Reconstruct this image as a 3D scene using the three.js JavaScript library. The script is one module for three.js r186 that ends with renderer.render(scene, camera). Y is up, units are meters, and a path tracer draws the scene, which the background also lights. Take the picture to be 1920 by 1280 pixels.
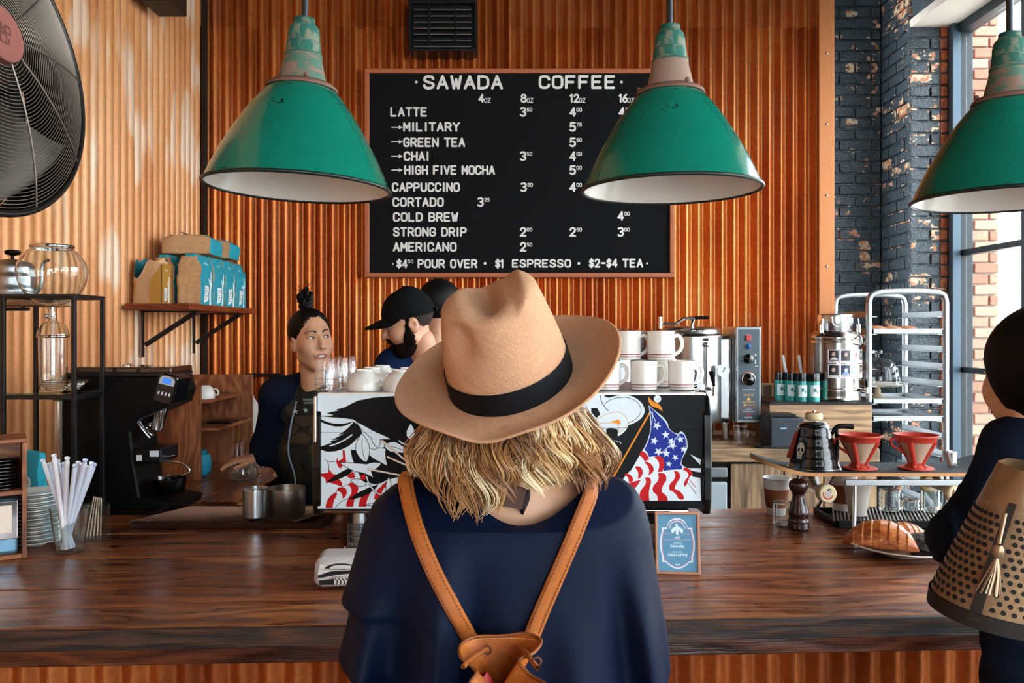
import * as THREE from 'three';
import { RoundedBoxGeometry } from 'three/addons/geometries/RoundedBoxGeometry.js';
import { mergeGeometries, mergeVertices } from 'three/addons/utils/BufferGeometryUtils.js';

// ---------- camera, sky, exposure ----------
const F = 1536, E = 1.6, HZ = 620, YC = 0.98;          // focal length in pixels of the 1920 frame, eye height, horizon row, bar top height
const scene = new THREE.Scene();
const camera = new THREE.PerspectiveCamera(2 * Math.atan(640 / F) * 180 / Math.PI, 1.5, 0.05, 200);
camera.position.set(0, E, 0);
camera.lookAt(0, E, -1);
camera.setViewOffset(1920, 1280, 0, 20, 1920, 1280);
camera.updateProjectionMatrix();
const renderer = new THREE.WebGLRenderer({ antialias: true });
renderer.toneMapping = THREE.LinearToneMapping;
renderer.toneMappingExposure = 1.58;
renderer.shadowMap.enabled = true;
scene.background = new THREE.Color(0.86, 0.95, 1.0);
scene.backgroundIntensity = 7.5;

// ---------- helpers ----------
const V = THREE.Vector3;
const v3 = (x, y, z) => new V(x, y, z);
const P = (x, y, d) => v3((x - 960) / F * d, E + (HZ - y) / F * d, -d);               // point seen at a pixel, at a real depth
const G = (x, y, h = YC) => { const d = (E - h) * F / (y - HZ); return v3((x - 960) / F * d, h, -d); };   // point on a level surface
const rad = (a) => a * Math.PI / 180;
function mulberry(a) { return () => { a = (a + 0x6d2b79f5) | 0; let t = Math.imul(a ^ (a >>> 15), 1 | a); t = (t + Math.imul(t ^ (t >>> 7), 61 | t)) ^ t; return ((t ^ (t >>> 14)) >>> 0) / 4294967296; }; }
const rnd = mulberry(7);
const rr = (a, b) => a + (b - a) * rnd();
const clamp = (x, a = 0, b = 1) => Math.min(b, Math.max(a, x));
const mix = (a, b, t) => a + (b - a) * t;
const sstep = (a, b, x) => { const t = clamp((x - a) / (b - a)); return t * t * (3 - 2 * t); };
function hash2(ix, iy) { let h = Math.imul(ix, 374761393) ^ Math.imul(iy, 668265263); h = Math.imul(h ^ (h >>> 13), 1274126177); return ((h ^ (h >>> 16)) >>> 0) / 4294967296; }
function vn(x, y) { const ix = Math.floor(x), iy = Math.floor(y), fx = x - ix, fy = y - iy, s = fx * fx * (3 - 2 * fx), t = fy * fy * (3 - 2 * fy); return mix(mix(hash2(ix, iy), hash2(ix + 1, iy), s), mix(hash2(ix, iy + 1), hash2(ix + 1, iy + 1), s), t); }
function fbm(x, y, o = 4) { let s = 0, a = 0.5, n = 0; for (let i = 0; i < o; i++) { s += a * vn(x + i * 17.3, y - i * 9.1); n += a; a *= 0.5; x *= 2; y *= 2; } return s / n; }

// names: a repeat takes a three-digit number
const taken = {};
function numbered(name) { if (!(name in taken)) { taken[name] = 0; return name; } taken[name]++; return name + '_' + String(taken[name]).padStart(3, '0'); }
function shadow(o) { o.castShadow = true; o.receiveShadow = true; return o; }
function mesh(name, geo, mat, parent) { const m = shadow(new THREE.Mesh(Array.isArray(geo) ? join(geo) : geo, mat)); m.name = parent ? name : numbered(name); (parent || scene).add(m); return m; }
function part(name, geo, mat, parent, label) { const m = mesh(name, geo, mat, parent); if (label) m.userData.label = label; return m; }
function grp(name, parent) { const g = new THREE.Group(); g.name = name; parent.add(g); return g; }
function thing(name, label, category, pos = [0, 0, 0], turn = 0, group) {
  const o = new THREE.Group(); o.name = numbered(name); scene.add(o);
  if (pos.isVector3) o.position.copy(pos); else o.position.set(...pos);
  o.rotation.y = turn; o.userData = { label, category }; if (group) o.userData.group = group; return o;
}
function tag(o, label, category, group) { o.userData.label = label; o.userData.category = category; if (group) o.userData.group = group; return o; }
function structure(o, label) { o.userData.kind = 'structure'; if (label) o.userData.label = label; return o; }
function copyOf(o, pos, turn, label) { const c = o.clone(); c.name = numbered(o.name.replace(/_\d{3}$/, '')); c.userData = { ...o.userData, label: label || o.userData.label }; scene.add(c); if (pos.isVector3) c.position.copy(pos); else c.position.set(...pos); c.rotation.y = turn; return c; }

// geometry
function join(list) { const l = list.map((g) => { const n = g.index ? g.toNonIndexed() : g.clone(); for (const k of Object.keys(n.attributes)) if (!['position', 'normal', 'uv', 'color'].includes(k)) n.deleteAttribute(k); return n; });
  const col = l.some((g) => g.attributes.color); if (col) l.forEach((g) => { if (!g.attributes.color) paint(g, [1, 1, 1]); });
  l.forEach((g) => { if (!g.attributes.uv) g.setAttribute('uv', new THREE.Float32BufferAttribute(new Float32Array(g.attributes.position.count * 2), 2)); if (!g.attributes.normal) g.computeVertexNormals(); });
  return mergeGeometries(l); }
function paint(g, c) { const n = g.attributes.position.count, a = new Float32Array(n * 3), p = g.attributes.position, q = v3(); for (let i = 0; i < n; i++) { const k = typeof c === 'function' ? c(q.fromBufferAttribute(p, i)) : c; a[i * 3] = k[0]; a[i * 3 + 1] = k[1]; a[i * 3 + 2] = k[2]; } g.setAttribute('color', new THREE.BufferAttribute(a, 3)); return g; }
const lin = (hex) => { const c = new THREE.Color(hex); return [c.r, c.g, c.b]; };
function boxUV(g, grain = 'x', ou = 0, ov = 0) {
  g = g.index ? g.toNonIndexed() : g; const p = g.attributes.position, n = g.attributes.normal, uv = new Float32Array(p.count * 2);
  for (let t = 0; t < p.count; t += 3) {
    const nx = Math.abs(n.getX(t) + n.getX(t + 1) + n.getX(t + 2)), ny = Math.abs(n.getY(t) + n.getY(t + 1) + n.getY(t + 2)), nz = Math.abs(n.getZ(t) + n.getZ(t + 1) + n.getZ(t + 2));
    const ax = nx > ny && nx > nz ? 'x' : ny > nz ? 'y' : 'z';
    for (let i = t; i < t + 3; i++) {
      const q = { x: p.getX(i), y: p.getY(i), z: p.getZ(i) };
      let a, b;
      if (grain !== ax) { a = grain; b = ['x', 'y', 'z'].find((k) => k !== grain && k !== ax); } else [a, b] = ['x', 'y', 'z'].filter((k) => k !== ax);
      uv[i * 2] = q[a] + ou; uv[i * 2 + 1] = q[b] + ov;
    }
  }
  g.setAttribute('uv', new THREE.BufferAttribute(uv, 2)); return g;
}
function box(w, h, d, r = 0.002, x = 0, y = 0, z = 0, seg = 1) { const g = r > 0 ? new RoundedBoxGeometry(w, h, d, seg, Math.min(r, w / 2.01, h / 2.01, d / 2.01)) : new THREE.BoxGeometry(w, h, d); g.translate(x, y, z); return g; }
function wbox(w, h, d, grain, r = 0.002, x = 0, y = 0, z = 0) { return boxUV(box(w, h, d, r, x, y, z), grain, rnd() * 9, rnd() * 9); }
function lathe(pts, seg = 32, x = 0, y = 0, z = 0) { const g = new THREE.LatheGeometry(pts.map((p) => new THREE.Vector2(Math.max(p[0], 0), p[1])), seg); g.translate(x, y, z); return g; }
function smoothPts(pts, n = 40) { return new THREE.SplineCurve(pts.map((p) => new THREE.Vector2(p[0], p[1]))).getPoints(n).map((p) => [p.x, p.y]); }
const toV = (p) => (p.isVector3 ? p : v3(...p));
function tube(pts, r, seg = 20, rs = 8, closed = false) { return new THREE.TubeGeometry(new THREE.CatmullRomCurve3(pts.map(toV), closed, 'centripetal'), seg, r, rs, closed); }
function taperTube(pts, rf, seg = 20, rs = 8, flat = 1, up) {       // tube with radius rf(t); flat < 1 squashes it across `up`
  const c = new THREE.CatmullRomCurve3(pts.map(toV), false, 'centripetal'), pos = [], idx = [], uv = [], fr = c.computeFrenetFrames(seg, false);
  for (let i = 0; i <= seg; i++) { const t = i / seg, p = c.getPoint(t), r = rf(t); let N = fr.normals[i], B = fr.binormals[i];
    if (up) { const T = fr.tangents[i]; B = toV(up).clone().addScaledVector(T, -toV(up).dot(T)).normalize(); N = B.clone().cross(T).normalize(); }
    for (let j = 0; j <= rs; j++) { const a = j / rs * 2 * Math.PI; pos.push(p.x + (N.x * Math.cos(a) + B.x * flat * Math.sin(a)) * r, p.y + (N.y * Math.cos(a) + B.y * flat * Math.sin(a)) * r, p.z + (N.z * Math.cos(a) + B.z * flat * Math.sin(a)) * r); uv.push(t, j / rs); } }
  for (let i = 0; i < seg; i++) for (let j = 0; j < rs; j++) { const a = i * (rs + 1) + j, b = a + rs + 1; idx.push(a, a + 1, b, b, a + 1, b + 1); }
  const g = new THREE.BufferGeometry(); g.setAttribute('position', new THREE.Float32BufferAttribute(pos, 3)); g.setAttribute('uv', new THREE.Float32BufferAttribute(uv, 2)); g.setIndex(idx); g.computeVertexNormals(); return g;
}
function rod(a, b, r, r2 = r, seg = 12) { a = toV(a); b = toV(b); const d = b.clone().sub(a), g = new THREE.CylinderGeometry(r2, r, d.length(), seg); g.translate(0, d.length() / 2, 0); g.applyQuaternion(new THREE.Quaternion().setFromUnitVectors(v3(0, 1, 0), d.normalize())); g.translate(a.x, a.y, a.z); return g; }
function bar(a, b, w, h, up = [0, 1, 0]) { a = toV(a); b = toV(b); const d = b.clone().sub(a), L = d.length(); d.normalize(); const x = d, z = d.clone().cross(toV(up)).normalize(), y = z.clone().cross(x); const g = box(L, h, w, Math.min(w, h) * 0.12); g.applyMatrix4(new THREE.Matrix4().makeBasis(x, y, z)); const m = a.clone().add(b).multiplyScalar(0.5); g.translate(m.x, m.y, m.z); return g; }
function shapeGeo(pts, depth, bevel = 0, holes = []) { const s = new THREE.Shape(pts.map((p) => new THREE.Vector2(p[0], p[1]))); holes.forEach((h) => s.holes.push(new THREE.Path(h.map((p) => new THREE.Vector2(p[0], p[1]))))); return new THREE.ExtrudeGeometry(s, { depth, bevelEnabled: bevel > 0, bevelThickness: bevel, bevelSize: bevel, bevelOffset: -bevel, bevelSegments: 2, curveSegments: 12 }); }
function sphere(r, x = 0, y = 0, z = 0, sx = 1, sy = 1, sz = 1, a = 20, b = 14) { const g = new THREE.SphereGeometry(r, a, b); g.scale(sx, sy, sz); g.translate(x, y, z); return g; }
function grid(nu, nv, f, closedU = false) {                             // surface f(u, v) -> [x, y, z], u and v in 0..1
  const pos = [], uv = [], idx = [], w = nu + 1;
  for (let j = 0; j <= nv; j++) for (let i = 0; i <= nu; i++) { const q = f(i / nu, j / nv); pos.push(q[0], q[1], q[2]); uv.push(i / nu, j / nv); }
  for (let j = 0; j < nv; j++) for (let i = 0; i < nu; i++) { const a = j * w + i, b = a + w; idx.push(a, a + 1, b, b, a + 1, b + 1); }
  let g = new THREE.BufferGeometry(); g.setAttribute('position', new THREE.Float32BufferAttribute(pos, 3)); g.setAttribute('uv', new THREE.Float32BufferAttribute(uv, 2)); g.setIndex(idx); g.computeVertexNormals();
  if (closedU) { const n = g.attributes.normal; for (let j = 0; j <= nv; j++) { const a = j * w, b = a + nu, q = v3().fromBufferAttribute(n, a).add(v3().fromBufferAttribute(n, b)).normalize(); n.setXYZ(a, q.x, q.y, q.z); n.setXYZ(b, q.x, q.y, q.z); } }
  return g;
}
// surface nets over a distance field
function skinOf(f, lo, hi, h) {
  const n = [0, 1, 2].map((k) => Math.ceil((hi[k] - lo[k]) / h) + 1), [nx, ny, nz] = n, val = new Float32Array(nx * ny * nz), at = (i, j, k) => (k * ny + j) * nx + i;
  for (let k = 0; k < nz; k++) for (let j = 0; j < ny; j++) for (let i = 0; i < nx; i++) val[at(i, j, k)] = f(lo[0] + i * h, lo[1] + j * h, lo[2] + k * h);
  const pos = [], idx = [], id = new Int32Array(nx * ny * nz).fill(-1), C = [[0, 0, 0], [1, 0, 0], [0, 1, 0], [1, 1, 0], [0, 0, 1], [1, 0, 1], [0, 1, 1], [1, 1, 1]], ED = [[0, 1], [2, 3], [4, 5], [6, 7], [0, 2], [1, 3], [4, 6], [5, 7], [0, 4], [1, 5], [2, 6], [3, 7]];
  for (let k = 0; k < nz - 1; k++) for (let j = 0; j < ny - 1; j++) for (let i = 0; i < nx - 1; i++) {
    const c = C.map((o) => val[at(i + o[0], j + o[1], k + o[2])]); let m = 0; for (let q = 0; q < 8; q++) if (c[q] < 0) m++;
    if (m === 0 || m === 8) continue;
    let x = 0, y = 0, z = 0, e = 0;
    for (const [a, b] of ED) if ((c[a] < 0) !== (c[b] < 0)) { const t = c[a] / (c[a] - c[b]); x += mix(C[a][0], C[b][0], t); y += mix(C[a][1], C[b][1], t); z += mix(C[a][2], C[b][2], t); e++; }
    id[at(i, j, k)] = pos.length / 3; pos.push(lo[0] + (i + x / e) * h, lo[1] + (j + y / e) * h, lo[2] + (k + z / e) * h);
  }
  const quad = (a, b, c, d, flip) => { if (a < 0 || b < 0 || c < 0 || d < 0) return; if (flip) idx.push(a, c, b, a, d, c); else idx.push(a, b, c, a, c, d); };
  for (let k = 1; k < nz - 1; k++) for (let j = 1; j < ny - 1; j++) for (let i = 1; i < nx - 1; i++) {
    const v = val[at(i, j, k)] < 0;
    if (v !== (val[at(i + 1, j, k)] < 0)) quad(id[at(i, j - 1, k - 1)], id[at(i, j, k - 1)], id[at(i, j, k)], id[at(i, j - 1, k)], !v);
    if (v !== (val[at(i, j + 1, k)] < 0)) quad(id[at(i - 1, j, k - 1)], id[at(i - 1, j, k)], id[at(i, j, k)], id[at(i, j, k - 1)], !v);
    if (v !== (val[at(i, j, k + 1)] < 0)) quad(id[at(i - 1, j - 1, k)], id[at(i, j - 1, k)], id[at(i, j, k)], id[at(i - 1, j, k)], !v);
  }
  const g = new THREE.BufferGeometry(); g.setAttribute('position', new THREE.Float32BufferAttribute(pos, 3)); g.setIndex(idx); g.computeVertexNormals();
  g.setAttribute('uv', new THREE.Float32BufferAttribute(pos.length / 3 * 2 ? Array.from({ length: pos.length / 3 * 2 }, (_, i) => (i % 2 ? pos[(i >> 1) * 3 + 1] : pos[(i >> 1) * 3] + pos[(i >> 1) * 3 + 2])) : [], 2));
  return g;
}
const smin = (a, b, k) => { const h = clamp(0.5 + 0.5 * (b - a) / k); return mix(b, a, h) - k * h * (1 - h); };
const smax = (a, b, k) => -smin(-a, -b, k);
function sdCap(x, y, z, a, b, ra, rb) { const ux = b.x - a.x, uy = b.y - a.y, uz = b.z - a.z, px = x - a.x, py = y - a.y, pz = z - a.z, t = clamp((px * ux + py * uy + pz * uz) / (ux * ux + uy * uy + uz * uz + 1e-9)); return Math.hypot(px - ux * t, py - uy * t, pz - uz * t) - mix(ra, rb, t); }
function sdEll(x, y, z, c, r) { const px = x - c.x, py = y - c.y, pz = z - c.z, k0 = Math.hypot(px / r[0], py / r[1], pz / r[2]), k1 = Math.hypot(px / (r[0] * r[0]), py / (r[1] * r[1]), pz / (r[2] * r[2])); return k1 < 1e-9 ? -Math.min(...r) : k0 * (k0 - 1) / k1; }
function limbs(list, k = 0.03) { return (x, y, z) => { let s = 1e3; for (const b of list) { const q = b.r ? sdEll(x, y, z, b.c, b.r) : sdCap(x, y, z, b.a, b.b, b.ra, b.rb); s = s > 100 ? q : smin(s, q, b.k || k); } return s; }; }
const cap = (a, b, ra, rb = ra, k) => ({ a: toV(a), b: toV(b), ra, rb, k });
const ell = (c, r, k) => ({ c: toV(c), r, k });

// ---------- textures ----------
function dataTex(w, h, fn, srgb = true) {
  const d = new Uint8Array(w * h * 4); let i = 0;
  for (let y = 0; y < h; y++) for (let x = 0; x < w; x++) { const c = fn(x, y); d[i++] = clamp(c[0]) * 255; d[i++] = clamp(c[1]) * 255; d[i++] = clamp(c[2]) * 255; d[i++] = 255; }
  const t = new THREE.DataTexture(d, w, h); t.wrapS = t.wrapT = THREE.MirroredRepeatWrapping; t.magFilter = THREE.LinearFilter; t.minFilter = THREE.LinearMipmapLinearFilter; t.generateMipmaps = true; if (srgb) t.colorSpace = THREE.SRGBColorSpace; t.needsUpdate = true; return t;
}
function sized(t, sx, sy) { t.repeat.set(1 / sx, 1 / sy); return t; }
const hexv = (h) => [(h >> 16 & 255) / 255, (h >> 8 & 255) / 255, (h & 255) / 255];
function ramp(stops, t) { t = clamp(t); for (let i = 1; i < stops.length; i++) if (t <= stops[i][0]) { const a = stops[i - 1], b = stops[i], k = (t - a[0]) / (b[0] - a[0]); return [0, 1, 2].map((q) => mix(a[1][q], b[1][q], k)); } return stops[stops.length - 1][1]; }
function woodMaps(stops, o = {}) {                                     // grain along u; sized in metres
  const { w = 1024, h = 512, sx = 1.2, sy = 0.45, lines = 26, warp = 1.2, seed = 0, dirt = 0.25 } = o;
  const f = new Float32Array(w * h);
  for (let y = 0; y < h; y++) for (let x = 0; x < w; x++) { const u = x / w * 6 + seed, v = y / h * 6 + seed * 3; const wv = fbm(u * 0.7, v * 1.1, 3) * warp; const ring = 0.5 + 0.5 * Math.sin((v / 6 * lines + wv * 7) * 2 * Math.PI / 3); const fine = vn(u * 9, v * 95) * 0.55 + vn(u * 3, v * 40) * 0.45; const big = fbm(u * 0.5, v * 1.5, 3); f[y * w + x] = clamp(0.34 * ring + 0.36 * fine + 0.6 * (big - 0.5) + 0.16 - dirt * sstep(0.62, 0.8, fbm(u * 1.1 + 5, v * 2 + 9, 3))); }
  const map = sized(dataTex(w, h, (x, y) => ramp(stops, f[y * w + x])), sx, sy);
  const rough = sized(dataTex(w, h, (x, y) => { const q = (o.rough || 0.4) + ((o.rv ?? 0.2)) * (f[y * w + x] - 0.5) + 0.12 * (vn(x / 40, y / 20) - 0.5); return [q, q, q]; }, false), sx, sy);
  const bump = sized(dataTex(w, h, (x, y) => { const q = f[y * w + x]; return [q, q, q]; }, false), sx, sy);
  return { map, roughnessMap: rough, bumpMap: bump };
}
function M(color, roughness = 0.6, metalness = 0, extra = {}) { return new THREE.MeshStandardMaterial({ color, roughness, metalness, ...extra }); }
function MP(color, roughness, metalness, extra = {}) { return new THREE.MeshPhysicalMaterial({ color, roughness, metalness, ...extra }); }
function canvasTex(w, h, draw) { const c = document.createElement('canvas'); c.width = w; c.height = h; const g = c.getContext('2d'); draw(g, w, h); const t = new THREE.CanvasTexture(c); t.colorSpace = THREE.SRGBColorSpace; t.magFilter = THREE.LinearFilter; t.anisotropy = 8; return t; }

const ORD = ['first', 'second', 'third', 'fourth', 'fifth', 'sixth', 'seventh', 'eighth', 'ninth', 'tenth', 'eleventh', 'twelfth', 'thirteenth', 'fourteenth', 'fifteenth', 'sixteenth'];
function shell(pts, th, seg = 40) { const v = pts.map((p) => new THREE.Vector2(p[0], p[1])), inn = v.map((p, i) => { const a = v[Math.max(i - 1, 0)], b = v[Math.min(i + 1, v.length - 1)], t = b.clone().sub(a).normalize(); return [Math.max(p.x - t.y * th, 0), p.y + t.x * th]; }); return lathe([...pts, ...inn.reverse(), pts[0]], seg); }   // thick-walled vessel, profile from the bottom axis up to the rim

// ---------- materials ----------
const rustF = (x, y, s, pale, st0) => { const u = x / 512, v = y / 512; const st = vn(u * 60 + s, v * 5) * 0.5 + vn(u * 24, v * 2 + s) * 0.5; const b = fbm(u * 5 + s, v * 2.5 + s, 4); const fine = vn(u * 200, v * 200 + s); let c = ramp(st0, 0.12 + 0.35 * st + 0.5 * b + 0.12 * (fine - 0.5)); const w = pale * sstep(0.55, 0.66, fbm(u * 7 + 31 + s, v * 4.2 + 7, 3) * 0.75 + 0.25 * vn(u * 46, v * 5)); return c.map((q, i) => mix(q, [0.9, 0.87, 0.84][i], w)); };  // pale mixes in whitish patches, painted reflections of window light
const rustDeep = [[0, hexv(0x5e2610)], [0.35, hexv(0x96471f)], [0.6, hexv(0xbd692f)], [0.85, hexv(0xd68c4c)], [1, hexv(0xe2a870)]], rustLit = [[0, hexv(0x8a4c28)], [0.35, hexv(0xb8723f)], [0.6, hexv(0xd08e58)], [0.85, hexv(0xdea678)], [1, hexv(0xeac6a0)]];
function rustMaterial(seed, pale, metal, rough, tint = 0xffffff, st0 = rustDeep) {
  const map = sized(dataTex(512, 512, (x, y) => rustF(x, y, seed, pale, st0)), 2.1, 2.1);
  const rm = sized(dataTex(256, 256, (x, y) => { const q = rough + 0.22 * (fbm(x / 22 + seed, y / 60, 3) - 0.5); return [q, q, q]; }, false), 2.1, 2.1);
  const bm = sized(dataTex(512, 512, (x, y) => { const q = 0.5 * vn(x / 3, y / 3) + 0.5 * fbm(x / 14, y / 40, 3); return [q, q, q]; }, false), 2.1, 2.1);
  return M(tint, 1, metal, { map, roughnessMap: rm, bumpMap: bm, bumpScale: 0.0006, side: THREE.DoubleSide });
}
const mRust = rustMaterial(3, 0.08, 0.72, 0.36);
const mRustLit = rustMaterial(11, 0.55, 0.25, 0.45, 0xffffff, rustLit);  // side wall: window light painted in as a paler ramp and whitish patches
const mRustBar = rustMaterial(19, 0, 0.6, 0.45);
const walnut = woodMaps([[0, hexv(0x44200f)], [0.3, hexv(0x5c2e17)], [0.55, hexv(0x834c27)], [0.8, hexv(0xa86c3e)], [1, hexv(0xc89058)]], { seed: 2, rough: 0.34, rv: 0.2, dirt: 0.07 });
const mBar = MP(0xffffff, 1, 0, { ...walnut, bumpScale: 0.0008, clearcoat: 0.25, clearcoatRoughness: 0.22 });
const mBars = [mBar, MP(0xdccabe, 1, 0, { ...walnut, bumpScale: 0.0008, clearcoat: 0.25, clearcoatRoughness: 0.22 }), MP(0xf6e2d0, 1, 0, { ...walnut, bumpScale: 0.0008, clearcoat: 0.25, clearcoatRoughness: 0.22 })];
const darkWood = woodMaps([[0, hexv(0x120a08)], [0.4, hexv(0x241712)], [0.7, hexv(0x4a2c1c)], [1, hexv(0x7c4a2a)]], { seed: 5, rough: 0.62 });
const mBarEdge = M(0xffffff, 1, 0, { ...darkWood, bumpScale: 0.003 });
const oak = woodMaps([[0, hexv(0x4e2412)], [0.35, hexv(0x7c4426)], [0.7, hexv(0xa5653b)], [1, hexv(0xc08452)]], { seed: 8, lines: 18, warp: 2.4, rough: 0.5 });
const mOak = M(0xffffff, 1, 0, { ...oak, bumpScale: 0.0006 });
const pale = woodMaps([[0, hexv(0x4c3a2c)], [0.35, hexv(0x8a6c50)], [0.7, hexv(0xb4906a)], [1, hexv(0xd8b88e)]], { seed: 13, lines: 14, rough: 0.6, dirt: 0.12, sx: 1.6, sy: 0.3 });
const mPale = M(0xffffff, 1, 0, { ...pale, bumpScale: 0.0015 });
const mWhiteEnamel = MP(0xe6e0d8, 0.28, 0, { clearcoat: 0.4, clearcoatRoughness: 0.1 });
const mSteel = M(0xc9ccce, 0.26, 1);
const mSteelB = M(0xb7babc, 0.38, 1);
const mChrome = M(0xe4e6e8, 0.08, 1);
const mAlu = M(0xa6abae, 0.36, 0.95);
const mBlack = MP(0x060607, 0.5, 0, { specularIntensity: 0.3 });
const mBlackM = M(0x101114, 0.38, 0.3);
const mBlackGloss = MP(0x08090a, 0.2, 0, { clearcoat: 0.5, clearcoatRoughness: 0.12 });
const mRubber = M(0x0c0c0c, 0.8, 0);
const mGlass = MP(0xffffff, 0.02, 0, { transmission: 1, thickness: 0, ior: 1.5 });
const mGlassThick = MP(0xf6fbfa, 0.03, 0, { transmission: 1, thickness: 0.004, ior: 1.5 });
const mCeramic = MP(0xe9e4dc, 0.22, 0, { clearcoat: 0.5, clearcoatRoughness: 0.08 });
const mPaperWhite = M(0xe8e8ea, 0.85, 0);
const speck = sized(dataTex(256, 256, (x, y) => { const q = 0.5 * vn(x / 2, y / 2) + 0.5 * fbm(x / 9, y / 9, 3); return [q, q, q]; }, false), 0.12, 0.12);
const weave = sized(dataTex(128, 128, (x, y) => { const q = 0.5 + 0.25 * Math.sin(x * Math.PI / 4) + 0.25 * Math.sin(y * Math.PI / 4); return [q, q, q]; }, false), 0.05, 0.05);

// ---------- the room ----------
const XL = -1.85, DB = 4.9, DBR = 5.4, XR = 2.43, XW = 2.70, DJ = 5.0, CEIL = 4.1, ZF = 3.4;
function beaded(w, h, pitch, depth) {                                     // round ridges with narrow valleys
  const n = Math.round(w / pitch), pos = [], uv = [], idx = []; const S = 14;
  for (let i = 0; i <= n * S; i++) { const x = i / S * pitch, z = depth * (Math.pow(Math.abs(Math.sin(Math.PI * i / S)), 0.5) - 1); for (const y of [0, h]) { pos.push(x, y, z); uv.push(x, y); } }
  for (let i = 0; i < n * S; i++) { const a = i * 2; idx.push(a, a + 2, a + 1, a + 1, a + 2, a + 3); }
  const g = new THREE.BufferGeometry(); g.setAttribute('position', new THREE.Float32BufferAttribute(pos, 3)); g.setAttribute('uv', new THREE.Float32BufferAttribute(uv, 2)); g.setIndex(idx); g.computeVertexNormals(); return g;
}
function corrugated(w, h, pitch, amp, perPitch = 12) {
  const n = Math.round(w / pitch) * perPitch, pos = [], nor = [], uv = [], idx = [];
  for (let i = 0; i <= n; i++) { const x = i / n * w, a = x / pitch * 2 * Math.PI, z = amp * Math.cos(a), s = -amp * 2 * Math.PI / pitch * Math.sin(a), l = Math.hypot(1, s); for (const y of [0, h]) { pos.push(x, y, z); nor.push(-s / l, 0, 1 / l); uv.push(x, y); } }
  for (let i = 0; i < n; i++) { const a = i * 2; idx.push(a, a + 2, a + 1, a + 1, a + 2, a + 3); }
  const g = new THREE.BufferGeometry(); g.setAttribute('position', new THREE.Float32BufferAttribute(pos, 3)); g.setAttribute('normal', new THREE.Float32BufferAttribute(nor, 3)); g.setAttribute('uv', new THREE.Float32BufferAttribute(uv, 2)); g.setIndex(idx); return g;
}
const mDark = M(0x17120f, 0.9, 0), mPlaster = M(0x3c332c, 0.85, 0);
const sheetGeo = {};
function sheet(parent, w, h, x, y, z, turn, mat, pitch = 0.0705, amp = 0.0165) {
  const key = w + '_' + h + '_' + amp; const base = sheetGeo[key] ||= mat === mRustLit ? beaded(w, h, pitch, amp) : corrugated(w, h, pitch, amp);
  const g = base.clone(), ou = rnd() * 8, ov = rnd() * 8, uv = g.attributes.uv; for (let i = 0; i < uv.count; i++) uv.setXY(i, uv.getX(i) + ou, uv.getY(i) + ov);
  const m = part('corrugated_sheet', g, mat, parent); m.position.set(x, y, z); m.rotation.y = turn; return m;
}
const floorTex = sized(dataTex(512, 512, (x, y) => { const q = 0.25 + 0.12 * fbm(x / 40, y / 40, 4) + 0.04 * vn(x / 2, y / 2); return [q * 1.02, q * 0.96, q * 0.9]; }), 2.4, 2.4);
structure(mesh('floor', boxUV(box(5.2, 0.12, 9.6, 0, 0.29, -0.06, -1.1), 'x'), M(0xffffff, 0.55, 0, { map: floorTex })), 'grey polished concrete floor');
structure(mesh('ceiling', box(5.2, 0.15, 9.6, 0, 0.29, CEIL + 0.075, -1.1), M(0x2c2622, 0.9)), 'dark painted ceiling');
{
  const wb = structure(mesh('wall_back', box(3.79, CEIL, 0.06, 0, XL + 1.865, CEIL / 2, -DB - 0.05), mDark), 'rust coloured corrugated metal wall behind the bar');
  for (let i = 0; i < 4; i++) { sheet(wb, 0.9165, 3.44, XL + i * 0.9165, 0, -DB + 0.001 * (i % 2), 0, mRust); sheet(wb, 0.9165, CEIL - 3.41, XL + i * 0.9165, 3.41, -DB + 0.004 + 0.001 * (i % 2), 0, mRust); }
  const wl = structure(mesh('wall_left', box(0.1, CEIL, DB + ZF + 0.1, 0, XL - 0.08, CEIL / 2, (ZF - DB - 0.1) / 2), mDark), 'rust corrugated metal side wall with window light painted into its colour');
  for (let i = 0; i < 9; i++) { sheet(wl, 0.9165, 3.44, XL, 0, -DB + 0.012 + (i + 1) * 0.9165, Math.PI / 2, mRustLit, 0.0705, 0.024); sheet(wl, 0.9165, CEIL - 3.41, XL + 0.003, 3.41, -DB + 0.012 + (i + 1) * 0.9165, Math.PI / 2, mRustLit, 0.0705, 0.024); }
  const tr = structure(mesh('trim_1', boxUV(box(0.092, CEIL, 0.11, 0.003, 1.862, CEIL / 2, -DB + 0.0), 'y'), M(0xb4703f, 0.5, 0.35)), 'flat copper coloured trim at the end of the corrugated wall');
  for (let y = 0.3; y < 4; y += 0.42) part('screw', sphere(0.007, 1.862, y, -DB + 0.057, 1, 1, 0.5, 10, 6), mSteelB, tr);
  structure(mesh('trim_2', box(0.026, CEIL, 0.026, 0.003, XL + 0.02, CEIL / 2, -DB + 0.02), M(0x1c0f0a, 0.6, 0.3)), 'dark corner strip between the two corrugated walls');
}
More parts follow.
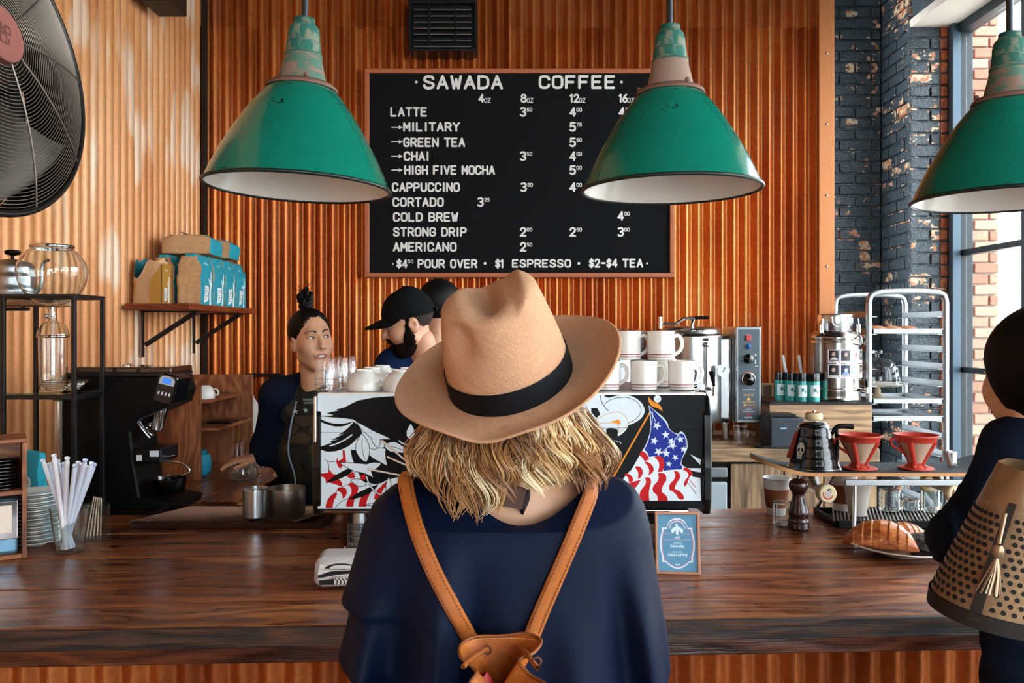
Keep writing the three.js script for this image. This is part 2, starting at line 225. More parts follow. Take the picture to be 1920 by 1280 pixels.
// painted brick, chips of paint missing
const chipTex = sized(dataTex(1024, 1024, (x, y) => { const u = x / 1024 * 10, v = y / 1024 * 10; const n = fbm(u * 1.6, v * 2.2, 5), big = fbm(u * 0.5 + 3, v * 0.6, 2), sm = vn(u * 9, v * 12); const chip = sstep(0.63, 0.655, n * 0.72 + big * 0.3 - 0.02 + (sm - 0.5) * 0.12); const o = fbm(u * 6, v * 6, 3); const base = 0.19 + 0.08 * o; const cc = o > 0.52 ? [0.74, 0.48, 0.33] : [0.82, 0.72, 0.6]; return [mix(base * 0.86, cc[0], chip), mix(base * 1.05, cc[1], chip), mix(base * 1.18, cc[2], chip)]; }), 1.5, 1.5);
const chipRough = sized(dataTex(512, 512, (x, y) => { const q = 0.2 + 0.3 * fbm(x / 30, y / 30, 3); return [q, q, q]; }, false), 1.5, 1.5);
const brickBump = sized(dataTex(512, 512, (x, y) => { const q = 0.6 * fbm(x / 12, y / 12, 4) + 0.4 * vn(x / 3, y / 3); return [q, q, q]; }, false), 0.6, 0.6);
const mPaintBrick = M(0xffffff, 1, 0, { map: chipTex, roughnessMap: chipRough, bumpMap: brickBump, bumpScale: 0.006 });
const rawTex = (seed) => sized(dataTex(256, 256, (x, y) => { const n = fbm(x / 24 + seed, y / 24, 4), s = vn(x / 3, y / 3 + seed); return ramp([[0, hexv(0x6a3524)], [0.45, hexv(0xa25a3e)], [0.75, hexv(0xc07c58)], [1, hexv(0xd9b698)]], 0.15 + 0.75 * n + 0.2 * (s - 0.5)); }), 0.5, 0.5);
const mRawBrick = [M(0xffffff, 0.9, 0, { map: rawTex(2), bumpMap: brickBump, bumpScale: 0.004 }), M(0xf0d8c8, 0.9, 0, { map: rawTex(8), bumpMap: brickBump, bumpScale: 0.004 })];
const mOutBrick = [M(0xa87662, 0.9, 0, { bumpMap: brickBump, bumpScale: 0.004 }), M(0x9a6450, 0.9, 0, { bumpMap: brickBump, bumpScale: 0.004 }), M(0xb0826e, 0.9, 0, { bumpMap: brickBump, bumpScale: 0.004 })];
function brickFace(parent, o, ux, nz, w, y0, y1, mat, L = 0.2, H = 0.0625, J = 0.0105) {
  // o: corner; ux: unit direction along the face; nz: outward normal
  let row = 0;
  for (let y = y0; y + H < y1; y += H + J, row++) for (let x = row % 2 ? -L / 2 - J / 2 : 0; x < w - 0.01; x += L + J) {
    const a = Math.max(x, 0), b = Math.min(x + L, w); if (b - a < 0.02) continue;
    const g = box(b - a, H, 0.05, 0.006); const out = rr(-0.003, 0.003);
    const p = g.attributes.position; for (let i = 0; i < p.count; i++) p.setXYZ(i, p.getX(i) + (vn(a * 31 + p.getY(i) * 40, y * 17) - 0.5) * 0.003, p.getY(i) + (vn(p.getX(i) * 22 + a * 9, y * 23) - 0.5) * 0.005, p.getZ(i) + out);
    const gg = boxUV(g, 'x', a + o.x * 3, y + o.z * 2);
    const m = part('brick', gg, Array.isArray(mat) ? mat[Math.floor(rnd() * mat.length)] : mat, parent);
    m.matrixAutoUpdate = true; const c = o.clone().addScaledVector(ux, (a + b) / 2).addScaledVector(nz, -0.02); m.position.set(c.x, y + H / 2, c.z);
    m.rotation.y = Math.atan2(nz.x, nz.z);
  }
}
{
  const bk = structure(mesh('wall_back_right', box(1.1, CEIL, 0.1, 0, 2.26, CEIL / 2, -DBR - 0.06), mPaintBrick), 'black painted brick wall with chipped paint');
  boxUV(bk.geometry, 'x'); brickFace(bk, v3(1.74, 0, -DBR), v3(1, 0, 0), v3(0, 0, 1), XR - 1.74, 0.6, 4.05, mPaintBrick);
  const rw = structure(mesh('wall_right', [boxUV(box(0.36, CEIL, DBR - DJ + 0.1, 0, XR + 0.19, CEIL / 2, -(DBR + DJ + 0.1) / 2 - 0.008), 'z'), boxUV(box(0.36, 0.62, DJ + ZF, 0, XR + 0.19, 0.31, (ZF - DJ) / 2), 'z'), boxUV(box(0.36, CEIL - 3.5, DJ + ZF, 0, XR + 0.19, (CEIL + 3.5) / 2, (ZF - DJ) / 2), 'z'),
    boxUV(box(0.36, CEIL, 0.42, 0, XR + 0.19, CEIL / 2, -2.25), 'y'), boxUV(box(0.36, CEIL, 0.42, 0, XR + 0.19, CEIL / 2, 0.55), 'y'), boxUV(box(0.36, CEIL, 0.3, 0, XR + 0.19, CEIL / 2, ZF - 0.15), 'y')], mPaintBrick), 'black painted brick wall around the street window');
  brickFace(rw, v3(XR, 0, -DBR + 0.02), v3(0, 0, 1), v3(-1, 0, 0), DBR - DJ - 0.02, 0.6, 4.05, mPaintBrick);
  brickFace(rw, v3(XR, 0, -DJ), v3(1, 0, 0), v3(0, 0, 1), 0.18, 0.62, 3.48, mPaintBrick, 0.24);
  brickFace(rw, v3(XR + 0.185, 0, -DJ), v3(1, 0, 0), v3(0, 0, 1), 0.085, 0.62, 3.48, mRawBrick, 0.1);
  const lt = structure(mesh('trim_3', boxUV(box(0.3, 0.05, 2.55, 0.004, XR + 0.15, 3.475, -3.73), 'z'), M(0xcfc6ba, 0.85, 0, { bumpMap: brickBump, bumpScale: 0.003 })), 'pale worn lintel above the street window');
}
// street windows
const mFrame = M(0x151c21, 0.45, 0.35);
function streetWindow(name, z0, z1, cols, label) {
  const w = structure(mesh(name, [box(0.09, 2.84, 0.07, 0.004, XW + 0.03, 2.05, z0 + 0.035), box(0.09, 2.84, 0.07, 0.004, XW + 0.03, 2.05, z1 - 0.035), box(0.09, 0.07, z1 - z0, 0.004, XW + 0.03, 0.665, (z0 + z1) / 2), box(0.09, 0.07, z1 - z0, 0.004, XW + 0.03, 3.43, (z0 + z1) / 2)], mFrame), label);
  const W = (z1 - z0 - 0.14) / cols;
  for (let i = 1; i < cols; i++) part('mullion', box(0.06, 2.72, 0.035, 0.004, XW + 0.03, 2.05, z0 + 0.07 + i * W), mFrame, w);
  for (const y of [1.366, 2.07, 2.77]) part('transom', box(0.05, 0.034, z1 - z0 - 0.1, 0.004, XW + 0.03, y, (z0 + z1) / 2), mFrame, w);
  const ys = [0.7, 1.366, 2.07, 2.77, 3.4];
  for (let i = 0; i < cols; i++) for (let j = 0; j < 4; j++) part('pane', box(0.004, ys[j + 1] - ys[j] - 0.02, W - 0.02, 0, XW + 0.03, (ys[j] + ys[j + 1]) / 2, z0 + 0.07 + (i + 0.5) * W), mGlass, w);
  return w;
}
streetWindow('window_1', -DJ + 0.0, -2.46, 4, 'tall steel framed street window beside the bar');
streetWindow('window_2', -2.04, 0.34, 4, 'tall steel framed street window next to the room');
streetWindow('window_3', 0.76, 3.1, 4, 'tall steel framed street window near the shop front');
structure(mesh('trim_4', [box(0.05, 2.9, 0.05, 0.003, XW - 0.025, 2.05, -DJ + 0.05)], M(0x3c4c58, 0.4, 0.5)), 'blue grey steel strip along the window jamb');
{
  const wf = structure(mesh('wall_front', [box(5.2, 0.5, 0.2, 0, 0.29, 0.25, ZF + 0.1), box(5.2, CEIL - 3.4, 0.2, 0, 0.29, (CEIL + 3.4) / 2, ZF + 0.1), box(2.1, CEIL, 0.2, 0, -0.95, CEIL / 2, ZF + 0.1), box(0.5, CEIL, 0.2, 0, 2.4, CEIL / 2, ZF + 0.1)], mPlaster), 'shop front wall behind the camera');
  const sf = structure(mesh('window_4', [box(2.1, 0.08, 0.08, 0.004, 1.12, 0.54, ZF + 0.05), box(2.1, 0.08, 0.08, 0.004, 1.12, 3.36, ZF + 0.05), ...[0.12, 2.12].map((x) => box(0.08, 2.9, 0.08, 0.004, x, 1.95, ZF + 0.05))], mFrame), 'shop front window behind the camera');
  for (const x of [1.12]) part('mullion', box(0.06, 2.8, 0.06, 0.004, x, 1.95, ZF + 0.05), mFrame, sf);
  for (const x of [0.62, 1.62]) part('pane', box(0.92, 2.74, 0.004, 0, x, 1.95, ZF + 0.05), mGlass, sf);
}
// outside
{
  structure(mesh('pavement', box(30, 0.1, 40, 0, 18, -0.2, -8), M(0xb9b4ac, 0.9)), 'pale concrete street outside the windows');
  const b = structure(mesh('wall_outside', box(0.5, 4.5, 0.6, 0, 3.1, 2.1, -5.95), M(0x9c8f84, 0.95)), 'red brick buttress outside the window');
  brickFace(b, v3(2.86, 0, -5.63), v3(1, 0, 0), v3(0, 0, 1), 0.48, 0.0, 4.3, mOutBrick, 0.2, 0.062, 0.012);
}

// ---------- bar counter ----------
const bar0 = thing('bar_counter', 'long dark walnut plank bar counter with corrugated metal front', 'counter', [0, 0, -1.749], rad(2.63));
{
  for (let i = 0; i < 8; i++) { const g = wbox(3.3, 0.042, 0.1322, 'x', 0.0035, -0.07, YC - 0.021 - [0, 0.0014, 0.0004, 0.001][i % 4], -0.0675 - i * 0.135); part('plank', g, mBars[(i * 2) % 3], bar0); }
  part('edge_board', wbox(3.3, 0.036, 0.06, 'x', 0.004, -0.07, YC - 0.061, -0.026), M(0x97786a, 1, 0, { ...walnut, bumpScale: 0.002 }), bar0, 'rough lower edge board of the bar');
  part('front_lip', wbox(3.3, 0.043, 0.012, 'x', 0.003, -0.07, YC - 0.0225, 0.0055), mBarEdge, bar0, 'rough dark front edge of the bar top');
  part('carcass', box(3.24, YC - 0.05, 0.64, 0, -0.07, (YC - 0.05) / 2, -0.74), mDark, bar0);
  for (let i = 0; i < 4; i++) { const g = corrugated(0.825, YC - 0.08, 0.0688, 0.014), ou = rnd() * 5; const uv = g.attributes.uv; for (let k = 0; k < uv.count; k++) uv.setX(k, uv.getX(k) + ou); g.translate(-1.71 + i * 0.825, 0.0, -0.395 + 0.001 * (i % 2)); part('corrugated_sheet', g, mRustBar, bar0); }
}
const side = thing('side_counter', 'dark plank counter along the corrugated side wall under the grinder', 'counter', [0, 0, 0]);
{
  for (let i = 0; i < 6; i++) part('plank', wbox(0.133, 0.042, 1.9, 'z', 0.003, -1.74 + i * 0.135, YC - 0.021, -3.93), mBar, side);
  part('carcass', box(0.76, YC - 0.045, 1.86, 0, -1.41, (YC - 0.045) / 2, -3.93), mDark, side);
}
const YB = 1.01;
const backC = thing('back_counter', 'pale rustic wooden back counter below the coffee urn', 'counter', [0, 0, 0]);
{
  for (let i = 0; i < 4; i++) part('plank', wbox(2.45, 0.07, 0.19, 'x', 0.008, 0.62, YB - 0.035, -4.2 - i * 0.192), mPale, backC);
  part('carcass', box(2.4, YB - 0.08, 0.7, 0, 0.62, (YB - 0.08) / 2, -4.5), mDark, backC);
  const xs = [1.1, 1.37, 1.57, 1.84]; for (let i = 0; i < 3; i++) part('front_board', wbox(xs[i + 1] - xs[i] - 0.006, YB - 0.08, 0.02, 'y', 0.003, (xs[i] + xs[i + 1]) / 2, (YB - 0.08) / 2, -4.135), mPale, backC);
  part('dark_panel', box(0.35, YB - 0.1, 0.02, 0.002, 0.3, (YB - 0.1) / 2, -4.135), mBlackM, backC);
}
{
  const f = thing('bar_fridge', 'white under-counter fridge below the coffee urn', 'fridge', [0, 0, 0]);
  part('door', box(0.52, 0.8, 0.03, 0.006, 0.82, 0.44, -4.125), M(0xbfcdd2, 0.4, 0.2), f); part('top_rail', box(0.52, 0.05, 0.034, 0.004, 0.82, 0.89, -4.123), mAlu, f);
}
// ---------- menu board ----------
const GL = { A: '0,0 2,6 4,0|.75,2 3.25,2', B: '0,0 0,6 2.4,6 3.4,5.6 3.7,4.6 3.4,3.6 2.4,3.1 0,3.1|2.4,3.1 3.6,2.6 4,1.6 3.6,.5 2.4,0 0,0', C: '4,4.5 3.6,5.6 2.6,6 1.4,6 .4,5.6 0,4.5 0,1.5 .4,.4 1.4,0 2.6,0 3.6,.4 4,1.5', D: '0,0 0,6 2,6 3.4,5.5 4,4.3 4,1.7 3.4,.5 2,0 0,0', E: '3.6,6 0,6 0,0 3.6,0|0,3.1 3,3.1', F: '3.6,6 0,6 0,0|0,3 3,3', G: '4,4.6 3.6,5.6 2.6,6 1.4,6 .4,5.6 0,4.5 0,1.5 .4,.4 1.4,0 2.6,0 3.6,.4 4,1.5 4,2.8 2.4,2.8', H: '0,0 0,6|4,0 4,6|0,3.1 4,3.1', I: '2,0 2,6', L: '0,6 0,0 3.4,0', M: '0,0 0,6 2,2.2 4,6 4,0', N: '0,0 0,6 4,0 4,6', O: '1.4,6 .4,5.6 0,4.5 0,1.5 .4,.4 1.4,0 2.6,0 3.6,.4 4,1.5 4,4.5 3.6,5.6 2.6,6 1.4,6', P: '0,0 0,6 2.5,6 3.6,5.5 4,4.4 3.6,3.2 2.5,2.7 0,2.7', R: '0,0 0,6 2.5,6 3.6,5.5 4,4.4 3.6,3.2 2.5,2.8 0,2.8|2.2,2.8 4,0', S: '3.8,4.8 3.4,5.7 2.4,6 1.4,6 .4,5.5 .1,4.5 .5,3.6 2,3 3.5,2.4 4,1.5 3.6,.5 2.6,0 1.3,0 .4,.4 0,1.3', T: '2,0 2,6|0,6 4,6', U: '0,6 0,1.5 .4,.4 1.4,0 2.6,0 3.6,.4 4,1.5 4,6', V: '0,6 2,0 4,6', W: '0,6 1,0 2,4.4 3,0 4,6', Y: '0,6 2,3 4,6|2,3 2,0', Z: '0,6 4,6 0,0 4,0', K: '0,0 0,6|4,6 .2,2.6|1.4,3.6 4,0', 0: '1.4,6 .4,5.6 0,4.5 0,1.5 .4,.4 1.4,0 2.6,0 3.6,.4 4,1.5 4,4.5 3.6,5.6 2.6,6 1.4,6', 1: '.8,5 2,6 2,0', 2: '.1,4.6 .5,5.6 1.5,6 2.6,6 3.6,5.5 3.9,4.4 3.4,3.2 0,0 4,0', 3: '.2,5.6 1.4,6 2.6,6 3.6,5.5 3.8,4.4 3.2,3.4 2,3.1 3.4,2.7 4,1.6 3.5,.5 2.4,0 1.2,0 0,.6', 4: '3,0 3,6 0,1.7 4,1.7', 5: '3.7,6 .5,6 .2,3.2 1.4,3.8 2.6,3.7 3.7,3 4,1.8 3.6,.6 2.4,0 1.2,0 0,.6', 6: '3.4,6 1.4,4.6 .2,2.6 0,1.4 .6,.4 1.6,0 2.6,0 3.6,.5 4,1.6 3.6,2.8 2.4,3.3 1.2,3 .3,2', 7: '0,6 4,6 1.4,0', 8: '2,3.2 .8,3.6 .3,4.5 .8,5.6 2,6 3.2,5.6 3.7,4.5 3.2,3.6 2,3.2 .6,2.7 0,1.6 .6,.4 2,0 3.4,.4 4,1.6 3.4,2.7 2,3.2', $: '3.8,4.6 3.2,5.3 2,5.5 .8,5.2 .3,4.3 .8,3.4 2,3 3.3,2.5 3.8,1.6 3.2,.7 2,.4 .6,.7 .1,1.5|2,-.5 2,6.5', '-': '.4,3 3.6,3' };
function strokeText(g, text, x0, x1, y0, y1, weight = 0.2) {            // letters between x0 and x1, caps from y0 to y1
  const h = y1 - y0, n = text.length, gap = 1.9, wd = [...text].map((c) => (c === 'I' || c === '1' ? 1.6 : c === ' ' ? 2 : 4)), tot = wd.reduce((a, b) => a + b, 0) + gap * (n - 1), s = (x1 - x0) / tot; let x = x0;
  g.lineWidth = h * weight; g.lineCap = 'round'; g.lineJoin = 'round';
  const y00 = y0 + h * weight / 2, hh = h * (1 - weight);
  [...text].forEach((c, i) => { if (GL[c]) for (const st of GL[c].split('|')) { g.beginPath(); st.split(' ').forEach((q, k) => { let [a, b] = q.split(',').map(Number); if (wd[i] < 2) a -= 1.2; const X = x + a * s, Y = y00 + hh * (1 - b / 6); if (k) g.lineTo(X, Y); else g.moveTo(X, Y); }); g.stroke(); } x += (wd[i] + gap) * s; });
}
{
  const D = 4.85, bx0 = 684, bx1 = 1264, by0 = 129, by1 = 520, a = P(bx0, by1, D), b = P(bx1, by0, D), W = b.x - a.x, H = b.y - a.y;
  const t = thing('menu_board', 'black felt coffee menu board with white letters in a reddish wooden frame', 'menu board', [(a.x + b.x) / 2, a.y, -DB + 0.016]);
  const k = 3.6, ix0 = 693, ix1 = 1256, iy0 = 138, iy1 = 512, tex = canvasTex(Math.round((ix1 - ix0) * k), Math.round((iy1 - iy0) * k), (g, w, h) => {
    g.fillStyle = '#141416'; g.fillRect(0, 0, w, h); g.fillStyle = '#0c0c0e'; for (let y = 0; y < h; y += 12) g.fillRect(0, y, w, 4);
    g.setTransform(k, 0, 0, k, -ix0 * k, -iy0 * k); g.strokeStyle = '#e9e6e1'; g.fillStyle = '#e9e6e1';
    const L = (s, x0, x1, y0, y1, w) => strokeText(g, s, x0, x1, y0, y1, w), dot = (x, y, r = 2.6) => { g.beginPath(); g.arc(x, y, r, 0, 7); g.fill(); };
    L('SAWADA', 796, 941, 141, 168, 0.19); L('COFFEE', 1013, 1153, 141, 167, 0.19); dot(781, 154); dot(1166, 154);
    for (const [n, x, w] of [['4', 899, 8], ['8', 978, 9], ['12', 1071, 14], ['16', 1163, 13]]) { L(n, x, x + w, 176, 193); L('OZ', x + w + 2, x + w + 13, 184, 193, 0.16); }
    const pr = (d, c, x, y) => { L(d, x, x + 9, y, y + 18); L(c, x + 12, x + 21, y + 1, y + 8.5, 0.19); };
    const arrow = (y) => { g.lineWidth = 2; g.beginPath(); g.moveTo(735, y); g.lineTo(753, y); g.stroke(); g.beginPath(); g.moveTo(756, y); g.lineTo(748, y - 3.6); g.lineTo(748, y + 3.6); g.fill(); };
    L('LATTE', 734, 800, 201, 219); pr('3', '50', 977, 201); pr('4', '00', 1070, 201); pr('4', '50', 1162, 201);
    arrow(239); L('MILITARY', 758, 861, 229, 247); pr('5', '75', 1070, 229);
    arrow(266); L('GREEN TEA', 758, 871, 258, 276); pr('5', '50', 1070, 258);
    arrow(293); L('CHAI', 759, 804, 284, 302); pr('3', '50', 977, 284); pr('4', '00', 1070, 284);
    arrow(319); L('HIGH FIVE MOCHA', 760, 927, 310, 328); pr('5', '00', 1070, 310);
    L('CAPPUCCINO', 737, 861, 342, 360); pr('3', '50', 978, 342); pr('4', '00', 1070, 342);
    L('CORTADO', 738, 831, 370, 388); pr('3', '25', 897, 370);
    L('COLD BREW', 739, 858, 398, 416); pr('4', '00', 1160, 396);
    L('STRONG DRIP', 739, 874, 426, 444); pr('2', '00', 977, 426); pr('2', '50', 1070, 426); pr('3', '00', 1160, 426);
    L('AMERICANO', 739, 855, 454, 472); pr('2', '50', 977, 454);
    dot(737, 495, 1.6); L('$4', 745, 763, 486, 503); L('50', 765, 775, 487, 494, 0.18); L('POUR OVER', 785, 894, 486, 503); dot(910, 494); L('$1', 930, 944, 486, 503); L('ESPRESSO', 962, 1070, 486, 502); dot(1086, 494); L('$2-$4', 1106, 1157, 485, 502); L('TEA', 1169, 1205, 485, 502); dot(1214, 494, 2);
  });
  const sc = D / F, iw = (ix1 - ix0) * sc, ih = (iy1 - iy0) * sc, fw = (W - iw) / 2, fh = (H - ih) / 2, mF = M(0xb0603a, 0.5, 0, { bumpMap: oak.bumpMap, bumpScale: 0.001 });
  const pl = new THREE.PlaneGeometry(iw, ih); pl.translate(0, H / 2, 0.032);
  part('felt_panel', box(iw, ih, 0.03, 0, 0, H / 2, 0.0155), mBlack, t); part('letter_face', pl, MP(0xffffff, 0.9, 0, { map: tex, specularIntensity: 0.3 }), t, 'white menu lettering on black felt');
  for (const s of [-1, 1]) { part('frame_rail', wbox(W, fh, 0.045, 'x', 0.004, 0, H / 2 + s * (H - fh) / 2, 0.0225), mF, t); part('frame_stile', wbox(fw, H - 2 * fh, 0.045, 'y', 0.004, s * (W - fw) / 2, H / 2, 0.0225), mF, t); }
}
// ---------- pendant lamps ----------
{
  const gt = sized(dataTex(256, 256, (x, y) => { const n = fbm(x / 40, y / 40, 4), s = sstep(0.86, 0.88, vn(x / 2.5, y / 4) * 0.62 + n * 0.5); return [mix(0.02, 0.1, s) + 0.02 * n, mix(0.42, 0.2, s) + 0.04 * n, mix(0.34, 0.16, s) + 0.03 * n]; }), 1, 1);
  const mGreen = MP(0xffffff, 0.22, 0, { map: gt, clearcoat: 0.7, clearcoatRoughness: 0.06, side: THREE.DoubleSide });
  const neckT = dataTex(256, 256, (x, y) => { const n = fbm(x / 22, y / 30, 4), k = sstep(0.42, 0.62, n); return [mix(0.36, 0.62, k), mix(0.52, 0.5, k), mix(0.44, 0.43, k)]; });
  const capT = dataTex(256, 256, (x, y) => { const n = fbm(x / 22 + 9, y / 30, 4), k = sstep(0.45, 0.65, n); return [mix(0.13, 0.5, k), mix(0.42, 0.52, k), mix(0.36, 0.44, k)]; });
  const mNeck = M(0xffffff, 0.7, 0.1, { map: neckT, bumpMap: speck, bumpScale: 0.001 }), mCap = M(0xffffff, 0.6, 0.1, { map: capT, bumpMap: speck, bumpScale: 0.001 }), mPink = M(0xa8897a, 0.75, 0.1, { map: null, bumpMap: speck, bumpScale: 0.001 }), mRim = M(0x1c2622, 0.4, 0.3), mRod = M(0x3a3e42, 0.35, 0.8);
  const prof = smoothPts([[0.0705, 0.232], [0.094, 0.207], [0.119, 0.174], [0.146, 0.131], [0.179, 0.072], [0.2115, 0]], 32);
  const prIn = prof.map(([r, y]) => [r - 0.004, y - 0.001]);
  const shade = lathe(prof, 64), lining = lathe(prIn, 64), rim = new THREE.TorusGeometry(0.211, 0.0045, 8, 72); rim.rotateX(Math.PI / 2);
  const neck = lathe(smoothPts([[0.056, 0.24], [0.0515, 0.262], [0.045, 0.288], [0.0425, 0.306]], 14), 40), flange = lathe([[0.055, 0.243], [0.07, 0.24], [0.08, 0.233], [0.082, 0.227], [0.078, 0.225], [0.06, 0.231]], 48);
  const capg = lathe([[0.043, 0.304], [0.0435, 0.309], [0.04, 0.312], [0.0385, 0.332], [0.0385, 0.335], [0.037, 0.337], [0.036, 0.357], [0.033, 0.37], [0.026, 0.379], [0.024, 0.381], [0.024, 0.391], [0.012, 0.394]], 40);
  const bolts = [0, 1, 2].map((i) => { const a = i * 2.09 + 1.2; return sphere(0.006, Math.cos(a) * 0.073, 0.243, Math.sin(a) * 0.073, 1, 1, 1, 8, 6); });
  const top = lathe([[0.004, 0.236], [0.0705, 0.232]], 40);
  const lamps = [[559, 352, 1.9, 'hanging lamp with green enamel shade left of the menu board', -2.2, mNeck], [1258, 356, 1.957, 'hanging lamp with green enamel shade overlapping the right end of the menu board', 0.4, mPink], [1893, 374, 1.93, 'hanging lamp with dark green enamel shade in front of the street window', 0, mNeck]];
  for (const [x, y, d, label, tilt, mN] of lamps) {
    const t = thing('pendant_lamp', label, 'lamp', P(x, y, d), 0, 'green enamel pendant lamps over the bar'); t.rotation.z = rad(tilt);
    part('shade', [shade, top], mGreen, t, 'green enamel bell shade'); part('lining', lining, mWhiteEnamel, t, 'white enamel inside of the shade'); part('rim', rim, mRim, t); part('neck', [neck], mN, t); part('flange', [flange, ...bolts], M(0x7a5648, 0.7, 0.2), t); part('cap', capg, mCap, t);
    part('rod', rod([0, 0.385, 0], [0, (CEIL - t.position.y) / Math.cos(rad(tilt)) - 0.004, 0], 0.0072), mRod, t);
    part('socket', lathe([[0.02, 0.228], [0.022, 0.19], [0.018, 0.185], [0, 0.185]], 20), M(0x2a2622, 0.5), t);
  }
}
// ---------- fixture above the menu ----------
{
  const a = P(770, 100, 4.8), b = P(892, 8, 4.8), w = b.x - a.x, h = b.y - a.y;
  const t = thing('wall_light', 'black louvred floodlight fixture on the corrugated wall above the menu board', 'light fixture', [(a.x + b.x) / 2, a.y, -DB + 0.016]);
  part('housing', [box(w, h, 0.1, 0.008, 0, h / 2, 0.05), box(0.016, h * 1.02, 0.14, 0.004, -w / 2, h / 2, 0.07), box(0.016, h * 1.02, 0.14, 0.004, w / 2, h / 2, 0.07), box(w, 0.016, 0.14, 0.004, 0, 0.004, 0.07), box(w, 0.03, 0.14, 0.004, 0, h, 0.07)], mBlackM, t);
  for (let i = 0; i < 7; i++) { const g = box(w - 0.05, 0.008, 0.045, 0.002); g.rotateX(rad(24)); g.translate(0, 0.03 + i * (h - 0.06) / 6.4, 0.115); part('louvre', g, M(0x6e6a64, 0.35, 0.8), t); }
  part('bracket', box(0.1, 0.2, 0.05, 0.004, 0.02, h + 0.11, 0.03), mBlackM, t);
  for (const s of [-1, 1]) part('cross_bar', box(0.012, h - 0.05, 0.01, 0.002, s * w * 0.2, h / 2, 0.142), mBlackM, t);
}
// ---------- black steel bracket high on the side wall ----------
{
  const t = thing('steel_bracket', 'dark angular steel beam end high on the pale corrugated wall', 'bracket', [XL + 0.012, 3.13, -4.05]);
  const g = shapeGeo([[0, 0.12], [0.05, 0.0], [0.19, -0.0], [0.19, 0.55], [0, 0.55]], 0.2, 0.004); g.translate(0, 0.06, -0.1); part('beam_end', g, M(0x2a2019, 0.55, 0.4), t);
}
// ---------- industrial fan ----------
{
  const c = P(3, 62, 1.74), R = 0.372;
  const t = thing('wall_fan', 'large black industrial fan with round wire guard at the left edge', 'fan', c);
  const ax = v3(1, 0.16, 0.12).normalize(); t.position.addScaledVector(ax, -0.1); c.addScaledVector(ax, -0.1); t.quaternion.setFromUnitVectors(v3(0, 0, 1), ax);
  const mW = M(0x2c2a28, 0.35, 0.7), mWl = M(0x8c7f74, 0.4, 0.8);
  const rings = [], prof = (r) => 0.075 * (1 - Math.pow(r / R, 2.2)); for (let i = 0; i < 40; i++) { const r = 0.068 + (R - 0.072) * i / 39; const g = new THREE.TorusGeometry(r, 0.0011, 5, 72); g.translate(0, 0, prof(r) + 0.02); rings.push(g); }
  part('guard_wires', rings, mWl, t, 'fine concentric guard wires');
  const backR = []; for (let i = 0; i < 16; i++) { const r = 0.08 + (R - 0.08) * i / 15; const g = new THREE.TorusGeometry(r, 0.0018, 5, 56); g.translate(0, 0, -0.16 + 0.02 * Math.pow(r / R, 2)); backR.push(g); } part('rear_guard', backR, mW, t);
  for (let i = 0; i < 10; i++) { const a = i / 10 * 2 * Math.PI + 0.2; part('spoke', tube([0.06, 0.15, 0.24, 0.32, R].map((r) => [Math.cos(a) * r, Math.sin(a) * r, prof(r) + 0.0225]), 0.0024, 16, 6), mWl, t); }
  const ring = [new THREE.TorusGeometry(R, 0.008, 8, 96)]; ring[0].translate(0, 0, 0.02); const drum = new THREE.CylinderGeometry(R, R, 0.15, 80, 1, true); drum.rotateX(Math.PI / 2); drum.translate(0, 0, -0.06); part('added_dark_backing', lathe([[0.05, -0.2], [0.2, -0.185], [R - 0.004, -0.135]], 64).rotateX(Math.PI / 2), M(0x0e0c0b, 0.6, 0.2, { side: THREE.DoubleSide }), t); part('outer_ring', [...ring], mW, t); part('drum', drum, M(0x16120f, 0.5, 0.4, { side: THREE.DoubleSide }), t);  // the cone behind the blades is added to darken the view through the guard
  const disc = canvasTex(512, 512, (g) => { g.fillStyle = '#93564a'; g.fillRect(0, 0, 512, 512); g.strokeStyle = '#8d4c3f'; g.lineWidth = 5; for (const r of [236, 190, 182]) { g.beginPath(); g.arc(256, 256, r, 0, 7); g.stroke(); } g.strokeStyle = '#5c2c24'; g.lineWidth = 20; g.strokeRect(170, 170, 60, 66); g.strokeRect(282, 170, 60, 66); g.strokeRect(220, 262, 72, 84); g.fillStyle = '#5c2c24'; g.fillRect(246, 190, 20, 76); g.fillRect(176, 290, 20, 60); g.fillRect(316, 280, 20, 60); g.fillStyle = '#8d4c3f'; for (let i = 0; i < 22; i++) { g.save(); g.translate(256, 256); g.rotate(-1.6 + i * 0.15); g.fillRect(-7, 200, 13, 22); g.restore(); } });
  const hub = new THREE.CircleGeometry(0.06, 40); hub.translate(0, 0, 0.104); part('hub_badge', hub, M(0xffffff, 0.55, 0.1, { map: disc }), t, 'round reddish badge on the fan hub');
  const rim = new THREE.CylinderGeometry(0.062, 0.066, 0.02, 40); rim.rotateX(Math.PI / 2); rim.translate(0, 0, 0.093); part('hub_plate', rim, M(0x6a4036, 0.5, 0.3), t);
  for (let i = 0; i < 4; i++) { const g = grid(6, 10, (u, v) => { const r = 0.05 + v * 0.29, a = i * Math.PI / 2 + 0.4 + (u - 0.5) * (0.8 + 0.25 * v) + v * 0.3; return [Math.cos(a) * r, Math.sin(a) * r, -0.05 + (u - 0.5) * 0.11]; }); part('blade', g, M(0x3a342f, 0.3, 0.7, { side: THREE.DoubleSide }), t); }
  const mot = new THREE.CylinderGeometry(0.075, 0.075, 0.16, 32); mot.rotateX(Math.PI / 2); mot.translate(0, 0, -0.12); part('motor', mot, mBlackM, t);
  const inv = t.quaternion.clone().invert(), wall = v3(XL + 0.02, c.y - 0.02, c.z + 0.1).sub(c).applyQuaternion(inv), wall2 = v3(XL + 0.02, c.y + 0.2, c.z + 0.1).sub(c).applyQuaternion(inv);
  part('wall_arm', [rod([0, 0, -0.17], wall, 0.022), rod([0, 0, -0.17], wall2, 0.014)], mBlackM, t);
}

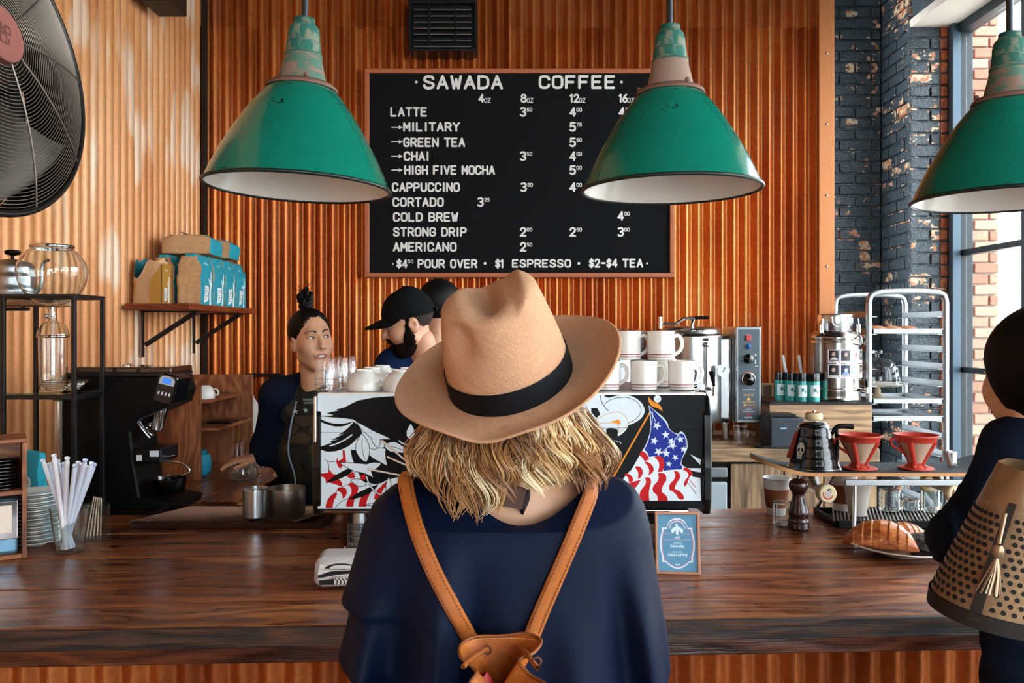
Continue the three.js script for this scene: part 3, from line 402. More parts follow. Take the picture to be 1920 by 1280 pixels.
// ---------- wall shelf with coffee bags ----------
const SY = 1.73;
{
  const t = thing('wall_shelf', 'rough wooden shelf with two black brackets on the side wall', 'shelf', [0, 0, 0]);
  part('board', wbox(0.31, 0.03, 1.0, 'z', 0.003, -1.678, SY - 0.015, -4.375), M(0xd9a074, 1, 0, { ...oak, bumpScale: 0.002 }), t);
  for (const d of [4.07, 4.72]) { const b = part('bracket', [bar([XL + 0.03, SY - 0.03 - 0.17, -d], [XL + 0.28, SY - 0.036, -d], 0.02, 0.022), bar([XL + 0.016, SY - 0.26, -d], [XL + 0.016, SY - 0.03, -d], 0.02, 0.008, [1, 0, 0]), bar([XL + 0.014, SY - 0.034, -d], [XL + 0.3, SY - 0.034, -d], 0.02, 0.006)], mBlackM, t); }
}
const kraft = sized(dataTex(256, 256, (x, y) => { const n = fbm(x / 12, y / 12, 4), s = vn(x / 2, y / 2); const q = 0.93 + 0.12 * (n - 0.5) + 0.05 * (s - 0.5); return [0.87 * q, 0.67 * q, 0.47 * q]; }), 0.3, 0.3);
const mKraft = M(0xffffff, 0.75, 0, { map: kraft, bumpMap: speck, bumpScale: 0.0015 });
const labelTex = (bg, gold) => canvasTex(512, 700, (g, w, h) => {
  g.fillStyle = bg; g.fillRect(0, 0, w, h); g.fillStyle = '#dfe9e4'; g.font = 'bold 44px sans-serif'; g.fillText('METRIC', 150, 130);
  g.save(); g.translate(300, 640); g.fillStyle = '#e7eee6'; g.beginPath(); g.moveTo(40, 60); g.quadraticCurveTo(20, -150, 70, -420); g.quadraticCurveTo(100, -430, 105, -400); g.quadraticCurveTo(85, -150, 110, 60); g.fill(); g.beginPath(); g.moveTo(66, -150); g.quadraticCurveTo(0, -240, -30, -330); g.quadraticCurveTo(40, -270, 74, -230); g.fill(); g.restore();
  g.fillStyle = '#eaf0ee'; g.beginPath(); g.moveTo(120, 430); g.lineTo(290, 430); g.lineTo(290, 600); g.quadraticCurveTo(280, 660, 120, 670); g.fill(); g.fillStyle = gold ? '#8a8070' : '#7d9aa0'; for (let i = 0; i < 5; i++) g.fillRect(150, 462 + i * 36, [90, 110, 70, 100, 60][i], 9);
});
const mTeal = M(0xffffff, 0.6, 0, { map: labelTex('#1596a8'), bumpMap: speck, bumpScale: 0.001 }), mGold = M(0xffffff, 0.45, 0.2, { map: labelTex('#b8863a', 1) }), mTealPlain = M(0x1596a8, 0.6, 0);
function bagGeo(w, h, d, sx = 3) {                                     // soft gusseted bag: returns {side, front}; front faces +x, w along z, d along x
  const f = (x, y, z) => { const ty = y / h, pin = sstep(0.72, 1, ty), bul = Math.sin(Math.PI * clamp(ty * 1.05)) * 0.006; return [x * (1 - 0.35 * pin) + Math.sign(x) * bul * (1 - Math.pow(Math.abs(z) / (w / 2), 4)) + (vn(z * 60 + sx * 7, y * 50) - 0.5) * 0.007, y - 0.02 * pin * Math.abs(z) / w + (vn(x * 70 + sx, z * 70) - 0.5) * 0.008 * sstep(0, 0.3, ty), z * (1 - 0.02 * ty) + (vn(x * 70, y * 45 + sx * 3) - 0.5) * 0.009]; };
  const mk = (cut) => { const g = new THREE.BoxGeometry(d, h, w, 8, 16, 12).toNonIndexed(); g.translate(0, h / 2, 0); const p = g.attributes.position, n = g.attributes.normal, pos = [], uv = []; for (let i = 0; i < p.count; i += 3) { const isF = n.getX(i) > 0.5; if (isF !== cut) continue; for (let k = i; k < i + 3; k++) { pos.push(...f(p.getX(k), p.getY(k), p.getZ(k))); uv.push(cut ? 0.5 - p.getZ(k) / w : p.getX(k) + p.getZ(k), cut ? p.getY(k) / h : p.getY(k)); } } let q = new THREE.BufferGeometry(); q.setAttribute('position', new THREE.Float32BufferAttribute(pos, 3)); q.setAttribute('uv', new THREE.Float32BufferAttribute(uv, 2)); q = mergeVertices(q, 1e-5); q.computeVertexNormals(); return q; };
  return { side: mk(false), front: mk(true) };
}
{
  const bags = [[-1.603, 4.15, 0, 'brown and teal coffee bag nearest in the front row on the shelf'], [-1.6, 4.32, 1, 'brown and teal coffee bag, second in the front row on the shelf'], [-1.6, 4.49, 2, 'brown and teal coffee bag, third in the front row on the shelf'], [-1.6, 4.66, 3, 'brown and teal coffee bag farthest in the front row on the shelf'], [-1.757, 4.2, 4, 'brown and teal coffee bag against the wall behind the gold bag']];
  for (const [x, d, s, label] of bags) { const t = thing('coffee_bag', label, 'bag', [x, SY, -d], 0, 'teal coffee bags on the wall shelf'); const b = bagGeo(0.164, 0.25, 0.118, s); part('paper_bag', b.side, mKraft, t); part('front_label', b.front, mTeal, t); part('folded_top', box(0.05, 0.018, 0.15, 0.004, 0, 0.246, 0), mTealPlain, t); }
  const lying = [[-1.66, 4.26, 8, 'brown coffee bag with teal side lying on top of the others, nearest'], [-1.645, 4.5, 9, 'teal coffee bag lying on top of the others, farther one']];
  for (const [x, d, s, label] of lying) { const t = thing('coffee_bag', label, 'bag', [x, SY + 0.262, -d], 0.06, 'teal coffee bags on the wall shelf'); const b = bagGeo(0.2, 0.105, 0.24, s); part('paper_bag', b.side, mKraft, t); part('front_label', b.front, mTealPlain, t); part('tape', box(0.02, 0.003, 0.19, 0.001, -0.03, 0.111, 0), M(0xd8c6a6, 0.4), t); }
  // gold bag, open and half empty
  const t = thing('coffee_bag', 'open gold and brown coffee bag at the near end of the shelf', 'bag', [-1.762, SY, -4.0], 0, 'gold coffee bag'); delete t.userData.group;
  const open = (inn) => grid(48, 14, (u, v) => { const a = u * 2 * Math.PI, c = Math.cos(a), s = Math.sin(a), q = Math.pow(Math.pow(Math.abs(c), 5) + Math.pow(Math.abs(s), 5), -0.2); const top = 0.215 - 0.085 * sstep(0.1, 0.9, s) * sstep(0.4, -0.6, c) + 0.01 * Math.sin(a * 5); const w = 1 - 0.12 * Math.sin(v * 3) * vn(a * 2, v * 5) - (v > 0.8 ? 0.05 : 0); return [c * q * 0.074 * w * inn, v * top, s * q * 0.06 * w * inn]; }, true);
  part('paper_bag', [open(1)], M(0xffffff, 0.75, 0, { map: kraft, side: THREE.DoubleSide }), t); part('teal_lining', open(0.94), M(0x1b6f7c, 0.7, 0, { side: THREE.DoubleSide }), t);
  const lab = grid(6, 8, (u, v) => [0.077, 0.005 + v * 0.19, 0.055 - u * 0.11]); part('front_label', lab, M(0xffffff, 0.4, 0.25, { map: mGold.map, side: THREE.DoubleSide }), t, 'gold printed label'); part('side_label', grid(4, 6, (u, v) => [0.02 + u * 0.054, 0.004 + v * (0.1 + 0.08 * u), 0.0625 - 0.004 * u]), M(0xb8863a, 0.4, 0.25, { side: THREE.DoubleSide }), t);
}
// ---------- drip tower rack ----------
{
  const dn = 2.6, df = 2.78, xr = -1.39, xl = -1.615, yt = E + 69 / F * dn, yg = E - 125 / F * dn, w = 0.013;
  const t = thing('drip_tower_rack', 'tall black steel frame holding the glass cold drip tower', 'rack', [0, 0, 0]);
  for (const x of [xl, xr]) for (const d of [dn, df]) part('post', box(w, yt - YC, w, 0.001, x, (yt + YC) / 2, -d), mBlackM, t);
  for (const y of [yt - w / 2, yg, YC + 0.01]) { for (const d of [dn, df]) part('cross_rail', box(xr - xl - w, w, w, 0.001, (xl + xr) / 2, y, -d), mBlackM, t); for (const x of [xl, xr]) part('side_rail', box(w, w, df - dn - w, 0.001, x, y, -(dn + df) / 2), mBlackM, t); }
  const ring = new THREE.TorusGeometry(0.07, 0.006, 8, 40); ring.rotateX(Math.PI / 2); ring.translate((xl + xr) / 2 + 0.01, yt - 0.008, -(dn + df) / 2); part('support_ring', ring, mBlackM, t);
  part('glass_shelf', box(xr - xl - w, 0.006, df - dn - w, 0.001, (xl + xr) / 2, yg + w / 2 + 0.004, -(dn + df) / 2), MP(0xcfe6dc, 0.03, 0, { transmission: 1, thickness: 0, ior: 1.5 }), t);
  const cx = (98 - 960) / F * 2.69, cz = -2.69, Y = (py) => E + (HZ - py) / F * 2.69;
  const g1 = thing('glass_globe', 'round clear glass globe with metal rim on top of the drip tower', 'glass vessel', [cx, Y(595), cz]);
  const y = (py) => Y(py) - Y(595), m = 2.69 / F;
  part('globe', shell(smoothPts([[8 * m, y(598)], [9 * m, y(577)], [26 * m, y(568)], [50 * m, y(545)], [60 * m, y(515)], [58 * m, y(495)], [45 * m, y(474)], [35 * m, y(466)], [36 * m, y(461)]], 48), 0.0022, 48), mGlassThick, g1);
  part('rim', lathe([[34 * m, y(466)], [38 * m, y(465)], [38 * m, y(460)], [34 * m, y(459)]], 48), mChrome, g1);
  part('valve', [rod([0, y(592), 0], [0, y(575), 0], 0.006), rod([-0.02, y(592), 0], [0.014, y(592), 0], 0.004), sphere(0.008, -0.02, y(592), 0)], mChrome, g1);
  part('ribs', Array.from({ length: 12 }, (_, i) => { const a = i / 12 * 6.283; return tube([[57, 498], [61, 515], [57, 535], [40, 556]].map(([r, q]) => [Math.cos(a) * r * m, y(q), Math.sin(a) * r * m]), 0.0008, 10, 5); }), mGlass, g1);
  const g2 = thing('glass_drip_column', 'clear glass bell and column with coiled tube on the glass shelf', 'glass vessel', [cx + 0.003, yg + 0.0140, cz]); const y2 = (py) => Y(py) - yg - 0.0140;
  part('bell', shell(smoothPts([[27 * m, y2(631)], [27 * m, y2(625)], [20 * m, y2(609)], [9 * m, y2(602)], [6 * m, y2(596)]], 20), 0.0016, 40), mGlassThick, g2); part('collar', lathe([[25 * m, y2(633)], [28 * m, y2(632)], [28 * m, y2(629)], [25 * m, y2(628)]], 40), mChrome, g2);
  part('column', shell([[2 * m, 0.002], [24 * m, 0.003], [24 * m, y2(700)], [25 * m, y2(632)]], 0.0018, 40), mGlassThick, g2); part('inner_tube', [rod([0, 0.02, 0], [0, y2(596), 0], 0.006), rod([0.012, 0.02, 0.005], [0.012, y2(640), 0.005], 0.003)], mGlass, g2); part('tap', rod([-0.014, y2(590), 0], [0.012, y2(590), 0], 0.003), mChrome, g2);
  const coil = []; for (let i = 0; i < 60; i++) { const a = i * 0.42; coil.push([0.035 + Math.cos(a) * (0.05 + 0.0005 * i), 0.008 + i * 0.0004, Math.sin(a) * 0.045]); } part('coil', tube(coil, 0.0045, 240, 7), mGlassThick, g2);
  const g3 = thing('glass_flask', 'clear long-necked glass flask under the drip tower shelf', 'flask', [cx + 0.02, YC + 0.0176, cz]); const fy = yg - YC;
  part('flask', shell(smoothPts([[0.03, 0.001], [0.075, 0.004], [0.083, 0.02], [0.06, 0.07], [0.02, 0.12], [0.0145, 0.14], [0.0135, fy - 0.06], [0.0145, fy - 0.035], [0.017, fy - 0.033]], 44), 0.0016, 40), mGlassThick, g3); part('lip', new THREE.TorusGeometry(0.0155, 0.002, 6, 30).rotateX(Math.PI / 2).translate(0, fy - 0.034, 0), mGlass, g3);
  // wooden ledge and kettle
  const ly = E + 61 / F * 2.72, lg = thing('wood_ledge', 'short pale wooden ledge on the side wall under the steel kettle', 'shelf', [0, 0, 0]);
  part('board', wbox(0.292, 0.024, 0.15, 'x', 0.008, XL + 0.158, ly - 0.012, -2.84), mPale, lg); part('support_rod', [rod([XL + 0.01, ly - 0.034, -2.8], [XL + 0.2, ly - 0.034, -2.8], 0.006), rod([XL + 0.18, ly - 0.034, -2.8], [XL + 0.18, ly - 0.02, -2.8], 0.005)], mBlackM, lg);
  const k = thing('steel_kettle', 'brushed steel gooseneck kettle on the wooden ledge', 'kettle', [XL + 0.125, ly, -2.83]); const kb = [[0.0, 0.001], [0.078, 0.001], [0.079, 0.006], [0.074, 0.014], [0.076, 0.03], [0.071, 0.05], [0.072, 0.075], [0.066, 0.09], [0.066, 0.112], [0.058, 0.125], [0.05, 0.132], [0.03, 0.137], [0, 0.139]];
  part('body', lathe(smoothPts(kb, 60), 40), mSteelB, k); part('spout', taperTube([[0.06, 0.02, 0], [0.085, 0.028, 0], [0.098, 0.06, 0], [0.098, 0.1, 0], [0.108, 0.132, 0], [0.125, 0.138, 0]], (q) => 0.0085 - 0.003 * q, 24, 10), mSteelB, k); part('lid_knob', [rod([0, 0.138, 0], [0, 0.15, 0], 0.005), lathe([[0, 0.15], [0.022, 0.155], [0.026, 0.165], [0.02, 0.17], [0, 0.171]], 24)], mBlack, k); part('handle', tube([[-0.06, 0.12, 0], [-0.085, 0.12, 0], [-0.09, 0.07, 0], [-0.08, 0.02, 0]], 0.008, 20, 8), mBlack, k);
}
// ---------- grinder ----------
{
  const d = 2.82, m = d / F, X = (px) => (px - 960) / F * d, Y = (py) => E + (HZ - py) / F * d;
  const bx = (X(120) + X(318)) / 2, t = thing('coffee_grinder', 'big black espresso grinder with tilted blue display beside the drip tower', 'grinder', [bx + 0.02, YC, -d - 0.1]);
  const x = (px) => X(px) - bx - 0.02, y = (py) => Y(py) - YC;
  // body profile in x/y, extruded along z
  const body = shapeGeo([[x(118), 0.001], [x(335), 0.001], [x(340), y(945)], [x(262), y(930)], [x(252), y(870)], [x(245), y(810)], [x(262), y(785)], [x(318), y(760)], [x(325), y(735)], [x(318), y(706)], [x(118), y(704)]], 0.2, 0.006); body.translate(0, 0, -0.1); part('body', body, mBlack, t);
  part('hopper', [box(x(320) - x(125), 0.012, 0.2, 0.003, (x(125) + x(320)) / 2, y(702), 0)], mBlackM, t);
  part('smoked_lid', [box(x(320) - x(130), y(688) - y(700), 0.19, 0.006, (x(130) + x(320)) / 2, y(694), 0)], MP(0x4a3024, 0.08, 0, { transmission: 0.55, thickness: 0, clearcoat: 0.6 }), t); part('lid_latch', [box(0.022, 0.016, 0.014, 0.003, x(228), y(688), 0.06), rod([x(220), y(686), 0.06], [x(236), y(684), 0.06], 0.004), rod([x(285), y(688), 0.09], [x(285), y(703), 0.09], 0.002)], mChrome, t);
  const head = grp('display_head', t); head.position.set(x(318), y(727), 0.07); head.rotation.set(0, 0, rad(-14)); head.rotation.order = 'ZYX';
  part('casing', box(0.066, 0.1, 0.13, 0.014, 0, 0, 0, 3), mBlackGloss, head);
  const face = canvasTex(256, 384, (g) => { g.fillStyle = '#0d0d10'; g.fillRect(0, 0, 256, 384); g.fillStyle = '#b9bfc6'; g.beginPath(); g.moveTo(16, 140); g.lineTo(16, 70); g.quadraticCurveTo(30, 14, 128, 12); g.quadraticCurveTo(226, 14, 240, 70); g.lineTo(240, 140); g.fill(); g.fillStyle = '#2f7ef0'; g.fillRect(66, 44, 124, 74); g.fillStyle = '#9cc4ff'; g.fillRect(84, 62, 60, 8); g.fillRect(84, 84, 80, 8); g.fillStyle = '#5c6068'; g.font = '22px sans-serif'; g.textAlign = 'center'; g.fillText('compak', 128, 184); g.fillStyle = '#d6e2f0'; for (let i = 0; i < 4; i++) { g.beginPath(); g.ellipse(48 + i * 53, 268, 13, 27, 0.1, 0, 7); g.fill(); } });
  const fp = new THREE.PlaneGeometry(0.06, 0.092); fp.translate(0, 0, 0.0655); part('display_panel', fp, M(0xffffff, 0.3, 0, { map: face }), head, 'grey panel with blue screen and four buttons');
  const sc = new THREE.PlaneGeometry(0.028, 0.017); sc.translate(0, 0.0263, 0.0662); part('screen', sc, M(0x1c4f9c, 0.3, 0, { emissive: 0x2b78ff, emissiveIntensity: 0.7 }), head, 'lit blue screen');
  part('grind_spout', [tube([[x(268), y(800), 0.03], [x(280), y(790), 0.03], [x(288), y(765), 0.03]], 0.022, 10, 12), rod([x(276), y(808), 0.03], [x(288), y(762), 0.03], 0.024, 0.026, 20)], mChrome, t); part('chrome_chute', taperTube([[x(250), y(782), 0.06], [x(258), y(800), 0.065], [x(274), y(822), 0.06]], () => 0.02, 12, 12, 0.5), mChrome, t);
  for (let i = 0; i < 3; i++) part('chute_rib', rod([x(278 + i * 8), y(806), 0.055], [x(281 + i * 8), y(764), 0.055], 0.004), mChrome, t);
  part('portafilter_fork', [rod([x(262), y(862), 0.05], [x(318), y(858), 0.05], 0.004), tube([[x(300), y(868), 0.05], [x(335), y(874), 0.05], [x(345), y(888), 0.05], [x(330), y(896), 0.05]], 0.0035, 16, 6)], mChrome, t); part('tray', [lathe([[0, 0], [0.05, 0], [0.058, 0.05], [0.055, 0.05], [0.047, 0.006], [0, 0.006]], 28, x(300), y(930), 0.02)], mBlackGloss, t); part('warning_label', [box(0.03, 0.02, 0.002, 0, x(290), y(850), 0.104), box(0.018, 0.02, 0.002, 0, x(262), y(858), 0.104)], mPaperWhite, t, 'small white sticker'); part('control_box', box(0.1, 0.05, 0.15, 0.006, x(275), y(855), 0.025), mBlackM, t);
}
// ---------- oak shelf unit ----------
{
  const t = thing('oak_shelf_unit', 'open oak plywood shelf unit on the side counter', 'shelf unit', [0, 0, 0]), H = 0.395;
  part('near_panel', wbox(0.19, H, 0.018, 'y', 0.002, -1.385, YC + H / 2, -3.4), mOak, t); part('far_panel', wbox(0.42, H + 0.022, 0.018, 'y', 0.002, -1.42, YC + H / 2 + 0.011, -3.82), mOak, t);
  part('shelf_board', wbox(0.19, 0.014, 0.41, 'z', 0.002, -1.36, YC + 0.325, -3.61), mOak, t); part('shelf_board', wbox(0.19, 0.014, 0.41, 'z', 0.002, -1.31, YC + 0.21, -3.61), mOak, t); part('back_panel', wbox(0.014, H, 0.4, 'y', 0.002, -1.47, YC + H / 2, -3.61), mOak, t);
  const bowl = thing('white_cup', 'white porcelain cup upside down on the top shelf of the oak unit', 'cup', [-1.315, YC + 0.332, -3.5]); part('cup_body', lathe(smoothPts([[0.044, 0.0], [0.044, 0.02], [0.036, 0.042], [0.024, 0.052], [0.022, 0.055], [0, 0.055]], 20), 32), mCeramic, bowl); part('handle', tube([[0.042, 0.012, 0], [0.06, 0.018, 0], [0.056, 0.036, 0], [0.036, 0.04, 0]], 0.004, 14, 7), mCeramic, bowl);
  const dk = tag(mesh('black_tray', box(0.1, 0.008, 0.12, 0.003, -1.27, YC + 0.2215, -3.6), mBlackM), 'flat black tray on the middle shelf of the oak unit', 'tray');
  const tq = thing('turquoise_jar', 'round turquoise jar in the bottom of the oak unit', 'jar', [-1.33, YC, -3.5]); part('jar', lathe(smoothPts([[0, 0.001], [0.03, 0.002], [0.042, 0.02], [0.045, 0.05], [0.04, 0.085], [0.025, 0.1], [0, 0.102]], 24), 32), M(0x2aa3c4, 0.4), tq); part('lid', lathe([[0.02, 0.1], [0.026, 0.1], [0.026, 0.112], [0, 0.114]], 24), M(0x2388a6, 0.5), tq);
}
function tumblerGeo(r0, r1, h, facets) {                                // faceted glass with a wall thickness and a heavy base
  const n = facets ? facets * 4 : 32, prof = [[0.02, 0], [0.9, 0], [1, 0.004 / h], [1, 0.3], [1, 0.72], [1, 1], [0.95, 1], [0.93, 0.5], [0.86, 0.12], [0.02, 0.12]];
  const g = grid(n, prof.length - 1, (u, v) => { const [k, y] = prof[Math.round(v * (prof.length - 1))], a = u * 2 * Math.PI, out = v < 0.5 && k === 1 && y < 0.8, fl = facets && out ? 1 + 0.035 * Math.cos(a * facets) : 1, r = mix(r0, r1, y) * k * fl; return [Math.cos(a) * r, y * h, Math.sin(a) * r]; }, true); return g; }
const discG = (r, y, seg = 28) => new THREE.CylinderGeometry(r, r, 0.006, seg).translate(0, y, 0);
function tumbler(label, pos, o = {}) { const { r0 = 0.03, r1 = 0.038, h = 0.095, facets = 10, flip = 0, group } = o; const t = thing('glass_tumbler', label, 'glass', pos, o.turn || 0, group); const a = tumblerGeo(r0, r1, h, facets), c = new THREE.TorusGeometry(r1 * 0.975, 0.0013, 6, 36).rotateX(Math.PI / 2).translate(0, h, 0); if (flip) [a, c].forEach((g) => { g.rotateX(Math.PI); g.translate(0, h + 0.0014, 0); }); part('wall', a, mGlass, t); part('rim', c, mGlassThick, t); return t; }
{
  const spots = [[-1.2, 3.58, 'nearest the turquoise jar in the oak unit'], [-1.16, 3.68, 'in the middle of the oak unit floor'], [-1.1, 3.74, 'at the far end of the oak unit floor']];
  for (const [x, d, s] of spots) for (let k = 0; k < 2; k++) tumbler((k ? 'upper' : 'lower') + ' ribbed glass of the pair ' + s, [x, YC + k * 0.05, -d], { flip: 1, group: 'glasses in the oak unit', r0: 0.026, r1: 0.034, h: 0.085 });
  const wb = thing('white_bottle', 'white plastic bottle behind the oak shelf unit', 'bottle', [-1.275, YC, -3.95]); part('bottle', lathe(smoothPts([[0, 0.001], [0.05, 0.001], [0.052, 0.2], [0.05, 0.26], [0.03, 0.3], [0.02, 0.34], [0.02, 0.36], [0, 0.361]], 40), 32), M(0xc9c3ba, 0.5), wb); part('cap', lathe([[0.021, 0.33], [0.024, 0.33], [0.024, 0.365], [0, 0.366]], 24), M(0x8a8a8a, 0.5), wb);
  const rl = tag(mesh('black_rail', [bar([-1.58, 1.337, -4.86], [-1.36, 1.337, -4.86], 0.03, 0.02), box(0.02, 0.02, 0.04, 0.002, -1.56, 1.337, -4.885), box(0.02, 0.02, 0.04, 0.002, -1.38, 1.337, -4.885)], mBlackM), 'short black towel rail on the corrugated wall above the oak unit', 'rail');
}
// ---------- organiser, napkins, lids, saucers, straws ----------
{
  const t = thing('wooden_organiser', 'wooden condiment organiser at the far left end of the bar', 'organiser', G(46, 1046).add(v3(-0.1 * Math.cos(rad(32)), 0, 0.1 * Math.sin(rad(32)))), rad(32)), mO = mOak;
  const W = 0.2, H = 0.315, D = 0.15; part('side_panel', wbox(0.012, H, D, 'y', 0.002, W / 2, H / 2, -D / 2), mO, t); part('side_panel', wbox(0.012, H, D, 'y', 0.002, -W / 2, H / 2, -D / 2), mO, t); part('bottom', wbox(W - 0.012, 0.012, D, 'x', 0.002, 0, 0.0065, -D / 2), mO, t); part('middle_shelf', wbox(W - 0.012, 0.012, D, 'x', 0.002, 0, 0.18, -D / 2), mO, t); part('back_panel', wbox(W - 0.012, H, 0.008, 'x', 0.002, 0, H / 2, -D + 0.004), mO, t); part('top', wbox(W + 0.012, 0.01, D, 'x', 0.002, 0, H + 0.0055, -D / 2), mO, t);
  const loc = (x, y, z) => v3(x, y, z).applyAxisAngle(v3(0, 1, 0), rad(32)).add(t.position);
  const n = thing('napkin_dispenser', 'blue grey metal napkin dispenser in the lower part of the organiser', 'dispenser', loc(0.01, 0.0126, -0.065), rad(32)); part('case', box(0.15, 0.15, 0.12, 0.012, 0, 0.0752, 0, 3), M(0x6f9ab4, 0.3, 0.6), n); part('chrome_frame', [box(0.15, 0.105, 0.006, 0.003, 0, 0.095, 0.061)], mChrome, n); part('napkins', box(0.12, 0.075, 0.006, 0.002, 0, 0.098, 0.0635), M(0xe8d6c4, 0.9), n, 'cream paper napkins');
  for (let i = 0; i < 9; i++) { const l = thing('plastic_cup_cover', ORD[i] + ' black cup lid from the bottom in the wooden organiser', 'lid', loc(0.048, 0.1862 + i * 0.0095, -0.06), 0, 'black lids in the organiser'); part('lid', lathe([[0, 0.004], [0.036, 0.004], [0.038, 0.006], [0.039, 0.001], [0.042, 0.0], [0.042, 0.004], [0.039, 0.009], [0, 0.0092]], 28), mBlackGloss, l); }
  // saucers
  const base = G(64, 1020); const sg = lathe(smoothPts([[0, 0.0], [0.03, 0.0], [0.035, 0.003], [0.066, 0.0125], [0.0685, 0.0145], [0.066, 0.0155], [0.036, 0.0065], [0, 0.0055]], 28), 44);
  for (let i = 0; i < 13; i++) { const s = mesh('saucer', sg, mCeramic); s.position.set(base.x + 0.002 * Math.sin(i * 2.2), YC + 0.0006 + i * 0.0116, base.z + 0.002 * Math.cos(i * 3)); tag(s, ORD[i] + ' white saucer from the bottom of the stack behind the straws', 'saucer', 'stack of white saucers'); }
  const bb = thing('blue_coffee_bag', 'blue and white coffee bag standing behind the stack of saucers', 'bag', [-1.50, YC, -2.53], -Math.PI / 2); const b = bagGeo(0.1, 0.25, 0.05, 12); part('paper_bag', b.side, mTealPlain, bb); part('front_label', b.front, mTeal, bb);
  // straws
  const sp = G(131, 1035), sgl = thing('straw_glass', 'clear faceted tumbler holding paper wrapped straws', 'glass', sp); part('wall', shell([[0.002, 0.001], [0.034, 0.001], [0.037, 0.006], [0.042, 0.05], [0.052, 0.125]], 0.0025, 40), mGlassThick, sgl); part('rim', new THREE.TorusGeometry(0.052, 0.0014, 6, 40).rotateX(Math.PI / 2).translate(0, 0.125, 0), mGlass, sgl);
  const mS = [M(0xdfe4f0, 0.8), M(0xd3daea, 0.8), M(0xe8e6ea, 0.8)]; const tops = [[80, 862], [93, 868], [101, 853], [108, 862], [120, 868], [126, 858], [117, 885], [141, 872], [147, 866], [155, 870], [160, 862], [166, 874], [172, 868], [177, 870]];
  tops.forEach(([x, y], i) => { const dd = 2.2 + 0.035 * Math.sin(i * 2.4), top = P(x, y, dd), dirx = top.x - sp.x, bot = v3(sp.x - dirx * 0.16, YC + 0.0135, sp.z + (i % 3 - 1) * 0.012); const s = thing('paper_straw', ORD[i] + ' paper wrapped straw from the left in the tumbler', 'straw', bot, 0, 'paper wrapped straws'); const v = top.sub(bot), up = v.clone().normalize(); s.quaternion.setFromUnitVectors(v3(0, 1, 0), up); const L = v.length(); part('wrapper', [rod([0, 0, 0], [0, L - 0.012, 0], 0.0062, 0.0062, 10), lathe([[0.0062, L - 0.012], [0.0045, L - 0.008], [0.007, L]], 10)], mS[i % 3], s); });
  const bx = thing('sugar_box', 'clear acrylic box of stirrers behind the straw tumbler', 'box', G(168, 1012).add(v3(0.0, 0, -0.03))); part('acrylic_box', [box(0.06, 0.1, 0.003, 0, 0, 0.05, 0.03), box(0.06, 0.1, 0.003, 0, 0, 0.05, -0.03), box(0.003, 0.1, 0.06, 0, 0.03, 0.05, 0), box(0.003, 0.1, 0.06, 0, -0.03, 0.05, 0), box(0.06, 0.003, 0.06, 0, 0, 0.002, 0)], mGlass, bx); for (let i = 0; i < 5; i++) part('stirrer', rod([-0.018 + i * 0.008, 0.005, 0.012 - i * 0.005], [-0.01 + i * 0.009, 0.12, -0.015 + i * 0.007], 0.0018, 0.0018, 6), M(0xd8c9ae, 0.6), bx);
  // drip tray and steel vessels
  const dt = thing('steel_drip_tray', 'dark bronze slotted drip tray set in the bar beside the machine', 'tray', v3(-0.895, YC, -2.7), 0); part('frame', [box(0.6, 0.018, 0.012, 0.003, 0, 0.0095, 0.13), box(0.6, 0.018, 0.012, 0.003, 0, 0.0095, -0.13), box(0.012, 0.018, 0.25, 0.003, -0.294, 0.0095, 0), box(0.012, 0.018, 0.25, 0.003, 0.294, 0.0095, 0), box(0.58, 0.004, 0.25, 0, 0, 0.0025, 0)], M(0x38241c, 0.35, 0.8), dt);
  const sl = []; for (let i = 0; i < 46; i++) { const g = box(0.006, 0.006, 0.27, 0.001); g.rotateY(rad(-24)); g.scale(1, 1, 0.9); g.translate(-0.26 + i * 0.0115, 0.0165, 0); sl.push(g); } part('slats', sl, M(0x8a6450, 0.3, 0.85), dt);
  const top = YC + 0.0192; const cup = thing('steel_cup', 'polished steel milk cup on the slotted drip tray', 'cup', [(479 - 960) / F * 2.62, top, -2.62]); part('cup', lathe([[0, 0.001], [0.036, 0.001], [0.039, 0.01], [0.04, 0.094], [0.042, 0.097], [0.0385, 0.095], [0.037, 0.012], [0, 0.008]], 40), mSteel, cup); part('rolled_rim', new THREE.TorusGeometry(0.041, 0.0016, 6, 40).rotateX(Math.PI / 2).translate(0, 0.097, 0), mChrome, cup);
  const kb = thing('knock_box', 'wide brushed steel knock cylinder on the drip tray', 'container', [(540 - 960) / F * 2.68 - 0.005, top, -2.68]); part('cylinder', lathe([[0.0, 0.001], [0.06, 0.001], [0.0615, 0.088], [0.0595, 0.089], [0.058, 0.006], [0, 0.004]], 48), M(0x9c9186, 0.36, 0.95), kb); part('knock_bar', rod([-0.058, 0.07, 0], [0.058, 0.07, 0], 0.007), mRubber, kb);
}

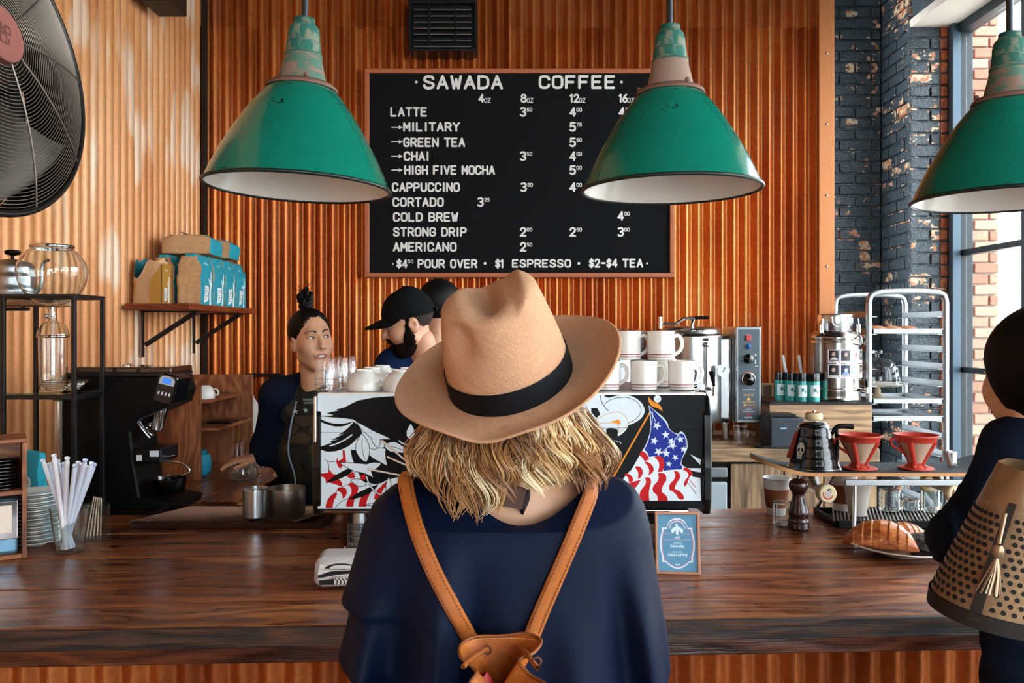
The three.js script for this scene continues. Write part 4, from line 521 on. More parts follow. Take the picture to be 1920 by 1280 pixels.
// ---------- espresso machine ----------
const MT = 1.424;                                                       // top of the machine
{
  const d = 2.3, X0 = -0.554, X1 = 0.554, YB0 = 1.098;
  const t = thing('espresso_machine', 'black espresso machine with painted eagle and flag back panel', 'espresso machine', [0, YC, -d]);
  const y0 = YB0 - YC, y1 = MT - YC, W = X1 - X0, H = y1 - y0;
  part('body', [box(W - 0.03, H - 0.03, 0.52, 0.01, 0, y0 + H / 2 - 0.002, -0.29, 2)], mBlack, t);
  part('top_deck', box(W - 0.02, 0.012, 0.54, 0.004, 0, y1 - 0.007, -0.28), mSteelB, t);
  // rounded side cheeks
  for (const s of [-1, 1]) { const g = shapeGeo([[0.0, y0 - 0.012], [-0.5, y0 - 0.012], [-0.5, y1 + 0.004], [-0.06, y1 + 0.004], [-0.012, y1 - 0.012], [0.012, y1 - 0.06], [0.016, y0 + 0.12], [0.012, y0 + 0.03]], 0.016, 0.004); g.rotateY(-Math.PI / 2); g.translate(s * (W / 2 - 0.008) + 0.008, 0, 0); part('side_cheek', g, mBlackGloss, t); }
  // painted panel, drawn in the frame's pixel units
  const k = 2.75, px0 = 590, px1 = 1330, py0 = 738, py1 = 956;
  const art = canvasTex(Math.round((px1 - px0) * k), Math.round((py1 - py0) * k), (g, w, h) => {
    g.fillStyle = '#0a0a0c'; g.fillRect(0, 0, w, h);
    const poly = (pts, c, lw, sc) => { g.beginPath(); pts.forEach((p, i) => { if (i === 0) g.moveTo(p[0], p[1]); else if (p.length === 2) g.lineTo(p[0], p[1]); else g.quadraticCurveTo(p[0], p[1], p[2], p[3]); }); g.closePath(); if (c) { g.fillStyle = c; g.fill(); } if (lw) { g.lineWidth = lw; g.strokeStyle = sc || '#101014'; g.stroke(); } };
    const line = (pts, lw, c) => { g.beginPath(); pts.forEach((p, i) => { if (i === 0) g.moveTo(p[0], p[1]); else if (p.length === 2) g.lineTo(p[0], p[1]); else g.quadraticCurveTo(p[0], p[1], p[2], p[3]); }); g.lineWidth = lw; g.strokeStyle = c; g.lineCap = 'round'; g.stroke(); };
    const WH = '#dbe6ec', RD = '#c0181d', BL = '#1e2f8c', OR = '#e08a25', BK = '#0a0a0c';
    const left = () => { const s = 3.557; g.setTransform(k / s, 0, 0, k / s, (560 - px0) * k, (640 - py0) * k); }, right = () => { const s = 4.2656; g.setTransform(k / s, 0, 0, k / s, (1080 - px0) * k, (700 - py0) * k); };
    left();
    poly([[90, 340], [760, 340], [800, 700, 700, 900], [640, 1020, 560, 1140], [90, 1140]], WH);
    // dark wings
    poly([[165, 474], [205, 462], [245, 455], [232, 447], [290, 432], [330, 410], [380, 386], [480, 366], [830, 340], [830, 900], [640, 870, 560, 860], [600, 760, 540, 640], [470, 600, 400, 560], [380, 530, 345, 514], [270, 504, 200, 500], [150, 494, 105, 490], [190, 492, 215, 484], [190, 478, 165, 474]], BK);
    poly([[105, 500], [180, 545, 250, 545], [310, 545, 352, 522], [300, 575, 210, 560], [150, 545, 105, 520]], BK);
    poly([[110, 705], [160, 690, 205, 672], [190, 664], [250, 650], [200, 655], [290, 610], [240, 625], [310, 585, 352, 530], [400, 560, 410, 610], [380, 640, 340, 680], [260, 740, 170, 735], [130, 725, 110, 705]], BK);
    line([[190, 695], [270, 675, 340, 620]], 9, WH);
    poly([[330, 720], [380, 720, 430, 760], [560, 720, 700, 600], [830, 560], [830, 1000], [700, 900, 640, 905], [560, 960, 430, 960], [340, 820, 330, 720]], BK);
    // red and white stripes
    poly([[120, 888], [180, 850], [186, 872], [232, 893], [280, 940], [300, 1000], [345, 960], [420, 940], [520, 960], [620, 905], [690, 905], [640, 1000, 560, 1130], [118, 1130]], WH);
    poly([[118, 886], [178, 878], [180, 850], [206, 884], [236, 893], [232, 915], [285, 936, 270, 975], [215, 950, 160, 940], [165, 905, 118, 903]], RD);
    poly([[240, 770], [246, 800], [278, 780], [276, 722], [290, 728], [300, 800], [262, 850], [246, 838], [232, 805]], RD);
    for (const [x, y, r] of [[160, 1120, 1], [300, 1110, 1], [385, 1110, 1.05], [490, 1060, 0.9]]) poly([[x, y], [x + 5, y - 80 * r, x + 70 * r, y - 105 * r], [x + 90 * r, y - 110 * r, x + 62 * r, y - 60 * r], [x + 50, y - 30, x + 48 * r, y]], RD);
    poly([[245, 980], [305, 970, 305, 1010], [300, 1050, 275, 1055], [280, 1010, 235, 1000]], RD); poly([[330, 945], [395, 960, 380, 1000], [360, 1035, 330, 1035], [350, 980, 310, 960]], RD); poly([[300, 900], [350, 870], [362, 910], [330, 920]], RD); poly([[395, 900], [430, 885], [432, 925], [400, 930]], RD); poly([[540, 965], [585, 930], [580, 975], [550, 985]], RD);
    poly([[160, 952], [230, 880, 345, 838], [350, 860], [310, 910, 160, 952]], BK); poly([[320, 1062], [380, 1000, 520, 958], [500, 1000, 420, 1040], [360, 1060, 320, 1062]], BK); poly([[430, 925], [480, 860, 620, 800], [720, 900], [600, 910, 520, 955], [470, 965, 430, 925]], BK);
    // leaves and arrows
    const leaf = (pts) => { poly(pts, WH, 3.5); };
    leaf([[370, 530], [430, 560, 480, 590], [600, 640, 605, 652], [560, 650, 530, 652], [540, 660, 520, 712], [480, 690, 470, 640], [400, 590, 370, 530]]); leaf([[420, 710], [470, 705, 490, 722], [520, 700, 570, 715], [560, 760, 582, 834], [540, 810, 500, 790], [460, 770, 420, 710]]); leaf([[250, 808], [340, 808, 440, 820], [480, 800, 540, 812], [520, 850, 470, 868], [480, 895, 485, 915], [440, 880, 360, 870], [310, 850, 250, 808]]);
    leaf([[405, 610], [350, 690, 370, 740], [400, 800, 440, 805], [470, 740, 455, 690], [440, 640, 405, 610]]); leaf([[560, 690], [600, 660, 640, 670], [700, 700, 725, 742], [660, 745, 600, 735], [560, 710, 560, 690]]); leaf([[740, 540], [700, 590, 712, 630], [740, 670, 770, 660], [780, 600, 740, 540]]); leaf([[800, 590], [760, 640, 790, 725], [830, 680, 800, 590]]); leaf([[330, 930], [390, 900, 440, 955], [390, 1000, 330, 930]]); leaf([[790, 780], [740, 830, 735, 900], [780, 920, 810, 880], [815, 820, 790, 780]]);
    line([[410, 650], [400, 720, 430, 790]], 3, BK); line([[575, 695], [640, 700, 705, 735]], 3, BK); line([[440, 905], [460, 1000, 540, 1030]], 13, BK); line([[440, 905], [460, 1000, 540, 1030]], 8, WH); line([[660, 660], [700, 700, 750, 680]], 8, WH);
    for (const [a, b] of [[[545, 660], [745, 830]], [[580, 770], [740, 840]], [[455, 855], [720, 905]]]) { line([a, b], 14, BK); line([a, b], 11, '#f0e6dc'); line([a, b], 3, '#d8a070'); }
    line([[170, 800], [190, 830, 180, 855]], 3, BK); line([[150, 785], [190, 815, 225, 800]], 2.5, BK); line([[180, 1070], [230, 1000, 300, 960]], 3, BK); line([[225, 1120], [260, 1060, 340, 1050]], 3, BK); line([[700, 930], [600, 960, 580, 1010]], 3, BK); leaf([[430, 1100], [480, 1075, 560, 1085], [500, 1115, 430, 1100]]); leaf([[590, 905], [560, 960, 575, 1010], [625, 980, 590, 905]]);
    right();
    poly([[-400, 100], [1110, 100], [1110, 1130], [-400, 1130]], BK); // dark ground on the right part
    // eagle head
    poly([[-180, 190], [-120, 165], [100, 150], [215, 170, 240, 150], [250, 190, 300, 180], [380, 150, 470, 170], [580, 220, 575, 300], [560, 370, 440, 410], [430, 460, 360, 500], [330, 430, 280, 430], [260, 600, 390, 628], [330, 690, 240, 670], [100, 640, 0, 560], [-60, 610], [-70, 520], [-150, 560], [-130, 470], [-210, 480], [-160, 400], [-230, 380], [-170, 310], [-230, 280]], WH); for (let i = 0; i < 7; i++) line([[-110 + i * 34, 240 + (i % 3) * 60], [-90 + i * 34, 300 + (i % 3) * 60, -60 + i * 34, 320 + (i % 3) * 60]], 4, BK); for (let j = 0; j < 4; j++) for (let i = 0; i < 9; i++) line([[-640 + i * 58 + (j % 2) * 28, 560 + j * 110], [-615 + i * 58 + (j % 2) * 28, 640 + j * 110, -590 + i * 58 + (j % 2) * 28, 560 + j * 110]], 4, '#8d979c'); for (let i = 0; i < 8; i++) line([[-700 + i * 60, 180], [-680 + i * 60, 300, -720 + i * 50, 420]], 4, '#8d979c');
    line([[215, 150], [210, 230, 280, 290]], 5, BK); line([[250, 235], [300, 180, 420, 180], [540, 200, 548, 290], [530, 360, 440, 390]], 4, BK); poly([[175, 375], [220, 320, 340, 300], [440, 310, 440, 400], [400, 450, 360, 470], [380, 380, 300, 390], [240, 400, 175, 375]], WH, 4, '#d99a4a'); poly([[280, 380], [340, 375, 355, 360], [390, 380, 375, 405], [340, 385, 280, 380]], OR);
    poly([[262, 440], [310, 425, 355, 445], [365, 500, 330, 520], [360, 560], [330, 600], [290, 590], [262, 540]], BK); poly([[140, 268], [190, 268], [215, 320], [180, 350], [140, 300]], BK); for (const [x, y] of [[330, 535], [350, 540], [370, 545], [300, 520], [380, 555]]) { g.fillStyle = WH; g.beginPath(); g.arc(x, y, 5, 0, 7); g.fill(); }
    // pole, ball
    line([[300, 870], [450, 600, 615, 310]], 14, OR); g.fillStyle = WH; g.beginPath(); g.arc(680, 193, 30, 0, 7); g.fill(); line([[665, 190], [680, 205, 695, 188]], 3, '#555'); poly([[605, 170], [625, 205, 660, 222], [715, 235, 722, 300], [700, 270, 640, 258], [600, 230, 605, 170]], OR);
    // flag
    poly([[608, 245], [660, 290, 700, 320], [770, 380, 770, 420], [790, 470, 850, 480], [870, 440, 900, 480], [930, 530, 925, 590], [910, 650, 870, 690], [870, 740, 910, 750], [960, 780, 965, 830], [1030, 840], [1035, 1028], [540, 1028], [500, 950, 380, 890], [400, 830, 470, 770], [520, 680, 560, 610], [610, 540, 625, 420], [620, 330, 608, 245]], WH);
    poly([[614, 255], [700, 330, 745, 385], [775, 470, 850, 488], [880, 460, 905, 500], [935, 560, 905, 640], [870, 690, 875, 735], [890, 765, 870, 770], [800, 770, 730, 782], [745, 700, 700, 660], [660, 660, 610, 668], [600, 620, 570, 612], [620, 530, 630, 420], [630, 330, 614, 255]], BL);
    line([[620, 290], [650, 340, 665, 380]], 6, WH); line([[640, 300], [640, 360, 632, 400]], 5, WH); line([[850, 490], [800, 560, 710, 640]], 6, WH); line([[905, 500], [925, 560, 900, 640], [870, 690, 872, 735]], 5, WH);
    const star = (x, y, r, a = 0.1) => { g.fillStyle = WH; g.beginPath(); for (let i = 0; i < 10; i++) { const q = i % 2 ? r * 0.42 : r, b = a - Math.PI / 2 + i * Math.PI / 5; g.lineTo(x + q * Math.cos(b), y + q * Math.sin(b)); } g.fill(); };
    for (const [x, y, r] of [[675, 412, 38], [747, 487, 36], [655, 537, 36], [792, 540, 32], [867, 525, 34], [805, 575, 36], [893, 605, 30], [688, 625, 38], [752, 640, 36], [825, 672, 30], [772, 725, 28]]) star(x, y, r, x * 0.01);
    poly([[548, 620], [590, 620, 612, 690], [580, 700, 575, 705], [560, 670, 530, 655]], RD); poly([[650, 668], [730, 640, 738, 720], [735, 770, 715, 790], [680, 790], [720, 710, 650, 668]], RD); poly([[580, 705], [650, 720, 650, 780], [630, 810, 605, 820], [630, 760, 575, 715]], RD); poly([[500, 745], [560, 740, 560, 800], [550, 840, 520, 850], [535, 790, 500, 760]], RD); poly([[420, 800], [480, 810, 482, 860], [470, 880, 445, 875], [450, 830, 410, 815]], RD);
    poly([[440, 885], [480, 870, 545, 855], [520, 900, 500, 920], [480, 950, 465, 955], [470, 900, 440, 885]], RD); poly([[575, 840], [630, 820, 628, 880], [600, 960, 615, 1028], [535, 1028], [520, 960, 570, 910], [600, 870, 575, 840]], RD); poly([[680, 805], [760, 780, 752, 860], [700, 930, 720, 960], [770, 990, 762, 1028], [680, 1028], [690, 980, 650, 960], [620, 920, 680, 870], [700, 830, 680, 805]], RD); poly([[810, 782], [870, 780, 865, 840], [820, 900, 820, 930], [900, 960, 895, 1015], [860, 1025, 845, 1000], [830, 960, 780, 940], [760, 900, 810, 860], [840, 810, 810, 782]], RD);
    poly([[890, 760], [950, 740, 968, 810], [930, 830, 925, 880], [900, 930, 898, 900], [890, 870, 930, 830], [940, 790, 890, 775]], RD); line([[935, 850], [960, 880, 990, 915]], 5, RD); line([[920, 870], [960, 920, 995, 975]], 4, '#5c1a2c'); poly([[945, 645], [1035, 690], [1030, 735]], WH); poly([[920, 760], [970, 790, 1035, 795], [1035, 760]], WH);
    g.setTransform(k, 0, 0, k, -px0 * k, -py0 * k); line([[590, 810], [760, 811], [1330, 797]], 0.7, '#26282c');
  });
  const pw = W - 0.024, ph = H - 0.008, pl = new THREE.PlaneGeometry(pw, ph); pl.translate(-0.002, y0 + H / 2, 0.0065);
  part('painted_panel', pl, MP(0xffffff, 0.5, 0, { map: art, specularIntensity: 0.3 }), t, 'eagle, leaves and star spangled flag painted on the back panel');
  part('panel_back', box(pw, ph, 0.03, 0.002, -0.002, y0 + H / 2, -0.0095), mBlack, t);
  part('top_edge', box(W - 0.02, 0.008, 0.03, 0.002, 0, y1 - 0.002, -0.01), mWhiteEnamel, t); part('bottom_rail', [rod([-W / 2 + 0.03, y0 - 0.004, -0.005], [W / 2 - 0.06, y0 - 0.004, -0.005], 0.008)], mChrome, t); part('corner_trim', box(0.008, H * 0.4, 0.014, 0.003, -W / 2 + 0.004, y0 + H * 0.78, 0.008), mChrome, t);
  part('undertray', box(W - 0.16, 0.05, 0.44, 0.006, 0, y0 - 0.03, -0.28), mBlackM, t);
  for (const s of [-1, 1]) for (const z of [-0.06, -0.46]) part('foot', [lathe([[0, 0.001], [0.028, 0.001], [0.03, 0.008], [0.022, 0.014], [0.02, y0 - 0.01]], 24, s * 0.44, 0, z)], z > -0.1 ? mSteelB : mBlackM, t);
  const lat = [], c = 0.0175, x0 = -0.465, n = 53, rows = 4; for (let i = 0; i <= n; i++) lat.push(box(0.0024, rows * c, 0.003, 0, x0 + i * c, rows * c / 2 + 0.002, -0.02)); for (let j = 0; j <= rows; j++) lat.push(box(n * c, 0.0024, 0.003, 0, x0 + n * c / 2, 0.0032 + j * c, -0.02)); for (let i = 0; i < n; i++) for (let j = 0; j < rows; j++) { const r = new THREE.TorusGeometry(0.0062, 0.0013, 4, 4); r.translate(x0 + (i + 0.5) * c, 0.002 + (j + 0.5) * c, -0.02); lat.push(r); } const lt = part('lattice_screen', lat, M(0x4a4e52, 0.5, 0.5), t, 'dark pierced metal screen under the machine'); lt.userData.kind = 'stuff';
}
// ---------- glasses and cups on the machine ----------
{
  const base = MT + 0.0; const gl = [[613, 2.42, 3], [632, 2.5, 3], [644, 2.42, 1], [650, 2.58, 3], [657, 2.5, 2]];
  const nm = ['front left', 'second', 'front single', 'back right', 'right'];
  const st = [[612, 2.42, 'leftmost'], [637, 2.52, 'middle'], [652, 2.66, 'rightmost']];
  for (const [x, d, s] of st) for (let k = 0; k < 3; k++) tumbler(['bottom', 'middle', 'top'][k] + ' upturned glass of the ' + s + ' stack on the espresso machine', [(x - 960) / F * d, base + k * 0.017, -d], { flip: 1, r0: 0.028, r1: 0.0345, h: 0.062, facets: 11, group: 'stacked glasses on the espresso machine' });
  // upturned white cups
  const cup = (label, pos, turn, s = 1) => { const t = thing('cappuccino_cup', label, 'cup', pos, turn, 'white cups on the espresso machine'); part('cup_body', shellCup(s), mCeramic, t); part('handle', taperTube([[0.044 * s, 0.02, 0], [0.066 * s, 0.018, 0], [0.068 * s, 0.04, 0], [0.04 * s, 0.048, 0]], () => 0.0055, 16, 8, 1), mCeramic, t); return t; };
  const shellCup = (s) => lathe(smoothPts([[0.052, 0.0], [0.0515, 0.012], [0.047, 0.032], [0.036, 0.05], [0.026, 0.057], [0.026, 0.062], [0.0225, 0.062], [0.02, 0.059], [0, 0.059]], 30).map(([a, b]) => [a * s, b * s]), 40);
  cup('nearest upturned white cup beside the stacked glasses', [(683 - 960) / F * 2.42, base, -2.42], -0.3); cup('upturned white cup just behind the nearest one on the machine', [(697 - 960) / F * 2.56, base, -2.56], -0.4); cup('third upturned white cup in the row behind the glasses', [(716 - 960) / F * 2.7, base, -2.7], -0.3); cup('upturned white cup left of the felt hat', [(752 - 960) / F * 2.4, base, -2.4], -0.5); cup('upturned white cup behind the one left of the hat', [(766 - 960) / F * 2.54, base, -2.54], -0.4); 
  // white mugs in two tiers
  const pf = [[0, 0.001], [0.036, 0.001], [0.0385, 0.004], [0.0395, 0.012], [0.0395, 0.078], [0.041, 0.086], [0.039, 0.088], [0.037, 0.084], [0.036, 0.01], [0, 0.007]], pfUp = pf.map(([r, y]) => [r, 0.088 - y]);
  const mug = (label, pos, turn, flip) => { const t = thing('diner_mug', label, 'mug', pos, turn, 'white mugs on the espresso machine'); const f = (y) => (flip ? 0.088 - y : y); part('mug_body', lathe(flip ? pfUp.slice().reverse() : pf, 44), mCeramic, t); part('handle', tube([[0.038, f(0.07), 0], [0.056, f(0.073), 0], [0.067, f(0.055), 0], [0.062, f(0.03), 0], [0.044, f(0.018), 0], [0.037, f(0.017), 0]], 0.0058, 24, 9), mCeramic, t); for (const y of [0.0105, 0.0175]) part('red_stripe', new THREE.CylinderGeometry(0.0397, 0.0397, y < 0.012 ? 0.0016 : 0.0028, 44, 1, true).translate(0, f(y - 0.0), 0), M(0x8e2230, 0.35), t); return t; };
  const Xp = (x, d) => (x - 960) / F * d; const dd = 2.44;
  mug('lower tier white mug at the right end of the machine', [Xp(1278, dd), base, -dd], 0.25, 0); mug('second white mug from the right in the lower tier', [Xp(1207, dd), base, -dd], 0.25, 0); mug('lower tier white mug half hidden by the hat brim', [Xp(1137, dd), base, -dd], 0.3, 0); mug('white mug at the back of the lower tier behind the handles', [Xp(1244, 2.58), base, -2.58], 0.3, 0);
  mug('right upper tier white mug with a red stripe', [Xp(1239, dd), base + 0.0885, -dd], 0.2, 0); mug('left upper tier white mug with a red stripe', [Xp(1178, dd), base + 0.0885, -dd - 0.02], 0.2, 0);
  const ch = thing('chrome_tap', 'small chrome steam tap with black grip at the machine corner', 'tap', [0.53, MT, -2.42]); part('stem', [rod([0, 0, 0], [0, 0.012, 0], 0.008), rod([-0.012, 0.01, 0], [0.016, 0.014, 0], 0.006)], mChrome, ch); part('grip', tube([[0.0, 0.012, 0], [0.008, 0.03, 0], [0.014, 0.055, 0], [0.002, 0.06, 0], [-0.012, 0.055, 0], [-0.006, 0.03, 0], [0, 0.014, 0]], 0.0034, 30, 7), mBlackGloss, ch);
}
// ---------- coffee urn and back counter things ----------
{
  const d = 4.4, m = d / F, X = (px) => (px - 960) / F * d, Y = (py) => E + (HZ - py) / F * d;
  const t = thing('coffee_urn', 'large stainless coffee urn with grey control panel on the back counter', 'urn', [0, YB, 0]); const y = (py) => Y(py) - YB;
  part('tank', [box(X(1376) - X(1244), y(628) - y(793), 0.34, 0.03, (X(1376) + X(1244)) / 2, (y(628) + y(793)) / 2, -d - 0.18, 4)], mSteel, t);
  part('rounded_front', [lathe([[0.19, y(793)], [0.195, y(790)], [0.195, y(632)], [0.19, y(626)], [0.0, y(624)]], 48, X(1310), 0, -d - 0.16)], mSteel, t);
  part('lid', [lathe([[0.17, y(625)], [0.165, y(618)], [0.14, y(612)], [0, y(609)]], 44, X(1306), 0, -d - 0.16)], mSteel, t); part('lid_edge', new THREE.TorusGeometry(0.165, 0.006, 8, 48).rotateX(Math.PI / 2).translate(X(1306), y(620), -d - 0.16), mChrome, t);
  part('lid_handle', [rod([X(1238), y(616), -d], [X(1238), y(594), -d], 0.012), rod([X(1238), y(607), -d], [X(1268), y(607), -d - 0.02], 0.008), rod([X(1268), y(607), -d - 0.02], [X(1284), y(597), -d - 0.02], 0.008), rod([X(1284), y(597), -d - 0.02], [X(1304), y(596), -d - 0.02], 0.008), rod([X(1300), y(612), -d - 0.05], [X(1303), y(594), -d - 0.03], 0.01)], mChrome, t); part('handle_grip', rod([X(1304), y(595.5), -d - 0.02], [X(1330), y(595), -d - 0.02], 0.009), mBlack, t);
  part('sight_glass', [rod([X(1321), y(640), -d + 0.05], [X(1321), y(720), -d + 0.05], 0.007), sphere(0.014, X(1321), y(646), -d + 0.05), rod([X(1317), y(636), -d + 0.04], [X(1325), y(636), -d + 0.05], 0.008)], mSteel, t); const gz = -d + 0.045; part('thermometer', [new THREE.CylinderGeometry(0.033, 0.033, 0.02, 32).rotateX(Math.PI / 2).translate(X(1352), y(694), gz)], mChrome, t); part('dial', new THREE.CircleGeometry(0.028, 32).translate(X(1352), y(694), gz + 0.0108), M(0xe8eef0, 0.4), t, 'white thermometer dial'); part('needle', bar([X(1352) - 0.004, y(694) - 0.006, gz + 0.012], [X(1352) + 0.008, y(694) + 0.018, gz + 0.012], 0.002, 0.003), mBlack, t);
  part('faucet', [rod([X(1332), y(728), -d], [X(1332), y(728), -d + 0.09], 0.012), rod([X(1332), y(722), -d + 0.09], [X(1332), y(740), -d + 0.09], 0.01, 0.014)], mChrome, t); part('faucet_handle', rod([X(1331), y(722), -d + 0.09], [X(1327), y(694), -d + 0.09], 0.007, 0.018), mBlack, t);
  for (const [px, z] of [[1262, -0.02], [1362, -0.02], [1262, -0.34], [1362, -0.34]]) part('leg', lathe([[0, 0.001], [0.014, 0.001], [0.016, 0.006], [0.024, y(793)]], 20, X(px), 0, -d + z), mSteel, t);
  part('seam', rod([X(1377), y(632), -d - 0.02], [X(1377), y(793), -d - 0.02], 0.006), mSteelB, t);
  const pa = [X(1376), X(1423)], cw = pa[1] - pa[0], chh = y(612) - y(791); part('control_box', box(cw, chh, 0.28, 0.006, (pa[0] + pa[1]) / 2, (y(612) + y(791)) / 2, -d - 0.1), mSteel, t);
  const tex = canvasTex(256, 960, (g) => { g.fillStyle = '#a9b0b4'; g.fillRect(0, 0, 256, 960); g.fillStyle = '#46565f'; g.fillRect(14, 22, 228, 916); g.fillStyle = '#d9d2cc'; g.fillRect(100, 74, 50, 7); g.fillRect(100, 180, 46, 7); g.fillRect(40, 318, 34, 6); g.fillRect(196, 270, 14, 20); g.fillRect(196, 330, 12, 40); g.fillRect(196, 390, 30, 6); g.strokeStyle = '#c04a3c'; g.lineWidth = 13; g.beginPath(); g.arc(128, 540, 84, -2.4, -0.7); g.stroke(); g.fillStyle = '#cfd4d6'; g.fillRect(60, 628, 136, 5); g.fillStyle = '#dd9c32'; g.textAlign = 'center'; g.font = 'bold 24px sans-serif'; g.fillText('CAUTION', 128, 694); g.beginPath(); g.moveTo(128, 702); g.lineTo(150, 740); g.lineTo(106, 740); g.fill(); g.font = 'bold 19px sans-serif'; g.fillText('HOT SURFACES', 128, 764); g.fillRect(84, 782, 110, 7); g.beginPath(); g.moveTo(66, 786); g.lineTo(92, 772); g.lineTo(92, 800); g.fill(); g.strokeStyle = '#b03c3c'; g.lineWidth = 4; g.strokeRect(34, 812, 190, 56); g.fillStyle = '#cfd4d6'; g.font = '17px sans-serif'; g.fillText('CLEAN &', 128, 836); g.fillText('MAINTAIN DAILY', 128, 858); g.fillStyle = '#c03636'; g.fillRect(114, 876, 28, 18); g.fillStyle = '#eeeeee'; g.font = 'bold 28px sans-serif'; g.fillText('Curtis', 128, 922); });
  const pl = new THREE.PlaneGeometry(cw - 0.008, chh - 0.008); pl.translate((pa[0] + pa[1]) / 2, (y(612) + y(791)) / 2, -d + 0.042); part('control_panel', pl, M(0xffffff, 0.45, 0, { map: tex }), t, 'grey control panel with warnings');
  const cx = (pa[0] + pa[1]) / 2, z = -d + 0.045; part('red_switch', box(0.026, 0.03, 0.014, 0.003, cx - 0.002, y(633), z), M(0xc02a34, 0.35), t); part('blue_button', lathe([[0, 0.012], [0.01, 0.011], [0.013, 0]], 20).rotateX(Math.PI / 2).translate(cx - 0.002, y(649), z), M(0x1460b0, 0.35), t); part('black_knob', [lathe([[0.026, 0], [0.024, 0.02], [0, 0.022]], 24).rotateX(Math.PI / 2).translate(cx - 0.002, y(672), z), box(0.008, 0.044, 0.02, 0.002, cx - 0.002, y(672), z + 0.02)], mBlackGloss, t); part('dial_knob', [lathe([[0.034, 0], [0.033, 0.014], [0.02, 0.016], [0.019, 0.032], [0, 0.033]], 28).rotateX(Math.PI / 2).translate(cx - 0.002, y(710), z)], mBlackGloss, t); part('dial_ring', new THREE.TorusGeometry(0.034, 0.003, 6, 36).translate(cx - 0.002, y(710), z + 0.004), mChrome, t);
  const s2 = thing('second_urn', 'stainless urn half hidden behind the stacked white mugs', 'urn', [X(1165), YB, -4.62]); part('tank', lathe([[0, 0.001], [0.16, 0.001], [0.165, 0.02], [0.165, 0.57], [0.16, 0.58], [0, 0.582]], 44), mSteelB, s2); part('lid', lathe([[0.172, 0.574], [0.176, 0.58], [0.172, 0.588], [0.1, 0.6], [0, 0.604]], 44), mSteel, s2);
}
